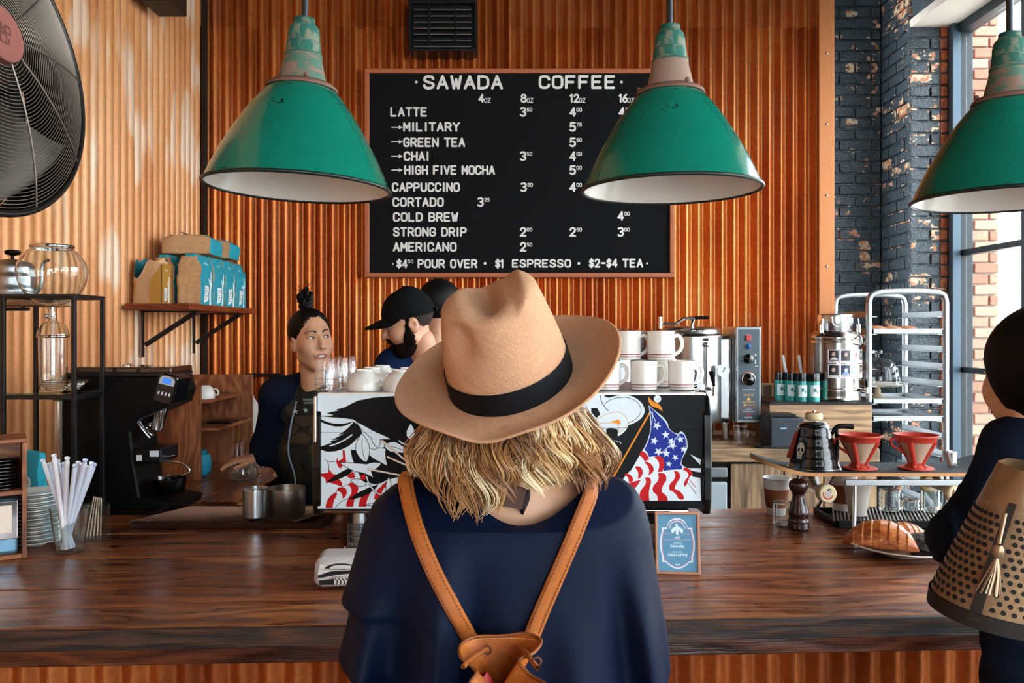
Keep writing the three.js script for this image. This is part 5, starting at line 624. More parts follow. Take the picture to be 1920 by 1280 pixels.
{
  const X = (px, d) => (px - 960) / F * d;
  const pr = thing('receipt_printer', 'black receipt printer beside the coffee urn', 'printer', [X(1466, 4.2), YB, -4.205]); part('body', [box(0.17, 0.15, 0.18, 0.008, 0, 0.0755, 0, 2)], M(0x2a333c, 0.5, 0.1), pr); part('cover', box(0.14, 0.02, 0.12, 0.006, -0.005, 0.155, -0.02), mBlackM, pr); part('slot', box(0.12, 0.006, 0.02, 0.001, 0.005, 0.152, 0.06), mBlack, pr); part('badge', box(0.03, 0.008, 0.002, 0, -0.02, 0.1, 0.0912), M(0x86b6d6, 0.4), pr); part('cable', tube([[-0.1, 0.006, 0.02], [-0.16, 0.006, 0.08], [-0.05, 0.006, 0.12], [0.1, 0.006, 0.1], [0.16, 0.006, 0.06]], 0.005, 40, 7), mRubber, pr);
  const fr = thing('picture_frame', 'small ornate carved frame leaning on the back wall behind the printer', 'frame', [X(1440, 4.8), YB, -4.82]); part('moulding', [box(0.07, 0.014, 0.02, 0.004, 0, 0.275, 0), box(0.07, 0.014, 0.02, 0.004, 0, 0.155, 0), box(0.014, 0.13, 0.02, 0.004, -0.03, 0.215, 0), box(0.014, 0.13, 0.02, 0.004, 0.03, 0.215, 0)], M(0xa98e70, 0.6), fr); part('mount', box(0.05, 0.11, 0.008, 0, 0, 0.215, -0.002), M(0x6f5a46, 0.8), fr); part('stand', box(0.06, 0.15, 0.02, 0.003, 0, 0.0755, 0), M(0x3a2a20, 0.7), fr);
  const gl = tumbler('small clear glass in front of the coffee urn', [X(1388, 4.22), YB, -4.22], { r0: 0.03, r1: 0.036, h: 0.1, facets: 10 }); const gl2 = tumbler('short clear glass set inside the stack before the urn', [X(1406, 4.3), YB, -4.32], { r0: 0.028, r1: 0.034, h: 0.06, facets: 10 });
  const crp = thing('crumpled_wrapper', 'crumpled white paper wrapper on the back counter', 'wrapper', [X(1478, 4.18), YB, -4.16]); { const g = new THREE.IcosahedronGeometry(0.045, 3); const p = g.attributes.position; for (let i = 0; i < p.count; i++) { const q = 0.75 + 0.5 * vn(p.getX(i) * 70 + 3, p.getY(i) * 70 + p.getZ(i) * 55); p.setXYZ(i, p.getX(i) * q, Math.max(p.getY(i) * q * 0.5, -0.018) + 0.019, p.getZ(i) * q * 0.7); } g.computeVertexNormals(); part('paper', g, M(0xd8d2cc, 0.7), crp); part('red_print', box(0.02, 0.002, 0.012, 0, 0.012, 0.036, 0.01), M(0xa83a34, 0.7), crp); }
  // wooden crate with bottles, dispenser
  const cd = 4.25, cy0 = YB, cH = 0.2, cw = 0.54; const cr = thing('wooden_crate', 'pale wooden crate carrying the steel dispenser and bottles', 'crate', [1.625, YB, -4.5]);
  part('front_board', wbox(cw, cH, 0.018, 'x', 0.003, 0, cH / 2 + 0.001, 0.18), mPale, cr); part('back_board', wbox(cw, cH, 0.018, 'x', 0.003, 0, cH / 2 + 0.001, -0.18), mPale, cr); for (const s of [-1, 1]) part('side_board', wbox(0.018, cH, 0.34, 'z', 0.003, s * (cw / 2 - 0.009), cH / 2 + 0.001, 0), mPale, cr); part('top_board', wbox(cw, 0.014, 0.38, 'x', 0.002, 0, cH + 0.008, 0), mBlackM, cr, 'dark mat on top of the crate');
  const TY = YB + cH + 0.0152;
  const bt = (label, x, d) => { const b = thing('turquoise_bottle', label, 'bottle', [x, TY, -d], 0, 'turquoise bottles with black caps'); part('bottle', lathe(smoothPts([[0, 0.001], [0.028, 0.001], [0.031, 0.008], [0.031, 0.1], [0.029, 0.106], [0.024, 0.108]], 24), 30), MP(0x33b5b0, 0.12, 0, { transmission: 0.35, thickness: 0, clearcoat: 0.4 }), b); part('paper_label', new THREE.CylinderGeometry(0.0316, 0.0316, 0.062, 30, 1, true, -0.9, 1.8).translate(0, 0.055, 0), M(0xdff0ee, 0.6, 0, { side: THREE.DoubleSide }), b); part('cap', lathe([[0.029, 0.106], [0.0315, 0.107], [0.0315, 0.148], [0.029, 0.15], [0, 0.15]], 30), mBlackGloss, b); part('mark', [box(0.012, 0.018, 0.002, 0, -0.004, 0.06, 0.0322), box(0.006, 0.01, 0.002, 0, 0.009, 0.05, 0.031)], M(0x2b6f70, 0.6), b); };
  bt('frontmost turquoise bottle with black cap beside the steel dispenser', X(1526, 4.36), 4.36); bt('second turquoise bottle from the dispenser on the crate', X(1503, 4.38), 4.38); bt('third turquoise bottle from the dispenser on the crate', X(1484, 4.42), 4.43); bt('turquoise bottle at the far left of the crate', X(1467, 4.46), 4.49);
  for (const [x, tx, s] of [[1483, 1469, 'left'], [1511, 1499, 'right']]) { const st = thing('white_spatula', s + ' white stick standing behind the turquoise bottles', 'stick', [X(x, 4.55), TY, -4.56]); part('stick', [rod([0, 0, 0], [X(tx, 4.55) - X(x, 4.55), 0.235, 0], 0.007, 0.008, 10)], mPaperWhite, st); part('tip', sphere(0.0085, X(tx, 4.55) - X(x, 4.55), 0.235, 0, 1, 0.7, 1, 12, 8), mPaperWhite, st); }
  // steel dispenser with photographs
  const ds = thing('steel_dispenser', 'cylindrical steel drink dispenser with photographs stuck on it', 'dispenser', [1.765, TY, -4.48]); const R = 0.132;
  part('tank', lathe(smoothPts([[0.0, 0.001], [R, 0.001], [R + 0.003, 0.008], [R, 0.02], [R + 0.002, 0.06], [R - 0.002, 0.07], [R, 0.08], [R, 0.3], [R + 0.004, 0.31], [R, 0.32], [R, 0.345], [0.11, 0.37], [0.085, 0.378]], 90), 56), M(0xa8a19b, 0.2, 1), ds); part('lid', lathe([[0.085, 0.376], [0.09, 0.384], [0.09, 0.41], [0.095, 0.416], [0.095, 0.46], [0.088, 0.466], [0, 0.468]], 48), mSteel, ds);
  for (const s of [-1, 1]) part('clamp', [box(0.02, 0.05, 0.018, 0.004, s * 0.1, 0.385, 0.07), rod([s * 0.1, 0.37, 0.08], [s * 0.096, 0.44, 0.078], 0.003)], mChrome, ds); part('handle', tube([[-0.05, 0.45, 0.085], [-0.045, 0.405, 0.1], [0.03, 0.405, 0.1], [0.04, 0.45, 0.09]], 0.003, 24, 6), mChrome, ds); part('side_handle', tube([[0.06, 0.33, R - 0.02], [0.075, 0.35, R + 0.015], [0.085, 0.31, R + 0.01], [0.075, 0.3, R - 0.025]], 0.005, 20, 7), mChrome, ds);
  const photo = (s) => canvasTex(96, 120, (g) => { g.fillStyle = '#e9e2e6'; g.fillRect(0, 0, 96, 120); g.fillStyle = ['#101018', '#181c30', '#b9c4c8', '#15121a', '#1a2448', '#8fa3ac'][s]; g.fillRect(8, 8, 80, 88); g.fillStyle = ['#d9b6a0', '#c79a86', '#8a3c34', '#e0c0a8', '#d8d4dc', '#c8a890'][s]; g.beginPath(); g.ellipse(46 + 6 * (s % 3), 40 + 3 * s, 15, 19, 0.2, 0, 7); g.fill(); g.fillStyle = ['#e8e4e0', '#2c2c30', '#e9ecec', '#303038', '#7f9cc0', '#dfe8ea'][s]; g.beginPath(); g.ellipse(50, 90, 32, 24, 0, Math.PI, 0); g.fill(); g.fillStyle = '#c05a7a'; g.fillRect(14, 104, s % 2 ? 12 : 40, 6); });
  const mPh = [0, 1, 2, 3, 4, 5].map((s) => M(0xffffff, 0.35, 0, { map: photo(s), side: THREE.DoubleSide })); const W = 0.42; for (let j = 0; j < 2; j++) for (let i = 0; i < 4; i++) { const a0 = -0.62 + i * (W + 0.015), g = grid(4, 1, (u, v) => { const a = a0 + u * W; return [Math.sin(a) * (R + 0.0065), 0.19 - j * 0.078 + v * 0.073 + 0.012, Math.cos(a) * (R + 0.0065)]; }); part('photograph', g, mPh[(i + j * 3) % 6], ds); }
  part('spigot', [rod([0.085, 0.06, 0.1], [0.115, 0.06, 0.14], 0.01), rod([0.115, 0.075, 0.14], [0.115, 0.045, 0.14], 0.009, 0.011)], mChrome, ds); part('spigot_handle', lathe([[0.006, 0.075], [0.014, 0.115], [0, 0.117]], 16, 0.115, 0, 0.14), mBlackGloss, ds);
  // cake stand under a glass dome
  const ck = thing('cake_stand', 'glass domed cake stand on the tray behind the dispenser', 'cake stand', [X(1645, 4.66), 0.2685 + 0.94 + 0.0038, -4.66]); part('foot', lathe(smoothPts([[0, 0.001], [0.055, 0.001], [0.055, 0.006], [0.035, 0.014], [0.018, 0.035], [0.02, 0.05], [0.014, 0.062], [0.02, 0.074]], 30), 36), M(0xb8a48a, 0.45, 0.2), ck); part('plate', lathe([[0, 0.072], [0.12, 0.074], [0.158, 0.088], [0.157, 0.092], [0.12, 0.08], [0, 0.079]], 48), MP(0xe8e2d6, 0.1, 0, { transmission: 0.4, thickness: 0 }), ck); part('dome', lathe(smoothPts([[0.116, 0.083], [0.117, 0.13], [0.1, 0.19], [0.06, 0.228], [0.018, 0.238]], 30), 44), mGlass, ck); part('dome_knob', lathe(smoothPts([[0.012, 0.238], [0.01, 0.25], [0.026, 0.262], [0.024, 0.276], [0, 0.28]], 16), 24), mGlassThick, ck);
}
// ---------- sheet pan rack ----------
{
  const x0 = 1.925, x1 = 2.34, z0 = -4.42, z1 = -4.88, top = E + 68 / F * 4.65;
  const t = thing('sheet_pan_rack', 'tall aluminium sheet pan rack in front of the black brick wall', 'rack', [0, 0, 0]);
  for (const z of [z0, z1]) { for (const x of [x0, x1]) part('post', [rod([x, 0.09, z], [x, top - 0.05, z], 0.016, 0.016, 14)], mAlu, t); part('top_bar', tube([[x0, top - 0.05, z], [x0 + 0.012, top - 0.014, z], [x0 + 0.05, top, z], [x1 - 0.05, top, z], [x1 - 0.012, top - 0.014, z], [x1, top - 0.05, z]], 0.016, 40, 12), mAlu, t); part('bottom_bar', rod([x0, 0.12, z], [x1, 0.12, z], 0.014), mAlu, t); for (const x of [x0, x1]) part('caster', [new THREE.CylinderGeometry(0.045, 0.045, 0.03, 24).rotateZ(Math.PI / 2).translate(x, 0.0455, z)], mRubber, t); }
  for (const x of [x0, x1]) for (let i = 0; i < 16; i++) part('runner', [box(0.004, 0.034, z0 - z1, 0.001, x + (x === x0 ? 0.016 : -0.016), 0.28 + i * 0.094, (z0 + z1) / 2), box(0.03, 0.004, z0 - z1, 0.001, x + (x === x0 ? 0.03 : -0.03), 0.265 + i * 0.094, (z0 + z1) / 2)], mAlu, t);
  const pan = (i, label, full) => { const p = thing('sheet_pan', label, 'tray', [(x0 + x1) / 2, 0.2685 + i * 0.094, (z0 + z1) / 2 + 0.02], 0, 'sheet pans in the rack'); const w = x1 - x0 - 0.05, dz = z0 - z1 - 0.03; part('pan', [box(w, 0.003, dz, 0, 0, 0.002, 0), box(w, 0.022, 0.003, 0.001, 0, 0.012, dz / 2), box(w, 0.022, 0.003, 0.001, 0, 0.012, -dz / 2), box(0.003, 0.022, dz, 0.001, w / 2, 0.012, 0), box(0.003, 0.022, dz, 0.001, -w / 2, 0.012, 0), box(w + 0.014, 0.006, 0.008, 0.002, 0, 0.024, dz / 2 + 0.003)], mAlu, p); if (full) for (let k = 0; k < 3; k++) part('pastry', sphere(0.055, -0.1 + k * 0.1, 0.024, 0.06 - k * 0.03, 1, 0.38, 0.7, 16, 10), M(0xa86a3e, 0.7), p); };
  pan(14, 'sheet pan with pastries near the top of the rack', 1); pan(10, 'upper of the two empty sheet pans in the middle of the rack', 0); pan(9, 'lower of the two empty sheet pans in the middle of the rack', 0);
}

// ---------- pour-over station on a skateboard ----------
const DY = 1.16;                                                         // top of the deck
{
  const xa = 0.762, xb = 1.57, za = -2.52, zb = -2.72, zc = -2.62;
  const rise = (x) => 0.045 * Math.pow(clamp((xa + 0.16 - x) / 0.16), 1.5) + 0.045 * Math.pow(clamp((x - xb + 0.16) / 0.16), 1.5), half = (x) => 0.1 * Math.sqrt(clamp(1 - Math.pow(clamp((xa + 0.1 - x) / 0.1), 2.2))) * Math.sqrt(clamp(1 - Math.pow(clamp((x - xb + 0.1) / 0.1), 2.2)));
  const t = thing('skateboard', 'skateboard deck used as a pour-over shelf on the bar', 'skateboard', [0, 0, 0]);
  const slab = (y0, y1, k) => { const f = (u, v, y) => { const x = mix(xa, xb, u), h = Math.max(half(x), 0.004) * k, s = mix(-1, 1, v); return [x, DY + rise(x) + y + 0.004 * s * s, zc + s * h]; }; const a = grid(60, 8, (u, v) => f(u, 1 - v, y1)), b = grid(60, 8, (u, v) => f(u, v, y0)), c = grid(60, 1, (u, v) => f(u, 1, mix(y0, y1, v))), d = grid(60, 1, (u, v) => f(1 - u, 0, mix(y0, y1, v))), e = grid(8, 1, (u, v) => f(0, u, mix(y0, y1, v))); return [a, b, c, d, e]; };
  part('deck', slab(-0.012, -0.0012, 1), M(0xc48a52, 0.5, 0, { side: THREE.DoubleSide }), t, 'maple deck with visible ply edge'); part('grip_tape', slab(-0.001, 0, 0.985), M(0x2c333a, 0.85, 0, { bumpMap: speck, bumpScale: 0.001, side: THREE.DoubleSide }), t, 'worn dark grip tape');
  const wheelTex = canvasTex(256, 256, (g) => { g.fillStyle = '#d9c9a0'; g.fillRect(0, 0, 256, 256); g.strokeStyle = '#b8302c'; g.lineWidth = 24; g.beginPath(); g.arc(128, 128, 78, 0.3, 3.6); g.stroke(); g.fillStyle = '#141416'; g.beginPath(); g.arc(150, 70, 34, 0, 7); g.fill(); g.fillStyle = '#e9e2d0'; g.beginPath(); g.arc(158, 74, 14, 0, 7); g.fill(); });
  const mWh = M(0xd9c9a0, 0.5), mWf = M(0xffffff, 0.5, 0, { map: wheelTex });
  for (const x of [xa + 0.2, xb - 0.21]) {
    const k = grp('truck', t); k.position.set(x, DY - 0.0115, zc);
    part('base_plate', box(0.08, 0.01, 0.055, 0.003, 0, -0.005, 0), mAlu, k); part('hanger', [rod([0, -0.012, 0], [0.012, -0.045, 0], 0.016, 0.012), rod([0.012, -0.052, -0.09], [0.012, -0.052, 0.09], 0.007), rod([0.012, -0.048, -0.055], [0.012, -0.048, 0.055], 0.012)], mSteelB, k);
    for (const s of [-1, 1]) { part('wheel', lathe([[0.008, -0.016], [0.024, -0.017], [0.029, -0.011], [0.029, 0.011], [0.024, 0.017], [0.008, 0.016]], 32).rotateX(Math.PI / 2).translate(0.012, -0.052, s * 0.078), mWh, k); part('wheel_print', new THREE.RingGeometry(0.009, 0.024, 32).translate(0.012, -0.052, s > 0 ? 0.0955 : -0.062), mWf, k); part('bearing', new THREE.CylinderGeometry(0.009, 0.009, 0.036, 20).rotateX(Math.PI / 2).translate(0.012, -0.052, s * 0.078), mSteel, k); }
  }
  const st = thing('pour_over_stand', 'steel stand with splayed legs carrying the skateboard', 'stand', [0, 0, 0]); const y = DY - 0.027;
  for (const z of [za - 0.015, zb + 0.015]) part('rail', box(0.42, 0.018, 0.014, 0.002, 1.24, y - 0.002, z), mAlu, st);
  for (const [x, s] of [[1.06, -1], [1.36, 1]]) for (const q of [1, -1]) { const top = v3(x, y - 0.012, q > 0 ? za - 0.015 : zb + 0.015), ft = v3(x + s * 0.028, YC, q > 0 ? -2.473 : -2.775); part('leg', rod(ft.clone().add(v3(0, 0.018, 0)), top, 0.0062), mSteel, st); part('rubber_tip', rod(ft, ft.clone().add(v3(0, 0.02, 0)), 0.0085, 0.008), M(0x1d4a3a, 0.6), st); }
}
{
  const X = (px, d) => (px - 960) / F * d, top = DY + 0.0045;
  const k = thing('black_kettle', 'black ribbed pour-over kettle with a skate wheel lid knob', 'kettle', [X(1526, 2.62), DY + 0.0012, -2.62]);
  part('body', lathe(smoothPts([[0, 0.0], [0.078, 0.0], [0.08, 0.006], [0.0755, 0.018], [0.073, 0.034], [0.069, 0.045], [0.066, 0.066], [0.061, 0.078], [0.058, 0.098], [0.053, 0.11], [0.05, 0.13], [0.044, 0.138]], 70), 44), mBlackGloss, k); part('base_ring', new THREE.TorusGeometry(0.079, 0.0025, 6, 48).rotateX(Math.PI / 2).translate(0, 0.004, 0), mSteel, k); part('lid', lathe([[0.045, 0.137], [0.043, 0.144], [0.02, 0.148], [0, 0.149]], 36), mBlackGloss, k);
  part('wheel_knob', lathe([[0.008, 0.152], [0.022, 0.153], [0.027, 0.158], [0.027, 0.172], [0.022, 0.177], [0.006, 0.178]], 32), M(0xdcc89a, 0.5), k, 'cream skate wheel used as lid knob'); part('knob_print', new THREE.RingGeometry(0.01, 0.022, 32).rotateX(-Math.PI / 2).translate(0, 0.1785, 0), M(0xc0392f, 0.5), k); part('bolt', rod([0, 0.146, 0], [0, 0.184, 0], 0.0055), mChrome, k);
  part('handle', [taperTube([[0.05, 0.1, 0.0], [0.062, 0.118, 0.0], [0.075, 0.132, 0], [0.125, 0.133, 0]], (q) => 0.006 + 0.003 * q, 24, 10), taperTube([[0.072, 0.126, 0], [0.066, 0.09, 0.02], [0.058, 0.04, 0.04], [0.048, 0.015, 0.05]], () => 0.006, 20, 9)], mBlack, k); part('wire_bail', tube([[-0.046, 0.118, 0.01], [-0.05, 0.14, 0.01], [-0.02, 0.15, 0.02], [0.03, 0.146, 0.02], [0.05, 0.12, 0.015]], 0.0016, 30, 6), mChrome, k);
  const skull = canvasTex(128, 160, (g) => { g.fillStyle = '#0d0d0e'; g.fillRect(0, 0, 128, 160); g.fillStyle = '#e9e4d4'; g.beginPath(); g.ellipse(64, 62, 50, 54, 0, 0, 7); g.fill(); g.fillRect(36, 100, 56, 44); g.fillStyle = '#111'; g.beginPath(); g.ellipse(44, 70, 14, 18, 0.2, 0, 7); g.ellipse(88, 70, 14, 18, -0.2, 0, 7); g.fill(); g.beginPath(); g.moveTo(66, 90); g.lineTo(56, 108); g.lineTo(76, 108); g.fill(); for (let i = 0; i < 4; i++) g.fillRect(44 + i * 12, 122, 4, 22); });
  part('skull_sticker', grid(6, 6, (u, v) => { const a = mix(-1.25, -0.72, u), r = mix(0.0762, 0.062, v); return [Math.sin(a) * r, 0.03 + v * 0.06, Math.cos(a) * r]; }), M(0xffffff, 0.5, 0, { map: skull }), k, 'white skull sticker'); part('red_strap', grid(3, 8, (u, v) => { const a = mix(-1.75, -1.3, u), r = mix(0.085, 0.056, v); return [Math.sin(a) * r, 0.034 + v * 0.085, Math.cos(a) * r]; }), M(0xb02a2a, 0.5, 0, { side: THREE.DoubleSide }), k, 'red strap');
  // drippers
  const mRed = M(0xb8331f, 0.55, 0), mMesh = M(0xb49a84, 0.7, 0.1);
  const dr = (label, pos, turn) => { const t = thing('coffee_dripper', label, 'dripper', pos, turn, 'red coffee drippers'); part('saucer_base', lathe([[0.02, 0.001], [0.05, 0.001], [0.054, 0.004], [0.05, 0.007], [0.03, 0.006], [0.022, 0.012]], 44), mRed, t); part('rim', lathe([[0.056, 0.088], [0.0615, 0.1], [0.067, 0.105], [0.069, 0.108], [0.066, 0.111], [0.06, 0.106], [0.053, 0.09]], 48), mRed, t); for (let i = 0; i < 4; i++) { const a = i * Math.PI / 2 + 0.75; part('rib', taperTube([[Math.cos(a) * 0.028, 0.006, Math.sin(a) * 0.028], [Math.cos(a) * 0.02, 0.02, Math.sin(a) * 0.02], [Math.cos(a) * 0.036, 0.055, Math.sin(a) * 0.036], [Math.cos(a) * 0.056, 0.092, Math.sin(a) * 0.056]], (q) => 0.0075 + 0.002 * Math.abs(q - 0.5), 16, 8), mRed, t); } part('filter_mesh', lathe([[0.016, 0.012], [0.034, 0.052], [0.054, 0.091]], 44), M(0xb49a84, 0.7, 0.1, { side: THREE.DoubleSide }), t, 'pale filter mesh'); part('foot_hub', lathe([[0.033, 0.004], [0.024, 0.012], [0.019, 0.022], [0, 0.02]], 32), mRed, t); part('handle', taperTube([[-0.058, 0.098, 0], [-0.078, 0.094, 0], [-0.078, 0.078, 0], [-0.06, 0.066, 0], [-0.04, 0.052, 0]], () => 0.0045, 24, 8), mRed, t); return t; };
  dr('red plastic coffee dripper next to the black kettle', [X(1612, 2.6), DY + 0.0012, -2.6], 0); dr('red plastic coffee dripper at the window end of the skateboard', [X(1718, 2.6), DY + 0.0012, -2.6], 0);
  const cl = thing('timer_clip', 'small white kitchen timer standing on the skateboard', 'timer', [X(1783, 2.64), DY + 0.002, -2.63], 0.5); { const g = box(0.03, 0.05, 0.018, 0.006, 0, 0.026, 0, 2); g.rotateX(-0.3); g.translate(0, 0.0025, 0); part('case', g, M(0x8a8078, 0.4), cl); part('face', box(0.024, 0.04, 0.004, 0.002, 0.004, 0.03, 0.004), M(0xcfd2cc, 0.4), cl); part('prop', tube([[0.012, 0.04, -0.01], [0.026, 0.002, -0.012], [0.018, 0.0015, 0.006]], 0.002, 12, 6), M(0xd8d8d4, 0.4), cl); }
  // drip grid
  const dt = thing('grid_drip_tray', 'black drip tray with silver grid under the skateboard', 'tray', [1.225, YC, -2.675]); part('frame', [box(0.4, 0.022, 0.01, 0.002, 0, 0.0115, 0.1), box(0.4, 0.022, 0.01, 0.002, 0, 0.0115, -0.1), box(0.01, 0.022, 0.2, 0.002, -0.2, 0.0115, 0), box(0.01, 0.022, 0.2, 0.002, 0.2, 0.0115, 0), box(0.4, 0.004, 0.2, 0, 0, 0.0028, 0)], mBlack, dt); for (let i = 0; i < 30; i++) { const g = box(0.0055, 0.004, 0.2, 0.001); g.rotateY(rad(-20)); g.scale(1, 1, 0.98); g.translate(-0.175 + i * 0.012, 0.021, 0); part('grid_bar', g, M(0xa49a92, 0.35, 0.9), dt); }
  const TG = YC + 0.0235;
  // cups and glasses
  const sleeve = (txt) => canvasTex(512, 256, (g) => { g.fillStyle = '#8d4f30'; g.fillRect(0, 0, 512, 256); g.fillStyle = '#1c120e'; g.font = 'bold 58px sans-serif'; g.textAlign = 'center'; g.fillText('SAWADA', 256, 120); g.fillText('COFFEE', 256, 190); });
  const mSl = M(0xffffff, 0.8, 0, { map: sleeve() });
  const cup = (label, pos, turn, s) => { const t = thing('paper_cup', label, 'cup', pos, turn, 'paper coffee cups'); part('cup_wall', lathe([[0, 0.004], [0.03, 0.004], [0.03, 0.001], [0.0315, 0.0], [0.044, 0.118], [0.0465, 0.12], [0.0465, 0.124], [0.043, 0.123], [0.0305, 0.008], [0, 0.008]].map(([a, b]) => [a * s, b * s]), 40), M(0xe4e2de, 0.6), t); part('sleeve', new THREE.CylinderGeometry(0.0415 * s, 0.035 * s, 0.062 * s, 40, 1, true).translate(0, 0.056 * s, 0), mSl, t, 'brown cardboard sleeve'); };
  cup('white paper cup with brown sleeve left of the pepper mill', G(1456, 963), -0.6, 1); cup('sleeved paper cup behind the clear plastic cup', [X(1580, 2.74), TG, -2.735], -0.2, 0.98);
  const pc = thing('plastic_cup', 'grey translucent plastic cup standing on the drip grid', 'cup', [X(1604, 2.66), TG, -2.645]); part('cup_wall', lathe([[0, 0.001], [0.026, 0.001], [0.027, 0.004], [0.041, 0.1], [0.043, 0.104], [0.04, 0.104], [0.0255, 0.006], [0, 0.004]], 40), MP(0xcfc8c0, 0.35, 0, { transmission: 0.25, thickness: 0 }), pc);
  const ridged = (label, pos, s, n) => { const t = thing('ridged_glass', label, 'glass', pos, 0, 'ridged glasses by the drip tray'); const p = [[0, 0.001], [0.025, 0.001]]; for (let i = 0; i <= n; i++) p.push([0.027, 0.003 + i * 0.012], [0.0295, 0.009 + i * 0.012]); p.push([0.027, 0.003 + (n + 1) * 0.012]); part('wall', shell(p.map(([a, b]) => [a * s, b * s]), 0.002, 36), mGlassThick, t); };
  ridged('stack of ridged glass in front of the sleeved paper cup', G(1467, 984), 1, 5); ridged('ridged clear glass under the skateboard near the window', [X(1665, 2.72), TG, -2.71], 1.15, 4); ridged('low ridged glass at the far end of the drip grid', [X(1706, 2.72), TG, -2.72], 1.0, 2); ridged('tall ridged glass beside the right truck of the skateboard', [X(1744, 2.7), TG, -2.7], 1.0, 5);
  const pm = thing('pepper_mill', 'dark turned wooden pepper mill with steel knob', 'pepper mill', G(1497, 990)); part('base', lathe(smoothPts([[0, 0.001], [0.031, 0.001], [0.033, 0.008], [0.031, 0.02], [0.032, 0.024], [0.029, 0.034], [0.0315, 0.05], [0.026, 0.072], [0.0195, 0.095], [0.0185, 0.108], [0.023, 0.116]], 50), 40), MP(0x35100c, 0.3, 0, { clearcoat: 0.5 }), pm); part('head', lathe(smoothPts([[0.022, 0.117], [0.0265, 0.122], [0.0295, 0.135], [0.026, 0.147], [0.014, 0.155], [0.006, 0.157]], 24), 36), MP(0x35100c, 0.3, 0, { clearcoat: 0.5 }), pm); part('knob', [rod([0, 0.155, 0], [0, 0.162, 0], 0.004), sphere(0.006, 0, 0.165, 0)], mSteel, pm);
  // plate of pastries
  const pp = G(1692, 1035), pl = thing('pastry_plate', 'white oval plate of pastries on the bar', 'plate', pp); part('plate', lathe(smoothPts([[0, 0.001], [0.07, 0.001], [0.075, 0.003], [0.11, 0.012], [0.144, 0.024], [0.147, 0.027], [0.143, 0.028], [0.105, 0.017], [0.07, 0.009], [0, 0.008]], 50), 60), mCeramic, pl);
  const crT = sized(dataTex(256, 256, (x, y) => { const n = fbm(x / 16, y / 9, 4), f = vn(x / 5, y / 3); return ramp([[0, hexv(0x5e2410)], [0.4, hexv(0xa8501f)], [0.7, hexv(0xcc7c34)], [1, hexv(0xe6b070)]], 0.1 + 0.8 * n + 0.2 * (f - 0.5)); }), 1, 1);
  const mCro = MP(0xffffff, 0.38, 0, { map: crT, clearcoat: 0.35, clearcoatRoughness: 0.25, bumpMap: crT, bumpScale: 0.0012 });
  const cro = (label, pos, turn, s) => { const t = thing('croissant', label, 'croissant', pos, turn, 'croissants on the plate'); const g = grid(96, 28, (u, v) => { const w = mix(-1, 1, u), a = v * 2 * Math.PI, x = w * 0.095, env = Math.pow(1 - Math.pow(Math.abs(w), 2.1), 0.7), seg = Math.abs(w) * 4.2, fr = seg - Math.floor(seg), step = 1 - 0.085 * Math.pow(fr, 0.8) * sstep(1, 0.82, fr) + 0.03 * Math.sin(a * 3 + w * 5), r = (0.047 * env * step + 0.002) * s; return [x * s, Math.max(Math.sin(a) * r * 0.86 + 0.04 * s * (0.35 + 0.65 * env), 0.0), Math.cos(a) * r + 0.028 * w * w * s]; }, true); part('pastry', g, mCro, t, 'flaky layered crust'); return t; };
  cro('large flaky golden croissant on the left of the plate', [pp.x - 0.062, YC + 0.01, pp.z + 0.005], rad(-28), 1.02); cro('second croissant partly behind the chocolate pastry', [pp.x + 0.03, YC + 0.0125, pp.z - 0.06], rad(8), 0.72);
  const br = thing('chocolate_pastry', 'dark lumpy chocolate pastry at the front of the plate', 'pastry', [pp.x + 0.055, YC + 0.0095, pp.z + 0.045]); { const g = new THREE.IcosahedronGeometry(0.055, 5); const p = g.attributes.position; for (let i = 0; i < p.count; i++) { const x = p.getX(i), y = p.getY(i), z = p.getZ(i), q = 0.72 + 0.55 * fbm(x * 70 + 9, y * 60 + z * 70, 4); p.setXYZ(i, x * q * 1.2, Math.max(y * q * 0.62, -0.022) + 0.0225, z * q * 0.8); } g.computeVertexNormals(); part('crumb', g, M(0x2a0f09, 0.55, 0, { bumpMap: speck, bumpScale: 0.003 }), br); part('glaze', sphere(0.014, -0.014, 0.046, 0.012, 1.6, 0.4, 1, 18, 10), MP(0x3a1a10, 0.25, 0, { clearcoat: 0.6 }), br); }
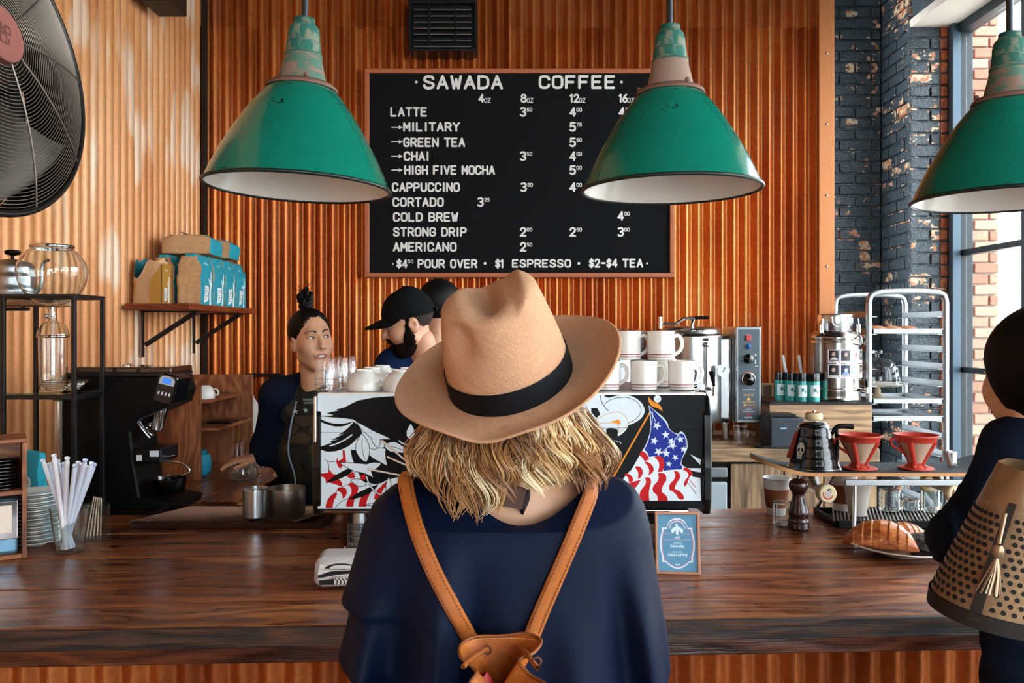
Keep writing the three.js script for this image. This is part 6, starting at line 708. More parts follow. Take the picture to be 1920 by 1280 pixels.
  // framed wifi card
  const sg = thing('wifi_sign', 'small framed blue wifi sign leaning on the bar', 'sign', G(1271, 1076), rad(-3)); { const w = 0.101, h = 0.149; const tex = canvasTex(560, 840, (g) => { g.fillStyle = '#4d8fb4'; g.fillRect(0, 0, 560, 840); const sh = (o, c) => { g.fillStyle = c; g.beginPath(); g.moveTo(60 + o, 200 + o); g.lineTo(130, 200 + o); g.quadraticCurveTo(150, 70 + o, 280, 60 + o); g.quadraticCurveTo(410, 70 + o, 430, 200 + o); g.lineTo(500 - o, 200 + o); g.lineTo(500 - o, 260); g.quadraticCurveTo(560 - o, 440, 500 - o, 620); g.lineTo(500 - o, 700 - o); g.lineTo(450, 700 - o); g.quadraticCurveTo(380, 780 - o, 280, 800 - o); g.quadraticCurveTo(180, 780 - o, 110, 700 - o); g.lineTo(60 + o, 700 - o); g.lineTo(60 + o, 620); g.quadraticCurveTo(0 + o, 440, 60 + o, 260); g.fill(); }; sh(0, '#dceef6'); sh(20, '#b77f9f'); sh(34, '#4a8cb0'); g.strokeStyle = '#cfe8f2'; g.lineWidth = 10; g.beginPath(); g.arc(280, 215, 112, Math.PI, 0); g.stroke(); g.strokeStyle = '#d99ab0'; g.lineWidth = 6; g.beginPath(); g.arc(280, 215, 96, Math.PI, 0); g.stroke(); g.beginPath(); g.moveTo(80, 376); g.lineTo(480, 376); g.stroke(); g.beginPath(); g.moveTo(100, 292); g.lineTo(200, 292); g.moveTo(360, 292); g.lineTo(460, 292); g.stroke(); g.fillStyle = '#dcf2f6'; for (const s of [-1, 1]) for (let i = 0; i < 5; i++) { g.beginPath(); g.ellipse(280 + s * (28 + i * 12), 218 + i * 8, 9, 56 - i * 6, s * (-0.5 + i * 0.16), 0, 7); g.fill(); } g.beginPath(); g.ellipse(280, 240, 22, 70, 0, 0, 7); g.fill(); g.beginPath(); g.arc(272, 160, 18, 0, 7); g.fill(); g.textAlign = 'center'; g.font = 'bold 44px sans-serif'; g.fillText('wifi', 280, 356); g.font = '32px sans-serif'; g.fillText('network', 280, 432); g.font = 'bold 56px sans-serif'; g.fillText('Sawada', 280, 486); g.font = '32px sans-serif'; g.fillText('password', 280, 562); g.font = 'bold 56px sans-serif'; g.fillText('ilikecoffee', 280, 614); g.beginPath(); g.moveTo(250, 716); g.lineTo(280, 736); g.lineTo(310, 716); g.lineTo(310, 730); g.lineTo(280, 752); g.lineTo(250, 730); g.fill(); });
    const inner = new THREE.Group(); inner.name = 'framed_card'; sg.add(inner); inner.rotation.x = rad(-7); const mF = M(0xb98264, 0.5); part('frame_edge', [box(w + 0.012, 0.007, 0.014, 0.002, 0, 0.0035, 0), box(w + 0.012, 0.007, 0.014, 0.002, 0, h + 0.0035, 0), box(0.007, h, 0.014, 0.002, -w / 2 - 0.0025, h / 2 + 0.0035, 0), box(0.007, h, 0.014, 0.002, w / 2 + 0.0025, h / 2 + 0.0035, 0)], mF, inner); part('backing', box(w, h, 0.006, 0, 0, h / 2 + 0.0035, -0.004), mBlack, inner); const q = new THREE.PlaneGeometry(w - 0.002, h - 0.004); q.translate(0, h / 2 + 0.0035, 0.0006); part('card', q, M(0xffffff, 0.5, 0, { map: tex }), inner, 'blue card with eagle crest and wifi password'); part('easel_back', bar([0, 0.1, -0.016], [0, 0.002, -0.06], 0.03, 0.003), mBlack, sg); }
  // folded tea towel and chrome piece
  const tw = thing('folded_towel', 'folded white tea towel with black print left of the woman', 'towel', [-0.385, YC, -2.03], rad(6)); { const tex = canvasTex(512, 300, (g) => { g.fillStyle = '#e2dedb'; g.fillRect(0, 0, 512, 300); g.fillStyle = '#1c1a1c'; g.strokeStyle = '#1c1a1c'; g.beginPath(); g.ellipse(150, 60, 110, 44, 0.05, 0, 7); g.fill(); g.fillStyle = '#e2dedb'; g.beginPath(); g.ellipse(160, 66, 84, 30, 0.05, 0, 7); g.fill(); g.fillStyle = '#1c1a1c'; g.beginPath(); g.moveTo(0, 150); g.quadraticCurveTo(90, 100, 160, 120); g.lineTo(320, 90); g.lineTo(512, 110); g.lineTo(512, 150); g.lineTo(260, 150); g.quadraticCurveTo(120, 180, 0, 190); g.fill(); g.fillRect(0, 220, 110, 80); g.lineWidth = 9; for (let i = 0; i < 7; i++) { g.beginPath(); g.moveTo(110 + i * 26, 210); g.quadraticCurveTo(150 + i * 22, 260, 120 + i * 30, 300); g.stroke(); } g.lineWidth = 22; g.beginPath(); g.moveTo(330, 210); g.quadraticCurveTo(350, 270, 260, 300); g.stroke(); g.lineWidth = 6; g.beginPath(); g.moveTo(60, 205); g.quadraticCurveTo(250, 170, 500, 190); g.stroke(); });
    const W = 0.19, Dp = 0.14, H = 0.075; const f = (x, y, z) => [x + (vn(y * 50, z * 30) - 0.5) * 0.006, y * (1 - 0.16 * sstep(0.03, -0.07, z)) + (y > 0.02 ? (vn(x * 25 + 4, z * 25) - 0.5) * 0.007 : 0), z + (vn(x * 30, y * 70) - 0.5) * 0.006]; const g = new RoundedBoxGeometry(W, H, Dp, 6, 0.022); g.translate(0, H / 2 + 0.004, 0); const p = g.attributes.position; for (let i = 0; i < p.count; i++) p.setXYZ(i, ...f(p.getX(i), p.getY(i), p.getZ(i))); g.computeVertexNormals(); const vg = mergeVertices(g, 1e-4); vg.computeVertexNormals(); part('cloth', vg, M(0xdedad8, 0.9, 0, { bumpMap: weave, bumpScale: 0.0004 }), tw); part('print', grid(20, 12, (u, v) => { const x = mix(-W / 2 + 0.012, W / 2 - 0.01, u), y = mix(0.014, 0.066, v), q = f(x, y, Dp / 2); return [q[0], q[1], q[2] + 0.0012 - 0.012 * sstep(0.055, 0.085, y) - 0.006 * sstep(0.03, 0.0, y)]; }), M(0xffffff, 0.9, 0, { map: tex }), tw, 'black line print along the front fold'); for (let i = 0; i < 2; i++) part('fold_line', tube([[-W / 2 + 0.015, 0.03 + i * 0.022, Dp / 2 + 0.0005], [0, 0.032 + i * 0.02, Dp / 2 + 0.0025], [W / 2 - 0.02, 0.03 + i * 0.022, Dp / 2 + 0.0005]], 0.0012, 20, 5), M(0xcac6c4, 0.9), tw); }
  const cb = thing('chrome_bell', 'small chrome counter bell behind the tea towel', 'bell', [-0.45, YC, -2.2]); part('dome', lathe(smoothPts([[0.026, 0.006], [0.026, 0.014], [0.018, 0.03], [0.005, 0.036], [0, 0.036]], 20), 32), mChrome, cb); part('base', lathe([[0, 0.001], [0.028, 0.001], [0.028, 0.006], [0, 0.007]], 32), mBlack, cb); part('button', rod([0, 0.035, 0], [0, 0.043, 0], 0.004), mChrome, cb);
}

// ---------- people ----------
function faceField() {                                                    // head at the origin, face towards +z
  const solid = limbs([ell([0, 0.04, -0.012], [0.074, 0.088, 0.094]), ell([0, -0.03, 0.026], [0.06, 0.08, 0.066], 0.04), cap([-0.014, -0.1, 0.06], [0.014, -0.1, 0.06], 0.0195, 0.0195, 0.03), cap([-0.05, -0.06, 0.0], [-0.012, -0.098, 0.05], 0.016, 0.016, 0.025), cap([0.05, -0.06, 0.0], [0.012, -0.098, 0.05], 0.016, 0.016, 0.025), ell([-0.036, -0.026, 0.056], [0.026, 0.03, 0.028], 0.025), ell([0.036, -0.026, 0.056], [0.026, 0.03, 0.028], 0.025), cap([-0.03, 0.034, 0.076], [0.03, 0.034, 0.076], 0.012, 0.012, 0.02), cap([0, 0.022, 0.086], [0, -0.026, 0.107], 0.0068, 0.0112, 0.009), cap([-0.012, -0.03, 0.092], [0.012, -0.03, 0.092], 0.0085, 0.0085, 0.008), cap([-0.02, -0.058, 0.082], [0.02, -0.058, 0.082], 0.0075, 0.0075, 0.008), cap([-0.016, -0.069, 0.081], [0.016, -0.069, 0.081], 0.008, 0.008, 0.006), ell([-0.075, -0.004, -0.008], [0.012, 0.032, 0.02], 0.01), ell([0.075, -0.004, -0.008], [0.012, 0.032, 0.02], 0.01), cap([0, -0.06, -0.03], [0, -0.2, -0.05], 0.043, 0.047, 0.03)]);
  return (x, y, z) => { let s = solid(x, y, z); for (const q of [-1, 1]) s = smax(s, -(Math.hypot((x - q * 0.031) / 1.5, y - 0.012, z - 0.094) - 0.0125), 0.012); const m = Math.hypot(x / 6, (y + 0.0635) / 0.7, z - 0.093) - 0.0035; s = smax(s, -m, 0.003); for (const q of [-1, 1]) s = smax(s, -(Math.hypot((x - q * 0.086) / 0.7, y - 0.002, z + 0.006) - 0.011), 0.006); return s; };
}
let headCache, fieldCache; const onFace = (x, y, off) => { fieldCache ||= faceField(); let z = 0.14; while (z > 0 && fieldCache(x, y, z) > 0.0004) z -= Math.max(fieldCache(x, y, z) * 0.6, 0.0004); return v3(x, y, z + off); };
function headGeometry(skin, lip, stubble) {
  headCache ||= skinOf(faceField(), [-0.1, -0.22, -0.13], [0.1, 0.15, 0.13], 0.0042); const g = headCache.clone();
  return paint(g, (p) => { const l = Math.exp(-Math.pow(p.x / 0.022, 4) - Math.pow((p.y + 0.063) / 0.011, 4)) * (p.z > 0.07 ? 1 : 0), b = stubble ? sstep(-0.035, -0.06, p.y) * sstep(0.0, 0.04, p.z) * 0.4 : 0, n = 0.92 + 0.16 * vn(p.x * 90, p.y * 90 + p.z * 40); return [0, 1, 2].map((i) => mix(mix(skin[i] * n, lip[i], l), 0.02, b)); });
}
function addHead(t, at, yaw, pitch, roll, o) {
  const h = grp('head', t); h.position.copy(at); h.rotation.set(pitch, yaw, roll, 'YXZ');
  part('face', headGeometry(o.skin, o.lip, o.stubble), o.mat, h);
  for (const s of [-1, 1]) {
    part('eye', sphere(0.0125, s * 0.031, 0.011, 0.0772, 1.1, o.open || 0.5, 1, 16, 12), M(0xd8d2cc, 0.3), h); part('iris', sphere(0.0064, s * 0.031 + (o.look || 0), 0.011, 0.0868, 1, 0.85, 0.45, 12, 8), M(0x150c08, 0.2), h);
    part('eyelid', tube([[0.0165, 0.011], [0.024, 0.0165], [0.031, 0.0182], [0.039, 0.0165], [0.046, 0.0115]].map(([x, y]) => onFace(s * x, y, 0.0002)), 0.0019, 14, 6), o.lidMat, h);
    part('eyebrow', taperTube([[0.013, 0.0325], [0.022, 0.037], [0.033, 0.0385], [0.05, 0.033]].map(([x, y]) => onFace(s * x, y, 0.0004)), (q) => 0.0042 * (1 - 0.55 * q), 14, 6), o.browMat, h);
  }
  const lipM = o.lipMat || M(0xb06a5c, 0.45), w = o.teeth ? 0.006 : 0.0022; part('lips', [tube([[-0.021, -0.0635], [-0.01, -0.0625 + w], [0, -0.0635 + w], [0.01, -0.0625 + w], [0.021, -0.0635]].map(([x, y]) => onFace(x, y, 0.0005)), 0.003, 18, 6), tube([[-0.021, -0.0635], [-0.01, -0.0645 - w], [0, -0.065 - w], [0.01, -0.0645 - w], [0.021, -0.0635]].map(([x, y]) => onFace(x, y, 0.0005)), 0.0036, 18, 6)], lipM, h);
  if (o.teeth) part('teeth', sphere(0.0135, 0, -0.0632, onFace(0, -0.0632, 0).z - 0.0012, 1, 0.36, 0.25, 14, 8), M(0xe9e4dc, 0.3), h);
  return h;
}
function handPrims(w, dir, nrm, s = 1, curl = 0.35, side = 1) {             // w wrist, dir along the fingers, nrm out of the back of the hand
  const D = toV(dir).clone().normalize(), N = toV(nrm).clone().addScaledVector(D, -toV(nrm).dot(D)).normalize(), R = D.clone().cross(N).multiplyScalar(side), W = toV(w), at = (a, b, c) => W.clone().addScaledVector(D, a * s).addScaledVector(R, b * s).addScaledVector(N, c * s), l = [];
  for (const b of [-0.026, -0.008, 0.01, 0.027]) l.push(cap(at(0.005, b * 0.7, 0), at(0.085, b, 0), 0.014 * s, 0.0115 * s, 0.012));
  const len = [0.062, 0.073, 0.068, 0.052]; [-0.028, -0.0095, 0.0105, 0.029].forEach((b, i) => { let p = at(0.085, b, 0), a = 0.12; const seg = [0.45, 0.32, 0.25]; for (let j = 0; j < 3; j++) { a += curl * (0.5 + 0.4 * j); const dd = D.clone().multiplyScalar(Math.cos(a)).addScaledVector(N, -Math.sin(a)).addScaledVector(R, b * 3), q = p.clone().addScaledVector(dd, len[i] * seg[j] * s); l.push(cap(p, q, (0.0092 - 0.0007 * j) * s, (0.0086 - 0.0008 * j) * s, 0.004)); p = q; } });
  const t0 = at(0.02, -0.026, -0.004), t1 = at(0.052, -0.05, -0.012), t2 = at(0.085, -0.056, -0.02); l.push(cap(t0, t1, 0.0135 * s, 0.0105 * s, 0.012), cap(t1, t2, 0.0105 * s, 0.0085 * s, 0.006)); return l;
}
function bounds(list, pad = 0.06) { const lo = [1e9, 1e9, 1e9], hi = [-1e9, -1e9, -1e9]; for (const b of list) for (const [p, r] of b.r ? [[b.c, Math.max(...b.r)]] : [[b.a, b.ra], [b.b, b.rb]]) ['x', 'y', 'z'].forEach((k, i) => { lo[i] = Math.min(lo[i], p[k] - r - pad); hi[i] = Math.max(hi[i], p[k] + r + pad); }); return [lo, hi]; }
const solidOf = (list, h, k = 0.03, extra) => { const f = limbs(list, k); const [lo, hi] = bounds(list, 0.02 + h); return skinOf(extra ? (x, y, z) => extra(f(x, y, z), x, y, z) : f, lo, hi, h); };
const cloth = (hex, r = 0.9) => MP(hex, r, 0, { bumpMap: weave, bumpScale: 0.0003, specularIntensity: 0.25 });
function legsOf(t, y, sp, mat, shoe) { const l = []; for (const s of [-1, 1]) l.push(cap([s * sp, y, 0], [s * sp * 1.1, y * 0.52, 0.015], 0.085, 0.062), cap([s * sp * 1.1, y * 0.52, 0.015], [s * sp * 1.15, 0.1, -0.01], 0.06, 0.048)); l.push(ell([0, y, 0], [0.15, 0.1, 0.11])); part('trousers', solidOf(l, 0.014, 0.05), mat, t); for (const s of [-1, 1]) part('shoe', solidOf([cap([s * sp * 1.15, 0.045, -0.03], [s * sp * 1.2, 0.036, 0.1], 0.042, 0.034)], 0.01, 0.02, (q, x, yy) => Math.max(q, 0.002 - yy)), shoe, t); }

const skinW = lin(0xd39a78), skinM = lin(0xcf9474), skinP = lin(0xd9a684);
const mSkin = M(0xffffff, 0.5, 0, { vertexColors: true }), mHairB = MP(0x0b0808, 0.55, 0, { specularIntensity: 0.35 }), mDenim = cloth(0x16202e), mShoe = M(0x1a1a1c, 0.6);
const hairTubes = (list, mat, name, t) => part(name, list, mat, t);
// --- barista with a hair bun ---
{
  const D = 3.36, o = P(590, 700, D).setY(0), t = thing('person', 'barista with a black hair bun, dark jacket and camouflage shirt, hand on a glass', 'person', o); const L = (x, y, d) => P(x, y, d).sub(o);
  legsOf(t, 0.9, 0.09, mDenim, mShoe);
  const sh = [L(522, 742, 3.4), L(668, 732, 3.42)], el = L(498, 838, 3.5), wr = L(482, 858, 3.42), neck = L(578, 705, 3.37);
  const head = addHead(t, L(585, 640, 3.33), rad(34), rad(-4), rad(5), { skin: skinW, lip: lin(0xb5655a), mat: mSkin, lidMat: M(0x2a1812, 0.6), browMat: M(0x1c120e, 0.8), look: 0.003, teeth: 1 });
  const hf = faceField(), cran = limbs([ell([0, 0.046, -0.022], [0.084, 0.094, 0.098])]); part('hair', skinOf((x, y, z) => smax(smax(cran(x, y, z), -(0.58 * y - 0.81 * z + 0.026), 0.01), -(hf(x, y, z) + 0.004), 0.004), [-0.11, -0.09, -0.15], [0.11, 0.17, 0.12], 0.0045), mHairB, head, 'black hair pulled back');
  const bun = [], br = mulberry(5); for (let i = 0; i < 16; i++) bun.push(new THREE.TorusGeometry(0.012 + 0.012 * br(), 0.006 + 0.005 * br(), 7, 18).rotateX(br() * 3).rotateY(br() * 6).rotateZ(br() * 1.5).translate(0.022 * (br() - 0.5), 0.145 + 0.055 * br(), -0.03 + 0.03 * (br() - 0.5))); bun.push(sphere(0.026, 0, 0.148, -0.03, 1.1, 0.8, 1.1)); for (let i = 0; i < 9; i++) { const a = i * 2.4; bun.push(taperTube([[0, 0.18, -0.03], [Math.cos(a) * 0.022, 0.2 + 0.004 * i, -0.03 + Math.sin(a) * 0.02], [Math.cos(a) * 0.045, 0.2 + 0.006 * i, -0.03 + Math.sin(a) * 0.03]], (q) => 0.002 * (1 - q) + 0.0004, 10, 5)); } part('hair_bun', bun, mHairB, head, 'messy black top knot');
  // skin: neck to chest and right hand
  const skin = [cap(L(584, 690, 3.38), L(590, 745, 3.39), 0.045, 0.055), ell(L(592, 752, 3.39), [0.08, 0.05, 0.05]), cap(el, wr, 0.034, 0.027)]; part('skin', [paint(solidOf(skin, 0.01, 0.04), skinW), paint(solidOf([cap(wr.clone().add(v3(0.03, 0.0, 0)), wr, 0.026, 0.024), ...handPrims(wr, [-1, -0.12, 0.12], [0.0, 1, 0.1], 0.95, 0.2, 1)], 0.004, 0.012), skinW)], mSkin, t);
  const hipL = L(560, 1000, 3.4), camo = sized(dataTex(256, 256, (x, y) => { const a = fbm(x / 30, y / 30, 3), b = fbm(x / 24 + 50, y / 28, 3); return a > 0.56 ? hexv(0x4b3d28) : b > 0.55 ? hexv(0x2a2e1c) : a < 0.42 ? hexv(0x14120e) : hexv(0x23211a); }), 0.4, 0.4);
  const torso = [ell(L(595, 850, 3.4), [0.17, 0.17, 0.105]), ell(L(593, 960, 3.4), [0.155, 0.2, 0.105]), ell(L(592, 770, 3.4), [0.15, 0.06, 0.08]), cap(L(540, 752, 3.41), L(650, 744, 3.42), 0.05, 0.05), cap(L(572, 724, 3.41), L(545, 748, 3.41), 0.034, 0.046), cap(L(612, 722, 3.41), L(640, 744, 3.42), 0.034, 0.046), ell(L(592, 734, 3.385), [0.07, 0.042, 0.062])]; part('camouflage_shirt', solidOf(torso, 0.011, 0.05, (q, x, y, z) => { const n = L(592, 706, 3.31); return smax(q, -(Math.hypot(x - n.x, (y - n.y) * 1.0, (z - n.z) * 0.6) - 0.044), 0.01); }), M(0xffffff, 0.85, 0, { map: camo }), t, 'dark camouflage shirt');
  // jacket: open front
  const jk = [cap(sh[0], sh[1], 0.062, 0.06), cap(L(566, 712, 3.43), sh[0], 0.034, 0.05), cap(L(618, 708, 3.43), sh[1], 0.034, 0.05), ell(L(598, 850, 3.43), [0.195, 0.19, 0.125]), ell(L(596, 985, 3.43), [0.19, 0.24, 0.13]), cap(sh[0], el, 0.068, 0.056), cap(el, wr.clone().add(v3(0.03, 0.01, 0)), 0.055, 0.045), cap(sh[1], L(690, 850, 3.44), 0.066, 0.056), cap(L(690, 850, 3.44), L(672, 930, 3.3), 0.055, 0.045)]; const c0 = L(590, 800, 3.3);
  part('jacket', solidOf(jk, 0.011, 0.05, (q, x, y, z) => { const w = mix(0.058, 0.085, sstep(0.1, -0.5, y - c0.y)); return smax(q, -Math.max(Math.abs(x - c0.x - 0.03) - w - 0.01 * Math.sin(y * 20), -(z - (c0.z - 0.1))), 0.012); }), cloth(0x11182a), t, 'dark navy open jacket');
  part('jacket_piping', taperTube([L(556, 752, 3.3), L(545, 800, 3.275), L(541, 850, 3.27), L(552, 890, 3.27), L(556, 930, 3.28)], () => 0.0035, 30, 6), M(0x8fa6bd, 0.7), t); part('necklace', tube([L(571, 704, 3.39), L(577, 712, 3.355), L(590, 716, 3.34), L(603, 712, 3.355), L(610, 703, 3.39)], 0.002, 24, 6), M(0x4a2a1c, 0.5), t);
  const star = (x, y, r) => { const s = new THREE.Shape(); for (let i = 0; i < 10; i++) { const q = i % 2 ? r * 0.42 : r, a = Math.PI / 2 + i * Math.PI / 5; if (i) s.lineTo(Math.cos(a) * q, Math.sin(a) * q); else s.moveTo(Math.cos(a) * q, Math.sin(a) * q); } const g = new THREE.ShapeGeometry(s), p = L(x, y, 3.262); g.translate(p.x, p.y, p.z); return g; }; part('star_print', [star(554, 771, 0.012)], M(0xb8c6c8, 0.8), t); part('star_print', [star(573, 769, 0.012)], M(0xb8c6c8, 0.8), t);
  const tx = canvasTex(256, 96, (g) => { g.clearRect(0, 0, 256, 96); g.fillStyle = '#26261c'; g.fillRect(0, 0, 256, 96); g.fillStyle = '#9fb0b2'; g.font = 'bold 40px sans-serif'; g.fillText('SAWADA', 6, 40); g.fillText('COFFEE', 20, 84); }); const pl = new THREE.PlaneGeometry(0.075, 0.028), pq = L(585, 752, 3.268); pl.translate(pq.x, pq.y, pq.z); part('chest_print', pl, M(0xffffff, 0.85, 0, { map: tx }), t);
}
{ // glass carafe under the hand
  const g = thing('glass_carafe', 'small clear glass carafe under the hand of the barista', 'carafe', P(456, 905, 3.42).setY(YC)); part('bowl', shell(smoothPts([[0.01, 0.001], [0.05, 0.002], [0.062, 0.02], [0.06, 0.042], [0.045, 0.058], [0.04, 0.07]], 24), 0.002, 36), mGlassThick, g); part('collar', lathe([[0.04, 0.064], [0.043, 0.064], [0.043, 0.072], [0.04, 0.072]], 32), mBlackGloss, g); part('handle', tube([[0.05, 0.055, 0], [0.08, 0.055, 0], [0.082, 0.025, 0], [0.06, 0.015, 0]], 0.005, 20, 8), mGlassThick, g);
}
// --- bearded barista in profile ---
function capGeo() { const crown = grid(48, 14, (u, v) => { const a = u * 2 * Math.PI, s = Math.sin(v * Math.PI / 2), c = Math.cos(v * Math.PI / 2), f = Math.cos(a); return [Math.sin(a) * 0.088 * c, 0.03 + 0.115 * s * (1 - 0.05 * f) + 0.008 * f * c, -0.012 + f * 0.11 * c]; }, true); const brim = (y) => grid(20, 8, (u, v) => { const a = mix(-1.15, 1.15, u), r = 1 + v * 0.75; return [Math.sin(a) * 0.088 * (1 + 0.05 * v), 0.042 + y - 0.016 * v - 0.35 * Math.pow(Math.sin(a) * 0.09, 2) * 8 * 0.45, -0.012 + Math.cos(a) * 0.11 + v * 0.078 * Math.sqrt(Math.cos(a * 0.95))]; }); return { crown, brim: [brim(0.002), brim(-0.002)] }; }
{
  const D = 3.28, o = P(800, 700, D).setY(0), t = thing('person', 'bearded barista in a blue shirt and black cap seen in profile', 'person', o); const L = (x, y, d) => P(x, y, d).sub(o);
  legsOf(t, 0.92, 0.095, M(0x14161a, 0.85), mShoe);
  const hp = L(766, 606, 3.28), head = addHead(t, hp, rad(-76), rad(16), rad(-6), { skin: skinM, lip: lin(0x9a5548), stubble: 1, mat: mSkin, lidMat: M(0x3a2418, 0.6), browMat: M(0x1c1210, 0.8) });
  const hf = faceField(); part('beard', skinOf((x, y, z) => { const n = 0.007 * (vn(x * 150, y * 150 + z * 120) - 0.3), base = hf(x, y, z) - 0.007 - n; const jaw = limbs([ell([0, -0.09, 0.04], [0.06, 0.054, 0.07]), ell([0, -0.05, 0.09], [0.036, 0.013, 0.022], 0.01), cap([-0.066, 0.02, 0.006], [-0.058, -0.06, 0.022], 0.011, 0.026), cap([0.066, 0.02, 0.006], [0.058, -0.06, 0.022], 0.011, 0.026)], 0.014)(x, y, z) + 0.012 * (vn(x * 120 + 7, y * 120 + z * 110) - 0.5); const mouth = Math.hypot(x / 2.3, y + 0.064, z - 0.095) - 0.0085; return smax(smax(base, jaw, 0.01), -mouth, 0.005); }, [-0.1, -0.19, -0.05], [0.1, 0.05, 0.15], 0.005), MP(0x170d09, 0.95, 0, { bumpMap: speck, bumpScale: 0.004, specularIntensity: 0.2 }), head, 'full dark beard');
  part('short_hair', skinOf((x, y, z) => { const c = sdEll(x, y, z, v3(0, 0.04, -0.014), [0.0775, 0.09, 0.0965]); return smax(smax(c, -(hf(x, y, z) + 0.003), 0.003), Math.max(-(0.45 * y - 0.89 * z + 0.034), -y - 0.05), 0.008); }, [-0.1, -0.08, -0.13], [0.1, 0.15, 0.1], 0.005), M(0x2a1a14, 0.9), head, 'cropped dark hair');
  const torso = [ell(L(812, 800, 3.32), [0.19, 0.22, 0.13]), ell(L(812, 960, 3.32), [0.175, 0.22, 0.12]), cap(L(748, 686, 3.34), L(890, 680, 3.36), 0.07, 0.07), cap(L(775, 664, 3.35), L(745, 686, 3.34), 0.045, 0.06), cap(L(845, 660, 3.36), L(885, 682, 3.36), 0.045, 0.06), cap(L(736, 692, 3.34), L(712, 790, 3.3), 0.07, 0.056), cap(L(895, 704, 3.36), L(920, 800, 3.34), 0.07, 0.056)]; const vn0 = L(790, 660, 3.2);
  part('blue_shirt', solidOf(torso, 0.011, 0.05, (q, x, y, z) => smax(q, -Math.max(Math.abs(x - vn0.x) * 0.95 + (-(y - vn0.y)) * 0.6 - 0.058, vn0.z - 0.17 - z), 0.01)), cloth(0x14284e), t, 'blue V-neck shirt');
  const skin = [cap(L(790, 640, 3.3), L(805, 705, 3.34), 0.056, 0.07), ell(L(806, 712, 3.33), [0.11, 0.05, 0.085]), cap(L(716, 795, 3.3), L(716, 880, 3.24), 0.045, 0.036), cap(L(920, 795, 3.34), L(900, 880, 3.24), 0.045, 0.036)]; part('skin', [paint(solidOf(skin, 0.011, 0.045), skinM), ...[[716, 880, 1], [900, 880, -1]].map(([x, y, s]) => paint(solidOf(handPrims(L(x, y, 3.24), [0.1 * s, -0.5, 0.9], [0, 0.9, 0.5], 1, 0.4, s), 0.005, 0.012), skinM))], mSkin, t);
  const tx = canvasTex(256, 80, (g) => { g.fillStyle = '#14284e'; g.fillRect(0, 0, 256, 80); g.fillStyle = '#7fb0d8'; g.font = 'italic bold 62px sans-serif'; g.fillText('sawada', 6, 60); }); const pl = new THREE.PlaneGeometry(0.15, 0.045), q = L(782, 712, 3.183); pl.translate(q.x, q.y, q.z); part('chest_print', pl, M(0xffffff, 0.85, 0, { map: tx }), t, 'pale blue lettering');
  const c = thing('baseball_cap', 'black baseball cap with a small white tick on the bearded barista', 'cap', o.clone().add(hp)); c.rotation.copy(head.rotation); const cg = capGeo(); part('crown', cg.crown, MP(0x08090b, 0.85, 0, { bumpMap: weave, bumpScale: 0.0003, side: THREE.DoubleSide, specularIntensity: 0.3 }), c); part('brim', cg.brim, MP(0x08090b, 0.85, 0, { side: THREE.DoubleSide, specularIntensity: 0.3 }), c); part('back_strap', tube([[-0.05, 0.032, -0.108], [0, 0.028, -0.124], [0.05, 0.032, -0.108]], 0.009, 14, 8), mBlack, c); part('white_tick', taperTube([[-0.078, 0.056, 0.052], [-0.072, 0.05, 0.064], [-0.058, 0.06, 0.084]], (q) => 0.0022 * (1 - q) + 0.0006, 10, 5), mPaperWhite, c);
}
// --- third person behind, back of the head ---
{
  const D = 3.72, o = P(850, 700, D).setY(0), t = thing('person', 'person with short black hair half hidden behind the felt hat', 'person', o); const L = (x, y, d) => P(x, y, d).sub(o);
  legsOf(t, 0.95, 0.095, M(0x101114, 0.85), mShoe);
  const head = addHead(t, L(829, 584, D), rad(140), 0, 0, { skin: skinM, lip: lin(0x9a5548), mat: mSkin, lidMat: M(0x3a2418, 0.6), browMat: mHairB }), hf = faceField();
  part('hair', skinOf((x, y, z) => smax(smax(sdEll(x, y, z, v3(0, 0.05, -0.018), [0.09, 0.1, 0.104]), -(0.7 * y - 0.71 * z - 0.0), 0.012), -(hf(x, y, z) + 0.004), 0.004), [-0.12, -0.1, -0.15], [0.12, 0.18, 0.13], 0.006), mHairB, head, 'short black hair');
  part('dark_shirt', solidOf([cap(L(780, 712, D), L(910, 712, D), 0.075, 0.075), ell(L(848, 840, D), [0.2, 0.25, 0.12]), ell(L(848, 960, D), [0.18, 0.22, 0.12]), cap(L(775, 716, D), L(765, 840, D), 0.065, 0.05), cap(L(765, 840, D), L(800, 930, D - 0.1), 0.05, 0.042), cap(L(915, 716, D), L(925, 840, D), 0.065, 0.05), cap(L(925, 840, D), L(900, 930, D - 0.1), 0.05, 0.042)], 0.013, 0.05), cloth(0x101216), t);
  part('skin', [paint(solidOf([cap(L(840, 630, D), L(848, 700, D), 0.056, 0.07)], 0.011, 0.04), skinM), ...[[800, 930, 1], [900, 930, -1]].map(([x, y, s]) => paint(solidOf(handPrims(L(x, y, D - 0.1), [0.1 * s, -0.3, 0.95], [0, 0.95, 0.3], 1, 0.4, s), 0.005, 0.012), skinM))], mSkin, t);
}

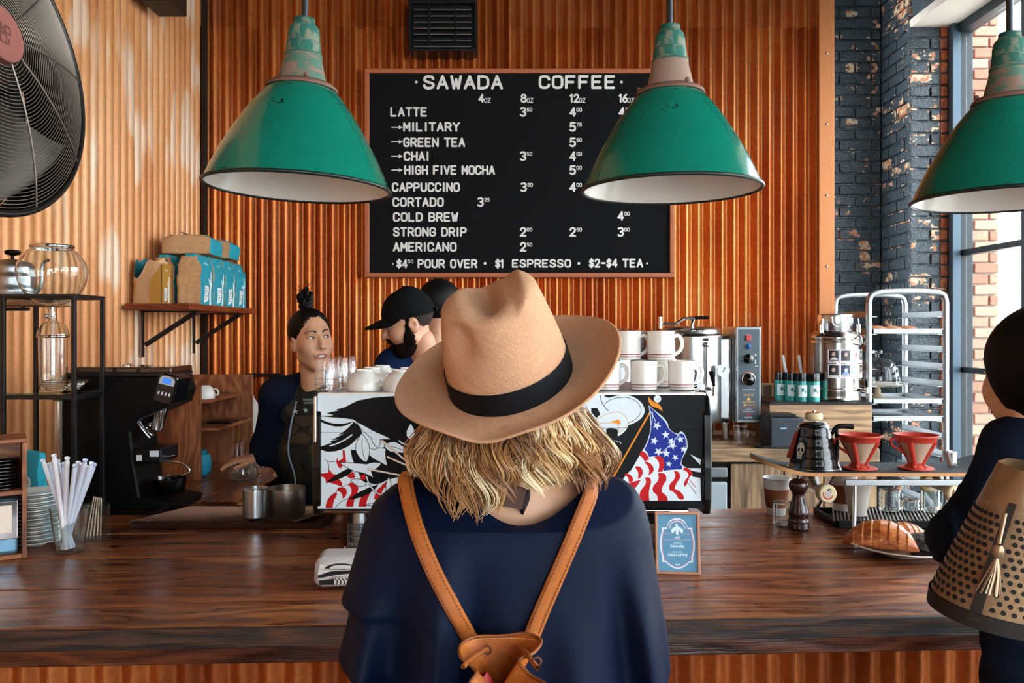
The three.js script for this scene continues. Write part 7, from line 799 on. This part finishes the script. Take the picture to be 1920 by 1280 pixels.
// ---------- woman in the felt hat, seen from behind ----------
const WD = 1.25, wo = P(965, 700, WD).setY(0);
const rows = [[880, 830, 1115, 0.05], [892, 790, 1145, 0.062], [900, 762, 1170, 0.078], [915, 730, 1190, 0.098], [940, 702, 1205, 0.115], [980, 684, 1216, 0.126], [1030, 670, 1222, 0.133], [1085, 654, 1231, 0.138], [1112, 645, 1236, 0.14], [1122, 662, 1238, 0.141], [1170, 652, 1246, 0.146], [1212, 640, 1251, 0.15], [1240, 668, 1253, 0.15], [1275, 700, 1246, 0.15], [1340, 735, 1215, 0.15], [1430, 750, 1185, 0.152]];
function rowAt(Y) { const py = HZ + (E - Y) * F / WD; let i = 1; while (i < rows.length - 1 && rows[i][0] < py) i++; const a = rows[i - 1], b = rows[i], k = clamp((py - a[0]) / (b[0] - a[0])); return [1, 2, 3].map((q) => mix(a[q], b[q], k)); }
const FOLD = [[-0.105, 0.028, 0.02, 1.3, 0.05], [-0.06, 0.022, -0.022, 1.26, 0.03], [-0.02, 0.024, 0.012, 1.22, 0.0], [-0.17, 0.03, -0.022, 1.26, 0.08], [-0.21, 0.024, 0.02, 1.22, 0.1], [0.19, 0.024, 0.02, 1.3, -0.16], [0.155, 0.02, -0.016, 1.26, -0.14], [0.215, 0.018, -0.018, 1.22, -0.1], [0.09, 0.03, 0.01, 1.22, -0.04], [0.045, 0.02, -0.01, 1.18, 0.0]];
function foldAt(x, Y) { let s = 0; for (const [fx, w, a, y0, sl] of FOLD) s += 1.7 * a * Math.exp(-Math.pow((x - fx - sl * (Y - 1.15)) / w, 2)) * sstep(y0 + 0.05, y0 - 0.16, Y); return s + 0.004 * Math.sin(x * 60 + Y * 9) * sstep(1.3, 1.0, Y); }
function blouse(a, Y) { const [l, r, b] = rowAt(Y), X0 = (l - 960) / F * WD - wo.x, X1 = (r - 960) / F * WD - wo.x, cx = (X0 + X1) / 2, hw = (X1 - X0) / 2, c = Math.cos(a), s = Math.sin(a), x = cx + hw * Math.sign(c) * Math.pow(Math.abs(c), 0.72), z = b * Math.sign(s) * Math.pow(Math.abs(s), 0.8); return [x, Y, z + (s > 0 ? foldAt(x, Y) * Math.min(1, s * 1.6) : -0.004 * Math.sin(x * 50))]; }
function backZ(x, Y) { let lo = 0.02, hi = Math.PI - 0.02; for (let i = 0; i < 26; i++) { const m = (lo + hi) / 2; if (blouse(m, Y)[0] > x) lo = m; else hi = m; } return blouse((lo + hi) / 2, Y)[2]; }
{
  const t = thing('person', 'woman seen from behind with blonde wavy hair, felt hat and navy top', 'person', wo); const L = (x, y, d) => P(x, y, d).sub(wo);
  legsOf(t, 0.86, 0.095, mDenim, mShoe);
  const yTop = E - (880 - HZ) / F * WD, yBot = 0.92, neck = L(985, 900, WD);
  const surf = (inn) => grid(160, 110, (u, v) => {
    const a = u * 2 * Math.PI;
    if (v < 0.16) {                                                       // from the neckline out over the shoulders
      const k = v / 0.16, s = Math.sin(a), c = Math.cos(a), ny = neck.y + 0.006 - (s > 0 ? 0.052 * Math.pow(s, 2.2) * (1 - 0.2 * c) : 0.02 * -s), n = [neck.x + 0.094 * c, ny, 0.022 + (s > 0 ? 0.075 : 0.06) * s], e = blouse(a, mix(yTop, yTop - 0.055, sstep(0.0, 1, Math.abs(s)) ) - 0.012), kk = Math.pow(k, 0.85);
      return [mix(n[0], e[0], kk), mix(n[1], e[1], Math.pow(kk, s > 0 ? 1.25 : 1.5)) , mix(n[2], e[2], Math.pow(kk, 0.8))];
    }
    const k = (v - 0.16) / 0.84, s = Math.sin(a), y0 = mix(yTop, yTop - 0.055, sstep(0, 1, Math.abs(s))) - 0.012; return blouse(a, mix(y0, yBot, k));
  }, true);
  part('navy_top', surf(), MP(0x08122a, 0.6, 0, { side: THREE.DoubleSide, specularIntensity: 0.22 }), t, 'loose navy blouse with draped back');
  // body under the clothes: neck, shoulders, arms and hands
  const hc = L(958, 742, 1.235), body = [cap(hc.clone().add(v3(0, -0.05, 0)), L(985, 925, 1.27), 0.05, 0.06), ell(L(975, 948, 1.26), [0.13, 0.055, 0.062]), ell(L(965, 1080, 1.27), [0.13, 0.16, 0.08]), ell(L(965, 1260, 1.27), [0.12, 0.16, 0.085])];
  for (const s of [-1, 1]) { const S = L(965 + s * 190, 960, 1.28), El = L(965 + s * 225, 1180, 1.3), W = L(965 + s * 200, 1330, 1.22); body.push(cap(S, El, 0.045, 0.036, 0.03), cap(El, W, 0.034, 0.025)); }
  const hands = [-1, 1].map((s) => paint(solidOf([cap(L(965 + s * 200, 1320, 1.22), L(965 + s * 200, 1335, 1.22), 0.024, 0.024), ...handPrims(L(965 + s * 200, 1330, 1.22), [0, -1, -0.15], [s, 0, 0], 0.95, 0.3, s)], 0.005, 0.012), skinP));
  part('skin', [paint(solidOf(body, 0.0105, 0.04), skinP), ...hands], mSkin, t);
  const head = addHead(t, hc, rad(172), rad(-17), 0, { skin: skinP, lip: lin(0xb5655a), mat: mSkin, lidMat: M(0x5a3a28, 0.6), browMat: M(0x5a3c24, 0.8) });
  part('bra_strap', taperTube([L(1000, 905, 1.22), L(990, 930, 1.195), L(978, 958, 1.175)], () => 0.009, 10, 8, 0.35, [1, 0.2, 0]), M(0x121016, 0.7), t, 'black strap in the neckline'); part('brown_collar', grid(8, 5, (u, v) => { const p = L(mix(918, 990 - 12 * v, u), mix(912, 945 + 10 * u, v), 1.158 + 0.012 * (1 - u)); return [p.x, p.y, p.z]; }), M(0x5a4038, 0.9, 0, { side: THREE.DoubleSide }), t, 'sheer brown undershirt in the neckline');
  // hair: inner mass and wavy locks
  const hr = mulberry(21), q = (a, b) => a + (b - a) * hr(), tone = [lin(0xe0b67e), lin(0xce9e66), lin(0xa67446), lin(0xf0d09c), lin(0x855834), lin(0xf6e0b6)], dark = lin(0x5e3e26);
  const mass = limbs([ell(L(957, 806, 1.24), [0.104, 0.05, 0.082]), ell(L(962, 858, 1.245), [0.112, 0.048, 0.076])], 0.05);
  const locks = [paint(skinOf(mass, [hc.x - 0.2, hc.y - 0.2, -0.14], [hc.x + 0.22, hc.y + 0.1, 0.14], 0.009), (p) => { const n = vn(p.x * 120, p.y * 14); return [0, 1, 2].map((i) => mix(tone[2][i], tone[0][i], n)); })];
  for (let i = 0; i < 130; i++) {                                          // clumps of fine strands that share a wavy guide
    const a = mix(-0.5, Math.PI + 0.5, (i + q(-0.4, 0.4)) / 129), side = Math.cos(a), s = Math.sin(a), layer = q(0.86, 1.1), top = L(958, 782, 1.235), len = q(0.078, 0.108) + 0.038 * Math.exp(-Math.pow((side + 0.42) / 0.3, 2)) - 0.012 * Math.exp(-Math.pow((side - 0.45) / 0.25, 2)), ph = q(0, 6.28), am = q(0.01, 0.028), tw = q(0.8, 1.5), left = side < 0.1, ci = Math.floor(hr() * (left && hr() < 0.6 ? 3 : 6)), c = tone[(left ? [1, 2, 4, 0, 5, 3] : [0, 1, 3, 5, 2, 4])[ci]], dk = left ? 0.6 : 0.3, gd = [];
    for (let k = 0; k <= 8; k++) { const f = k / 8, y = top.y + 0.012 - f * (len + 0.012), fl = 1 + 0.12 * Math.sin(f * 2.4), w = am * Math.sin(ph + f * tw * 5) * Math.min(f * 1.8, 1), w2 = am * Math.cos(ph + f * tw * 5) * Math.min(f * 1.8, 1), e = Math.min(f * 1.5, 1); gd.push(v3(top.x + mix(0.106, 0.126 * layer, e) * side * fl + w * Math.abs(s) + 0.3 * w2, y, mix(0.086, 0.1 * layer, e) * s * fl + w2 * 0.7 + 0.005)); }
    for (let j = 0; j < 17; j++) {
      const oa = q(0, 6.28), orr = 0.011 * Math.sqrt(hr()), cut = q(0.82, 1), pts = gd.map((p, k) => { const f = k / 8 * cut, x = f * 8, i0 = Math.min(Math.floor(x), 7), m = gd[i0].clone().lerp(gd[i0 + 1], x - i0), sp = orr * (0.75 + 0.7 * Math.sin(f * 3.0)) * (f > 0.85 ? 0.75 : 1); return m.add(v3(Math.cos(oa + f * 1.2) * sp, 0, Math.sin(oa + f * 1.2) * sp)); });
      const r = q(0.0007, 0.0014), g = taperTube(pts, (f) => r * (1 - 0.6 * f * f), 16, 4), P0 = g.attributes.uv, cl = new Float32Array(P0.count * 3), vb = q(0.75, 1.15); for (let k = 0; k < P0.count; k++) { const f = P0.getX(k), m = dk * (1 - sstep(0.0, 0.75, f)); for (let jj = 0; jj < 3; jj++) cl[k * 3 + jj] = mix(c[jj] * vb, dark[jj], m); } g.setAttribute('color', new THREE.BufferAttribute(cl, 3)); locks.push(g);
    }
  }
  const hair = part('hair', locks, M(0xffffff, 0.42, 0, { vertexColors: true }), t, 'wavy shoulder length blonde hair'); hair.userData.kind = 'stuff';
  // --- hat ---
  const hat = thing('felt_hat', 'camel felt fedora with a black ribbon band worn by the woman', 'hat', P(957, 708, 1.235));
  const al = rad(15), be = rad(24), e1 = v3(Math.cos(al), Math.sin(al), 0), n = v3(-Math.sin(al) * Math.cos(be), Math.cos(al) * Math.cos(be), Math.sin(be)), e3 = e1.clone().cross(n); hat.quaternion.setFromRotationMatrix(new THREE.Matrix4().makeBasis(e1, n, e3));
  const felt = sized(dataTex(256, 256, (x, y) => { const k = 0.93 + 0.1 * (fbm(x / 9, y / 9, 3) - 0.5) + 0.1 * (vn(x / 1.6, y / 1.6) - 0.5); return [0.82 * k, 0.62 * k, 0.48 * k]; }), 0.12, 0.12), mFelt = MP(0xffffff, 0.95, 0, { map: felt, bumpMap: speck, bumpScale: 0.0011, sheen: 0.35, sheenRoughness: 0.6, sheenColor: new THREE.Color(0xe8c4a4), specularIntensity: 0.3, side: THREE.DoubleSide });
  const brimP = (u, r, o) => { const a = u * 2 * Math.PI, c = Math.cos(a), s = Math.sin(a), k = r, rx = mix(0.093, 0.171, k), rz = mix(0.112, 0.178, k); const curl = 0.02 * Math.pow(k, 3.2) + 0.012 * k * c * c - 0.006 * k + 0.005 * k * Math.sin(a * 3 + 1) - 0.012 * k * k * Math.exp(-Math.pow((a - 1.9) / 0.25, 2)); return [rx * c, curl + o, rz * s]; };
  const uvM = (g) => { const p = g.attributes.position, uv = g.attributes.uv; for (let i = 0; i < p.count; i++) uv.setXY(i, p.getX(i) + p.getY(i) * 0.7, p.getZ(i) + p.getY(i)); return g; };
  part('brim', [uvM(grid(120, 16, (u, v) => brimP(u, 1 - v, 0.0022), true)), uvM(grid(120, 16, (u, v) => brimP(u, v, -0.0018), true)), uvM(grid(120, 6, (u, v) => { const p = brimP(u, 1, 0.0002), b = mix(1.57, -1.57, v), a = u * 2 * Math.PI; return [p[0] + Math.cos(b) * 0.003 * Math.cos(a), p[1] + Math.sin(b) * 0.002, p[2] + Math.cos(b) * 0.003 * Math.sin(a)]; }, true))], mFelt, hat, 'upturned felt brim');
  const crown = (u, v) => { const a = u * 2 * Math.PI, c = Math.cos(a), s = Math.sin(a), t2 = v; let r, y; if (t2 < 0.62) { const k = t2 / 0.62; r = 1 - 0.2 * k * k - 0.02 * k; y = 0.118 * k; } else { const k = (t2 - 0.62) / 0.38, b = k * Math.PI / 2; r = 0.78 * Math.pow(Math.cos(b), 0.7); y = 0.118 + 0.024 * Math.sin(b); } let x = 0.094 * r * c, z = 0.113 * r * s; const h = sstep(0.06, 0.13, y); const dent = Math.exp(-Math.pow((x + 0.004) / 0.02, 2)) * sstep(0.1, 0.02, Math.abs(z + 0.012)) * sstep(0.09, 0.14, y); y += 0.016 * h * sstep(0.03, 0.055, x) + 0.006 * h * sstep(-0.02, -0.05, x); y -= 0.03 * dent; const pin = Math.exp(-Math.pow((y - 0.105) / 0.028, 2)) * Math.exp(-Math.pow((a - 2.35) / 0.33, 2)); x *= 1 - 0.22 * pin; z *= 1 - 0.2 * pin; const pin2 = Math.exp(-Math.pow((y - 0.105) / 0.03, 2)) * Math.exp(-Math.pow((z + 0.07) / 0.03, 2)); x *= 1 - 0.28 * pin2; return [x, y + 0.001, z]; };
  part('crown', uvM(grid(140, 60, (u, v) => crown(1 - u, v), true)), mFelt, hat, 'pinched felt crown');
  part('ribbon_band', [grid(100, 4, (u, v) => { const p = crown(1 - u, mix(0.012, 0.185, v)); return [p[0] * 1.022, p[1], p[2] * 1.022]; }, true)], MP(0x0a0b10, 0.7, 0, { specularIntensity: 0.35, side: THREE.DoubleSide }), hat, 'black grosgrain ribbon');
}
// ---------- leather backpack ----------
{
  const bp = thing('leather_backpack', 'tan leather drawstring backpack on the back of the woman', 'backpack', wo); const L = (x, y, d) => P(x, y, d).sub(wo);
  const lt = sized(dataTex(256, 256, (x, y) => { const k = 0.95 + 0.14 * (fbm(x / 30, y / 30, 3) - 0.5) + 0.07 * (vn(x / 3, y / 3) - 0.5); return [0.78 * k, 0.43 * k, 0.15 * k]; }), 0.2, 0.2), mL = MP(0xffffff, 0.42, 0, { map: lt, bumpMap: speck, bumpScale: 0.0006, side: THREE.DoubleSide }), mSt = M(0x5c2e12, 0.7);
  const onBack = (x, y, off) => { let d = 1.12; for (let i = 0; i < 8; i++) { const p = L(x, y, d); d = WD - backZ(p.x, p.y) - off; } return L(x, y, d); };
  const strap = (pts) => { const c = pts.map(([x, y, o]) => (o.isVector3 ? o : onBack(x, y, o))); part('strap', taperTube(c, () => 0.0112, 60, 12, 0.42, [0.05, 0.1, 1]), mL, bp); const cv = new THREE.CatmullRomCurve3(c, false, 'centripetal'), st = []; for (let i = 2; i < 56; i++) { const t = i / 58, p = cv.getPoint(t), T = cv.getTangent(t), N = v3(0, 0, 1).cross(T).normalize(); for (const s of [-1, 1]) { const a = p.clone().addScaledVector(N, s * 0.0072).add(v3(0, 0, 0.0045)), b = a.clone().addScaledVector(T, 0.0032); st.push(rod(a, b, 0.0007, 0.0007, 5)); } } const m = part('strap_stitching', st, mSt, bp, 'row of brown stitches'); m.userData.kind = 'stuff'; };
  strap([[768, 888, L(768, 893, 1.26)], [758, 898, L(760, 900, 1.2)], [764, 928, 0.006], [784, 1000, 0.006], [815, 1075, 0.006], [848, 1138, 0.008], [880, 1196, 0.012]]); strap([[1120, 890, L(1120, 895, 1.26)], [1115, 905, L(1114, 905, 1.19)], [1102, 940, 0.006], [1074, 1010, 0.006], [1044, 1080, 0.006], [1018, 1140, 0.008], [996, 1194, 0.012]]);
  const rimPts = [[940, 1192, 1.075], [890, 1194, 1.07], [866, 1206, 1.05], [866, 1234, 1.0], [893, 1256, 0.985], [880, 1284, 0.95], [905, 1320, 0.9], [950, 1330, 0.89], [1000, 1322, 0.9], [1028, 1290, 0.94], [990, 1262, 0.985], [973, 1240, 0.995], [1002, 1222, 1.02], [1014, 1200, 1.05], [990, 1188, 1.07]].map(([x, y, d]) => L(x, y, d)), rim = new THREE.CatmullRomCurve3(rimPts, true, 'centripetal');
  const low = (u) => { const a = -Math.PI / 2 - u * 2 * Math.PI, c = L(945, 1400, 1.0); return v3(c.x - Math.cos(a + 0) * 0.115 * -1 * -1, 0.92, c.z - 0.0 + Math.sin(a) * 0.085); };
  const bag = (u, v, sh) => { const r = rim.getPointAt((u + 0.0) % 1), l = low(u), k = Math.pow(v, 0.85); const cx = L(945, 1300, 1.0); return [mix(r.x, l.x, k) + (cx.x - r.x) * sh, mix(r.y, l.y, v) - (sh ? 0.002 : 0), mix(r.z, l.z, k) + (cx.z - r.z) * sh]; };
  part('bag_body', grid(150, 24, (u, v) => bag(u, v, 0)), mL, bp, 'gathered tan leather body'); part('bag_lining', grid(150, 24, (u, v) => bag(u, 0.3 + 0.7 * v, 0.035)), mL, bp, 'leather inside of the bag'); part('rim_edge', new THREE.TubeGeometry(rim, 200, 0.0022, 7, true), M(0x8a4a1c, 0.5), bp); part('bag_bottom', grid(40, 8, (u, v) => { const l = low(u), c = L(945, 1400, 1.0); return [mix(l.x, c.x, v), 0.92, mix(l.z, c.z, v)]; }), mL, bp);
  part('draw_cord', tube([L(868, 1250, 0.985), L(880, 1238, 1.0), L(908, 1218, 1.045), L(914, 1214, 1.066)], 0.0032, 20, 8), mL, bp); part('draw_cord', tube([L(1008, 1252, 0.96), L(998, 1240, 0.98), L(985, 1222, 1.03), L(968, 1212, 1.066)], 0.0032, 20, 8), mL, bp); for (const [x, y, d] of [[1006, 1236, 0.985], [914, 1215, 1.06]]) { const p = L(x, y, d); part('eyelet', new THREE.TorusGeometry(0.005, 0.0014, 6, 20).translate(p.x, p.y, p.z + 0.006), mSt, bp); }
  part('hem_stitching', Array.from({ length: 24 }, (_, i) => { const a = L(885 + i * 5.2, 1199 - Math.sin(i / 23 * 3.1) * 3, 1.062), b = L(888 + i * 5.2, 1199 - Math.sin((i + 0.5) / 23 * 3.1) * 3, 1.062); return rod(a, b, 0.0007, 0.0007, 5); }), M(0xd9a060, 0.7), bp).userData.kind = 'stuff';
  part('red_purse', tube([L(915, 1290, 1.0), L(908, 1275, 1.0), L(902, 1268, 1.0)], 0.009, 12, 8), M(0xb01c24, 0.5), bp, 'red thing peeking out of the bag');
}
// ---------- customer at the right edge ----------
{
  const D = 1.5, o = P(1990, 700, D).setY(0), t = thing('person', 'customer in black at the right edge with an elbow on the bar', 'person', o); const L = (x, y, d) => P(x, y, d).sub(o);
  legsOf(t, 0.86, 0.1, M(0x0a0a0c, 0.9), mShoe);
  const S = L(1918, 842, 1.5), El = L(1796, 1012, 1.5), W = L(1880, 985, 1.68);
  const torso = [cap(S, L(2120, 846, 1.52), 0.062, 0.062), ell(L(2010, 980, D), [0.165, 0.2, 0.115]), ell(L(2010, 1180, D), [0.155, 0.22, 0.115]), ell(L(2010, 1360, D), [0.16, 0.2, 0.12]), cap(S, El, 0.056, 0.043), cap(El, W, 0.043, 0.034), cap(L(2120, 850, 1.52), L(2160, 1060, D), 0.056, 0.044), cap(L(2160, 1060, D), L(2060, 1080, 1.62), 0.043, 0.034)];
  part('knit_jumper', solidOf(torso, 0.009, 0.04, (q, x, y, z) => q + 0.0035 * Math.sin(y * 95 + 22 * Math.sin(x * 14) + z * 40)), MP(0x101a2c, 0.9, 0, { bumpMap: weave, bumpScale: 0.0006, specularIntensity: 0.3 }), t, 'dark navy knitted jumper'); 
  part('skin', [paint(solidOf([cap(L(1945, 760, 1.5), L(1960, 835, 1.5), 0.05, 0.056)], 0.011, 0.03), skinP), ...[[W, 1, [0.7, 0.3, -0.5]], [L(2060, 1080, 1.62), -1, [-0.7, 0.2, -0.5]]].map(([w, s, d]) => paint(solidOf([cap(w, w.clone().addScaledVector(toV(d).normalize(), 0.02), 0.027, 0.025), ...handPrims(w, d, [0.2, 1, 0.1], 0.95, 0.4, s)], 0.005, 0.012), skinP))], mSkin, t);
  const head = addHead(t, L(1952, 708, 1.5), rad(-162), rad(4), 0, { skin: skinP, lip: lin(0xb5655a), mat: mSkin, lidMat: M(0x2a1812, 0.6), browMat: mHairB }), hf = faceField();
  part('hair', skinOf((x, y, z) => smax(smax(sdEll(x, y, z, v3(0, 0.022, -0.02), [0.1, 0.115, 0.114]), -(0.35 * y - 0.94 * z + 0.05), 0.02), Math.max(-(hf(x, y, z) + 0.004), -(y + 0.075)), 0.006), [-0.13, -0.12, -0.16], [0.13, 0.18, 0.13], 0.006), MP(0x080707, 0.6, 0, { specularIntensity: 0.3 }), head, 'black bobbed hair');
  // bucket bag
  const bb = thing('bucket_bag', 'perforated bronze leather bucket bag with a tassel', 'handbag', P(1886, 1140, 1.3)); bb.rotation.set(rad(8), 0, rad(-7)); const hgt = 0.232, rx = (y) => mix(0.118, 0.052, Math.pow(clamp(y / hgt), 1.15)), rz = (y) => mix(0.085, 0.045, clamp(y / hgt)), gt = sized(dataTex(256, 256, (x, y) => { const k = 0.92 + 0.2 * (fbm(x / 40, y / 40, 3) - 0.5) + 0.08 * (vn(x / 2, y / 2) - 0.5); return [0.68 * k, 0.53 * k, 0.39 * k]; }), 0.2, 0.2), mG = M(0xffffff, 0.33, 0.6, { map: gt, bumpMap: speck, bumpScale: 0.0008, side: THREE.DoubleSide }), mDk = M(0x1c130e, 0.6, 0.1, { side: THREE.DoubleSide });
  part('base', [grid(60, 6, (u, v) => { const a = u * 2 * Math.PI, y = mix(-0.012, 0.012, v); return [Math.cos(a) * rx(0) * (1.0 + 0.01 * v), y, Math.sin(a) * rz(0) * 1.01]; }, true), grid(60, 6, (u, v) => { const a = -u * 2 * Math.PI; return [Math.cos(a) * rx(0) * v, -0.012, Math.sin(a) * rz(0) * v]; })], mDk, bb, 'dark leather base'); part('body', grid(72, 20, (u, v) => { const a = -u * 2 * Math.PI, y = 0.012 + v * (hgt - 0.07); return [Math.cos(a) * rx(y), y, Math.sin(a) * rz(y)]; }, true), mG, bb, 'perforated bronze leather'); part('collar', grid(72, 12, (u, v) => { const a = -u * 2 * Math.PI, y = hgt - 0.06 + v * 0.06, w = 1 + 0.05 * v * Math.sin(a * 6); return [Math.cos(a) * rx(y) * w, y, Math.sin(a) * rz(y) * w]; }, true), M(0x8a6a4c, 0.4, 0.4, { side: THREE.DoubleSide }), bb, 'smooth gathered collar'); part('seam_strip', grid(3, 10, (u, v) => { const a = 2.3 + u * 0.16, y = v * (hgt - 0.05); return [Math.cos(a) * (rx(y) + 0.0015), y, Math.sin(a) * (rz(y) + 0.0015)]; }), mDk, bb);
  const holes = []; for (let j = 0; j < 13; j++) for (let i = 0; i < 46; i++) { const y = 0.022 + j * 0.0112, a = (i + (j % 2) / 2) / 46 * 2 * Math.PI; if (a > 2.25 && a < 2.51) continue; const nx = Math.cos(a) / rx(y), nz = Math.sin(a) / rz(y), l = Math.hypot(nx, nz), g = new THREE.CylinderGeometry(0.0037, 0.0037, 0.0016, 10).rotateX(Math.PI / 2); g.rotateY(Math.atan2(nx / l, nz / l)); g.translate(Math.cos(a) * rx(y), y, Math.sin(a) * rz(y)); holes.push(g); } part('perforations', holes, M(0x0c0806, 0.8), bb, 'rows of round punched holes').userData.kind = 'stuff';
  const tz = 0.085, tx = -0.082; part('tassel', [rod([tx + 0.012, 0.17, tz - 0.03], [tx, 0.128, tz - 0.012], 0.003), lathe([[0.004, 0.128], [0.008, 0.122], [0.008, 0.112], [0.005, 0.108]], 16, tx, 0, tz - 0.01), ...Array.from({ length: 14 }, (_, i) => { const a = i * 2.4, r = 0.004 + 0.0006 * i; return taperTube([[tx, 0.112, tz - 0.01], [tx + Math.cos(a) * r * 0.8, 0.085, tz - 0.008 + Math.sin(a) * r * 0.6], [tx - 0.006 + Math.cos(a) * r * 1.7, 0.055, tz - 0.002 + Math.sin(a) * r]], () => 0.0019, 10, 5, 0.5); })], M(0xa08468, 0.3, 0.6), bb, 'metallic leather tassel');
  part('strap', taperTube([[0.0, hgt - 0.02, 0.04], [0.02, hgt + 0.06, 0.03], [0.045, hgt + 0.13, -0.02], [0.07, hgt + 0.15, -0.1]], () => 0.011, 24, 10, 0.3, [0, 0.3, 1]), M(0x6c5540, 0.45, 0.2), bb); for (let i = 0; i < 5; i++) part('chain_link', new THREE.TorusGeometry(0.0075, 0.0022, 7, 20).rotateY(i % 2 ? 1.4 : 0.2).rotateZ(-0.5).translate(-0.004 + i * 0.006, hgt - 0.01 + i * 0.0105, 0.052), mChrome, bb);
}

renderer.render(scene, camera);
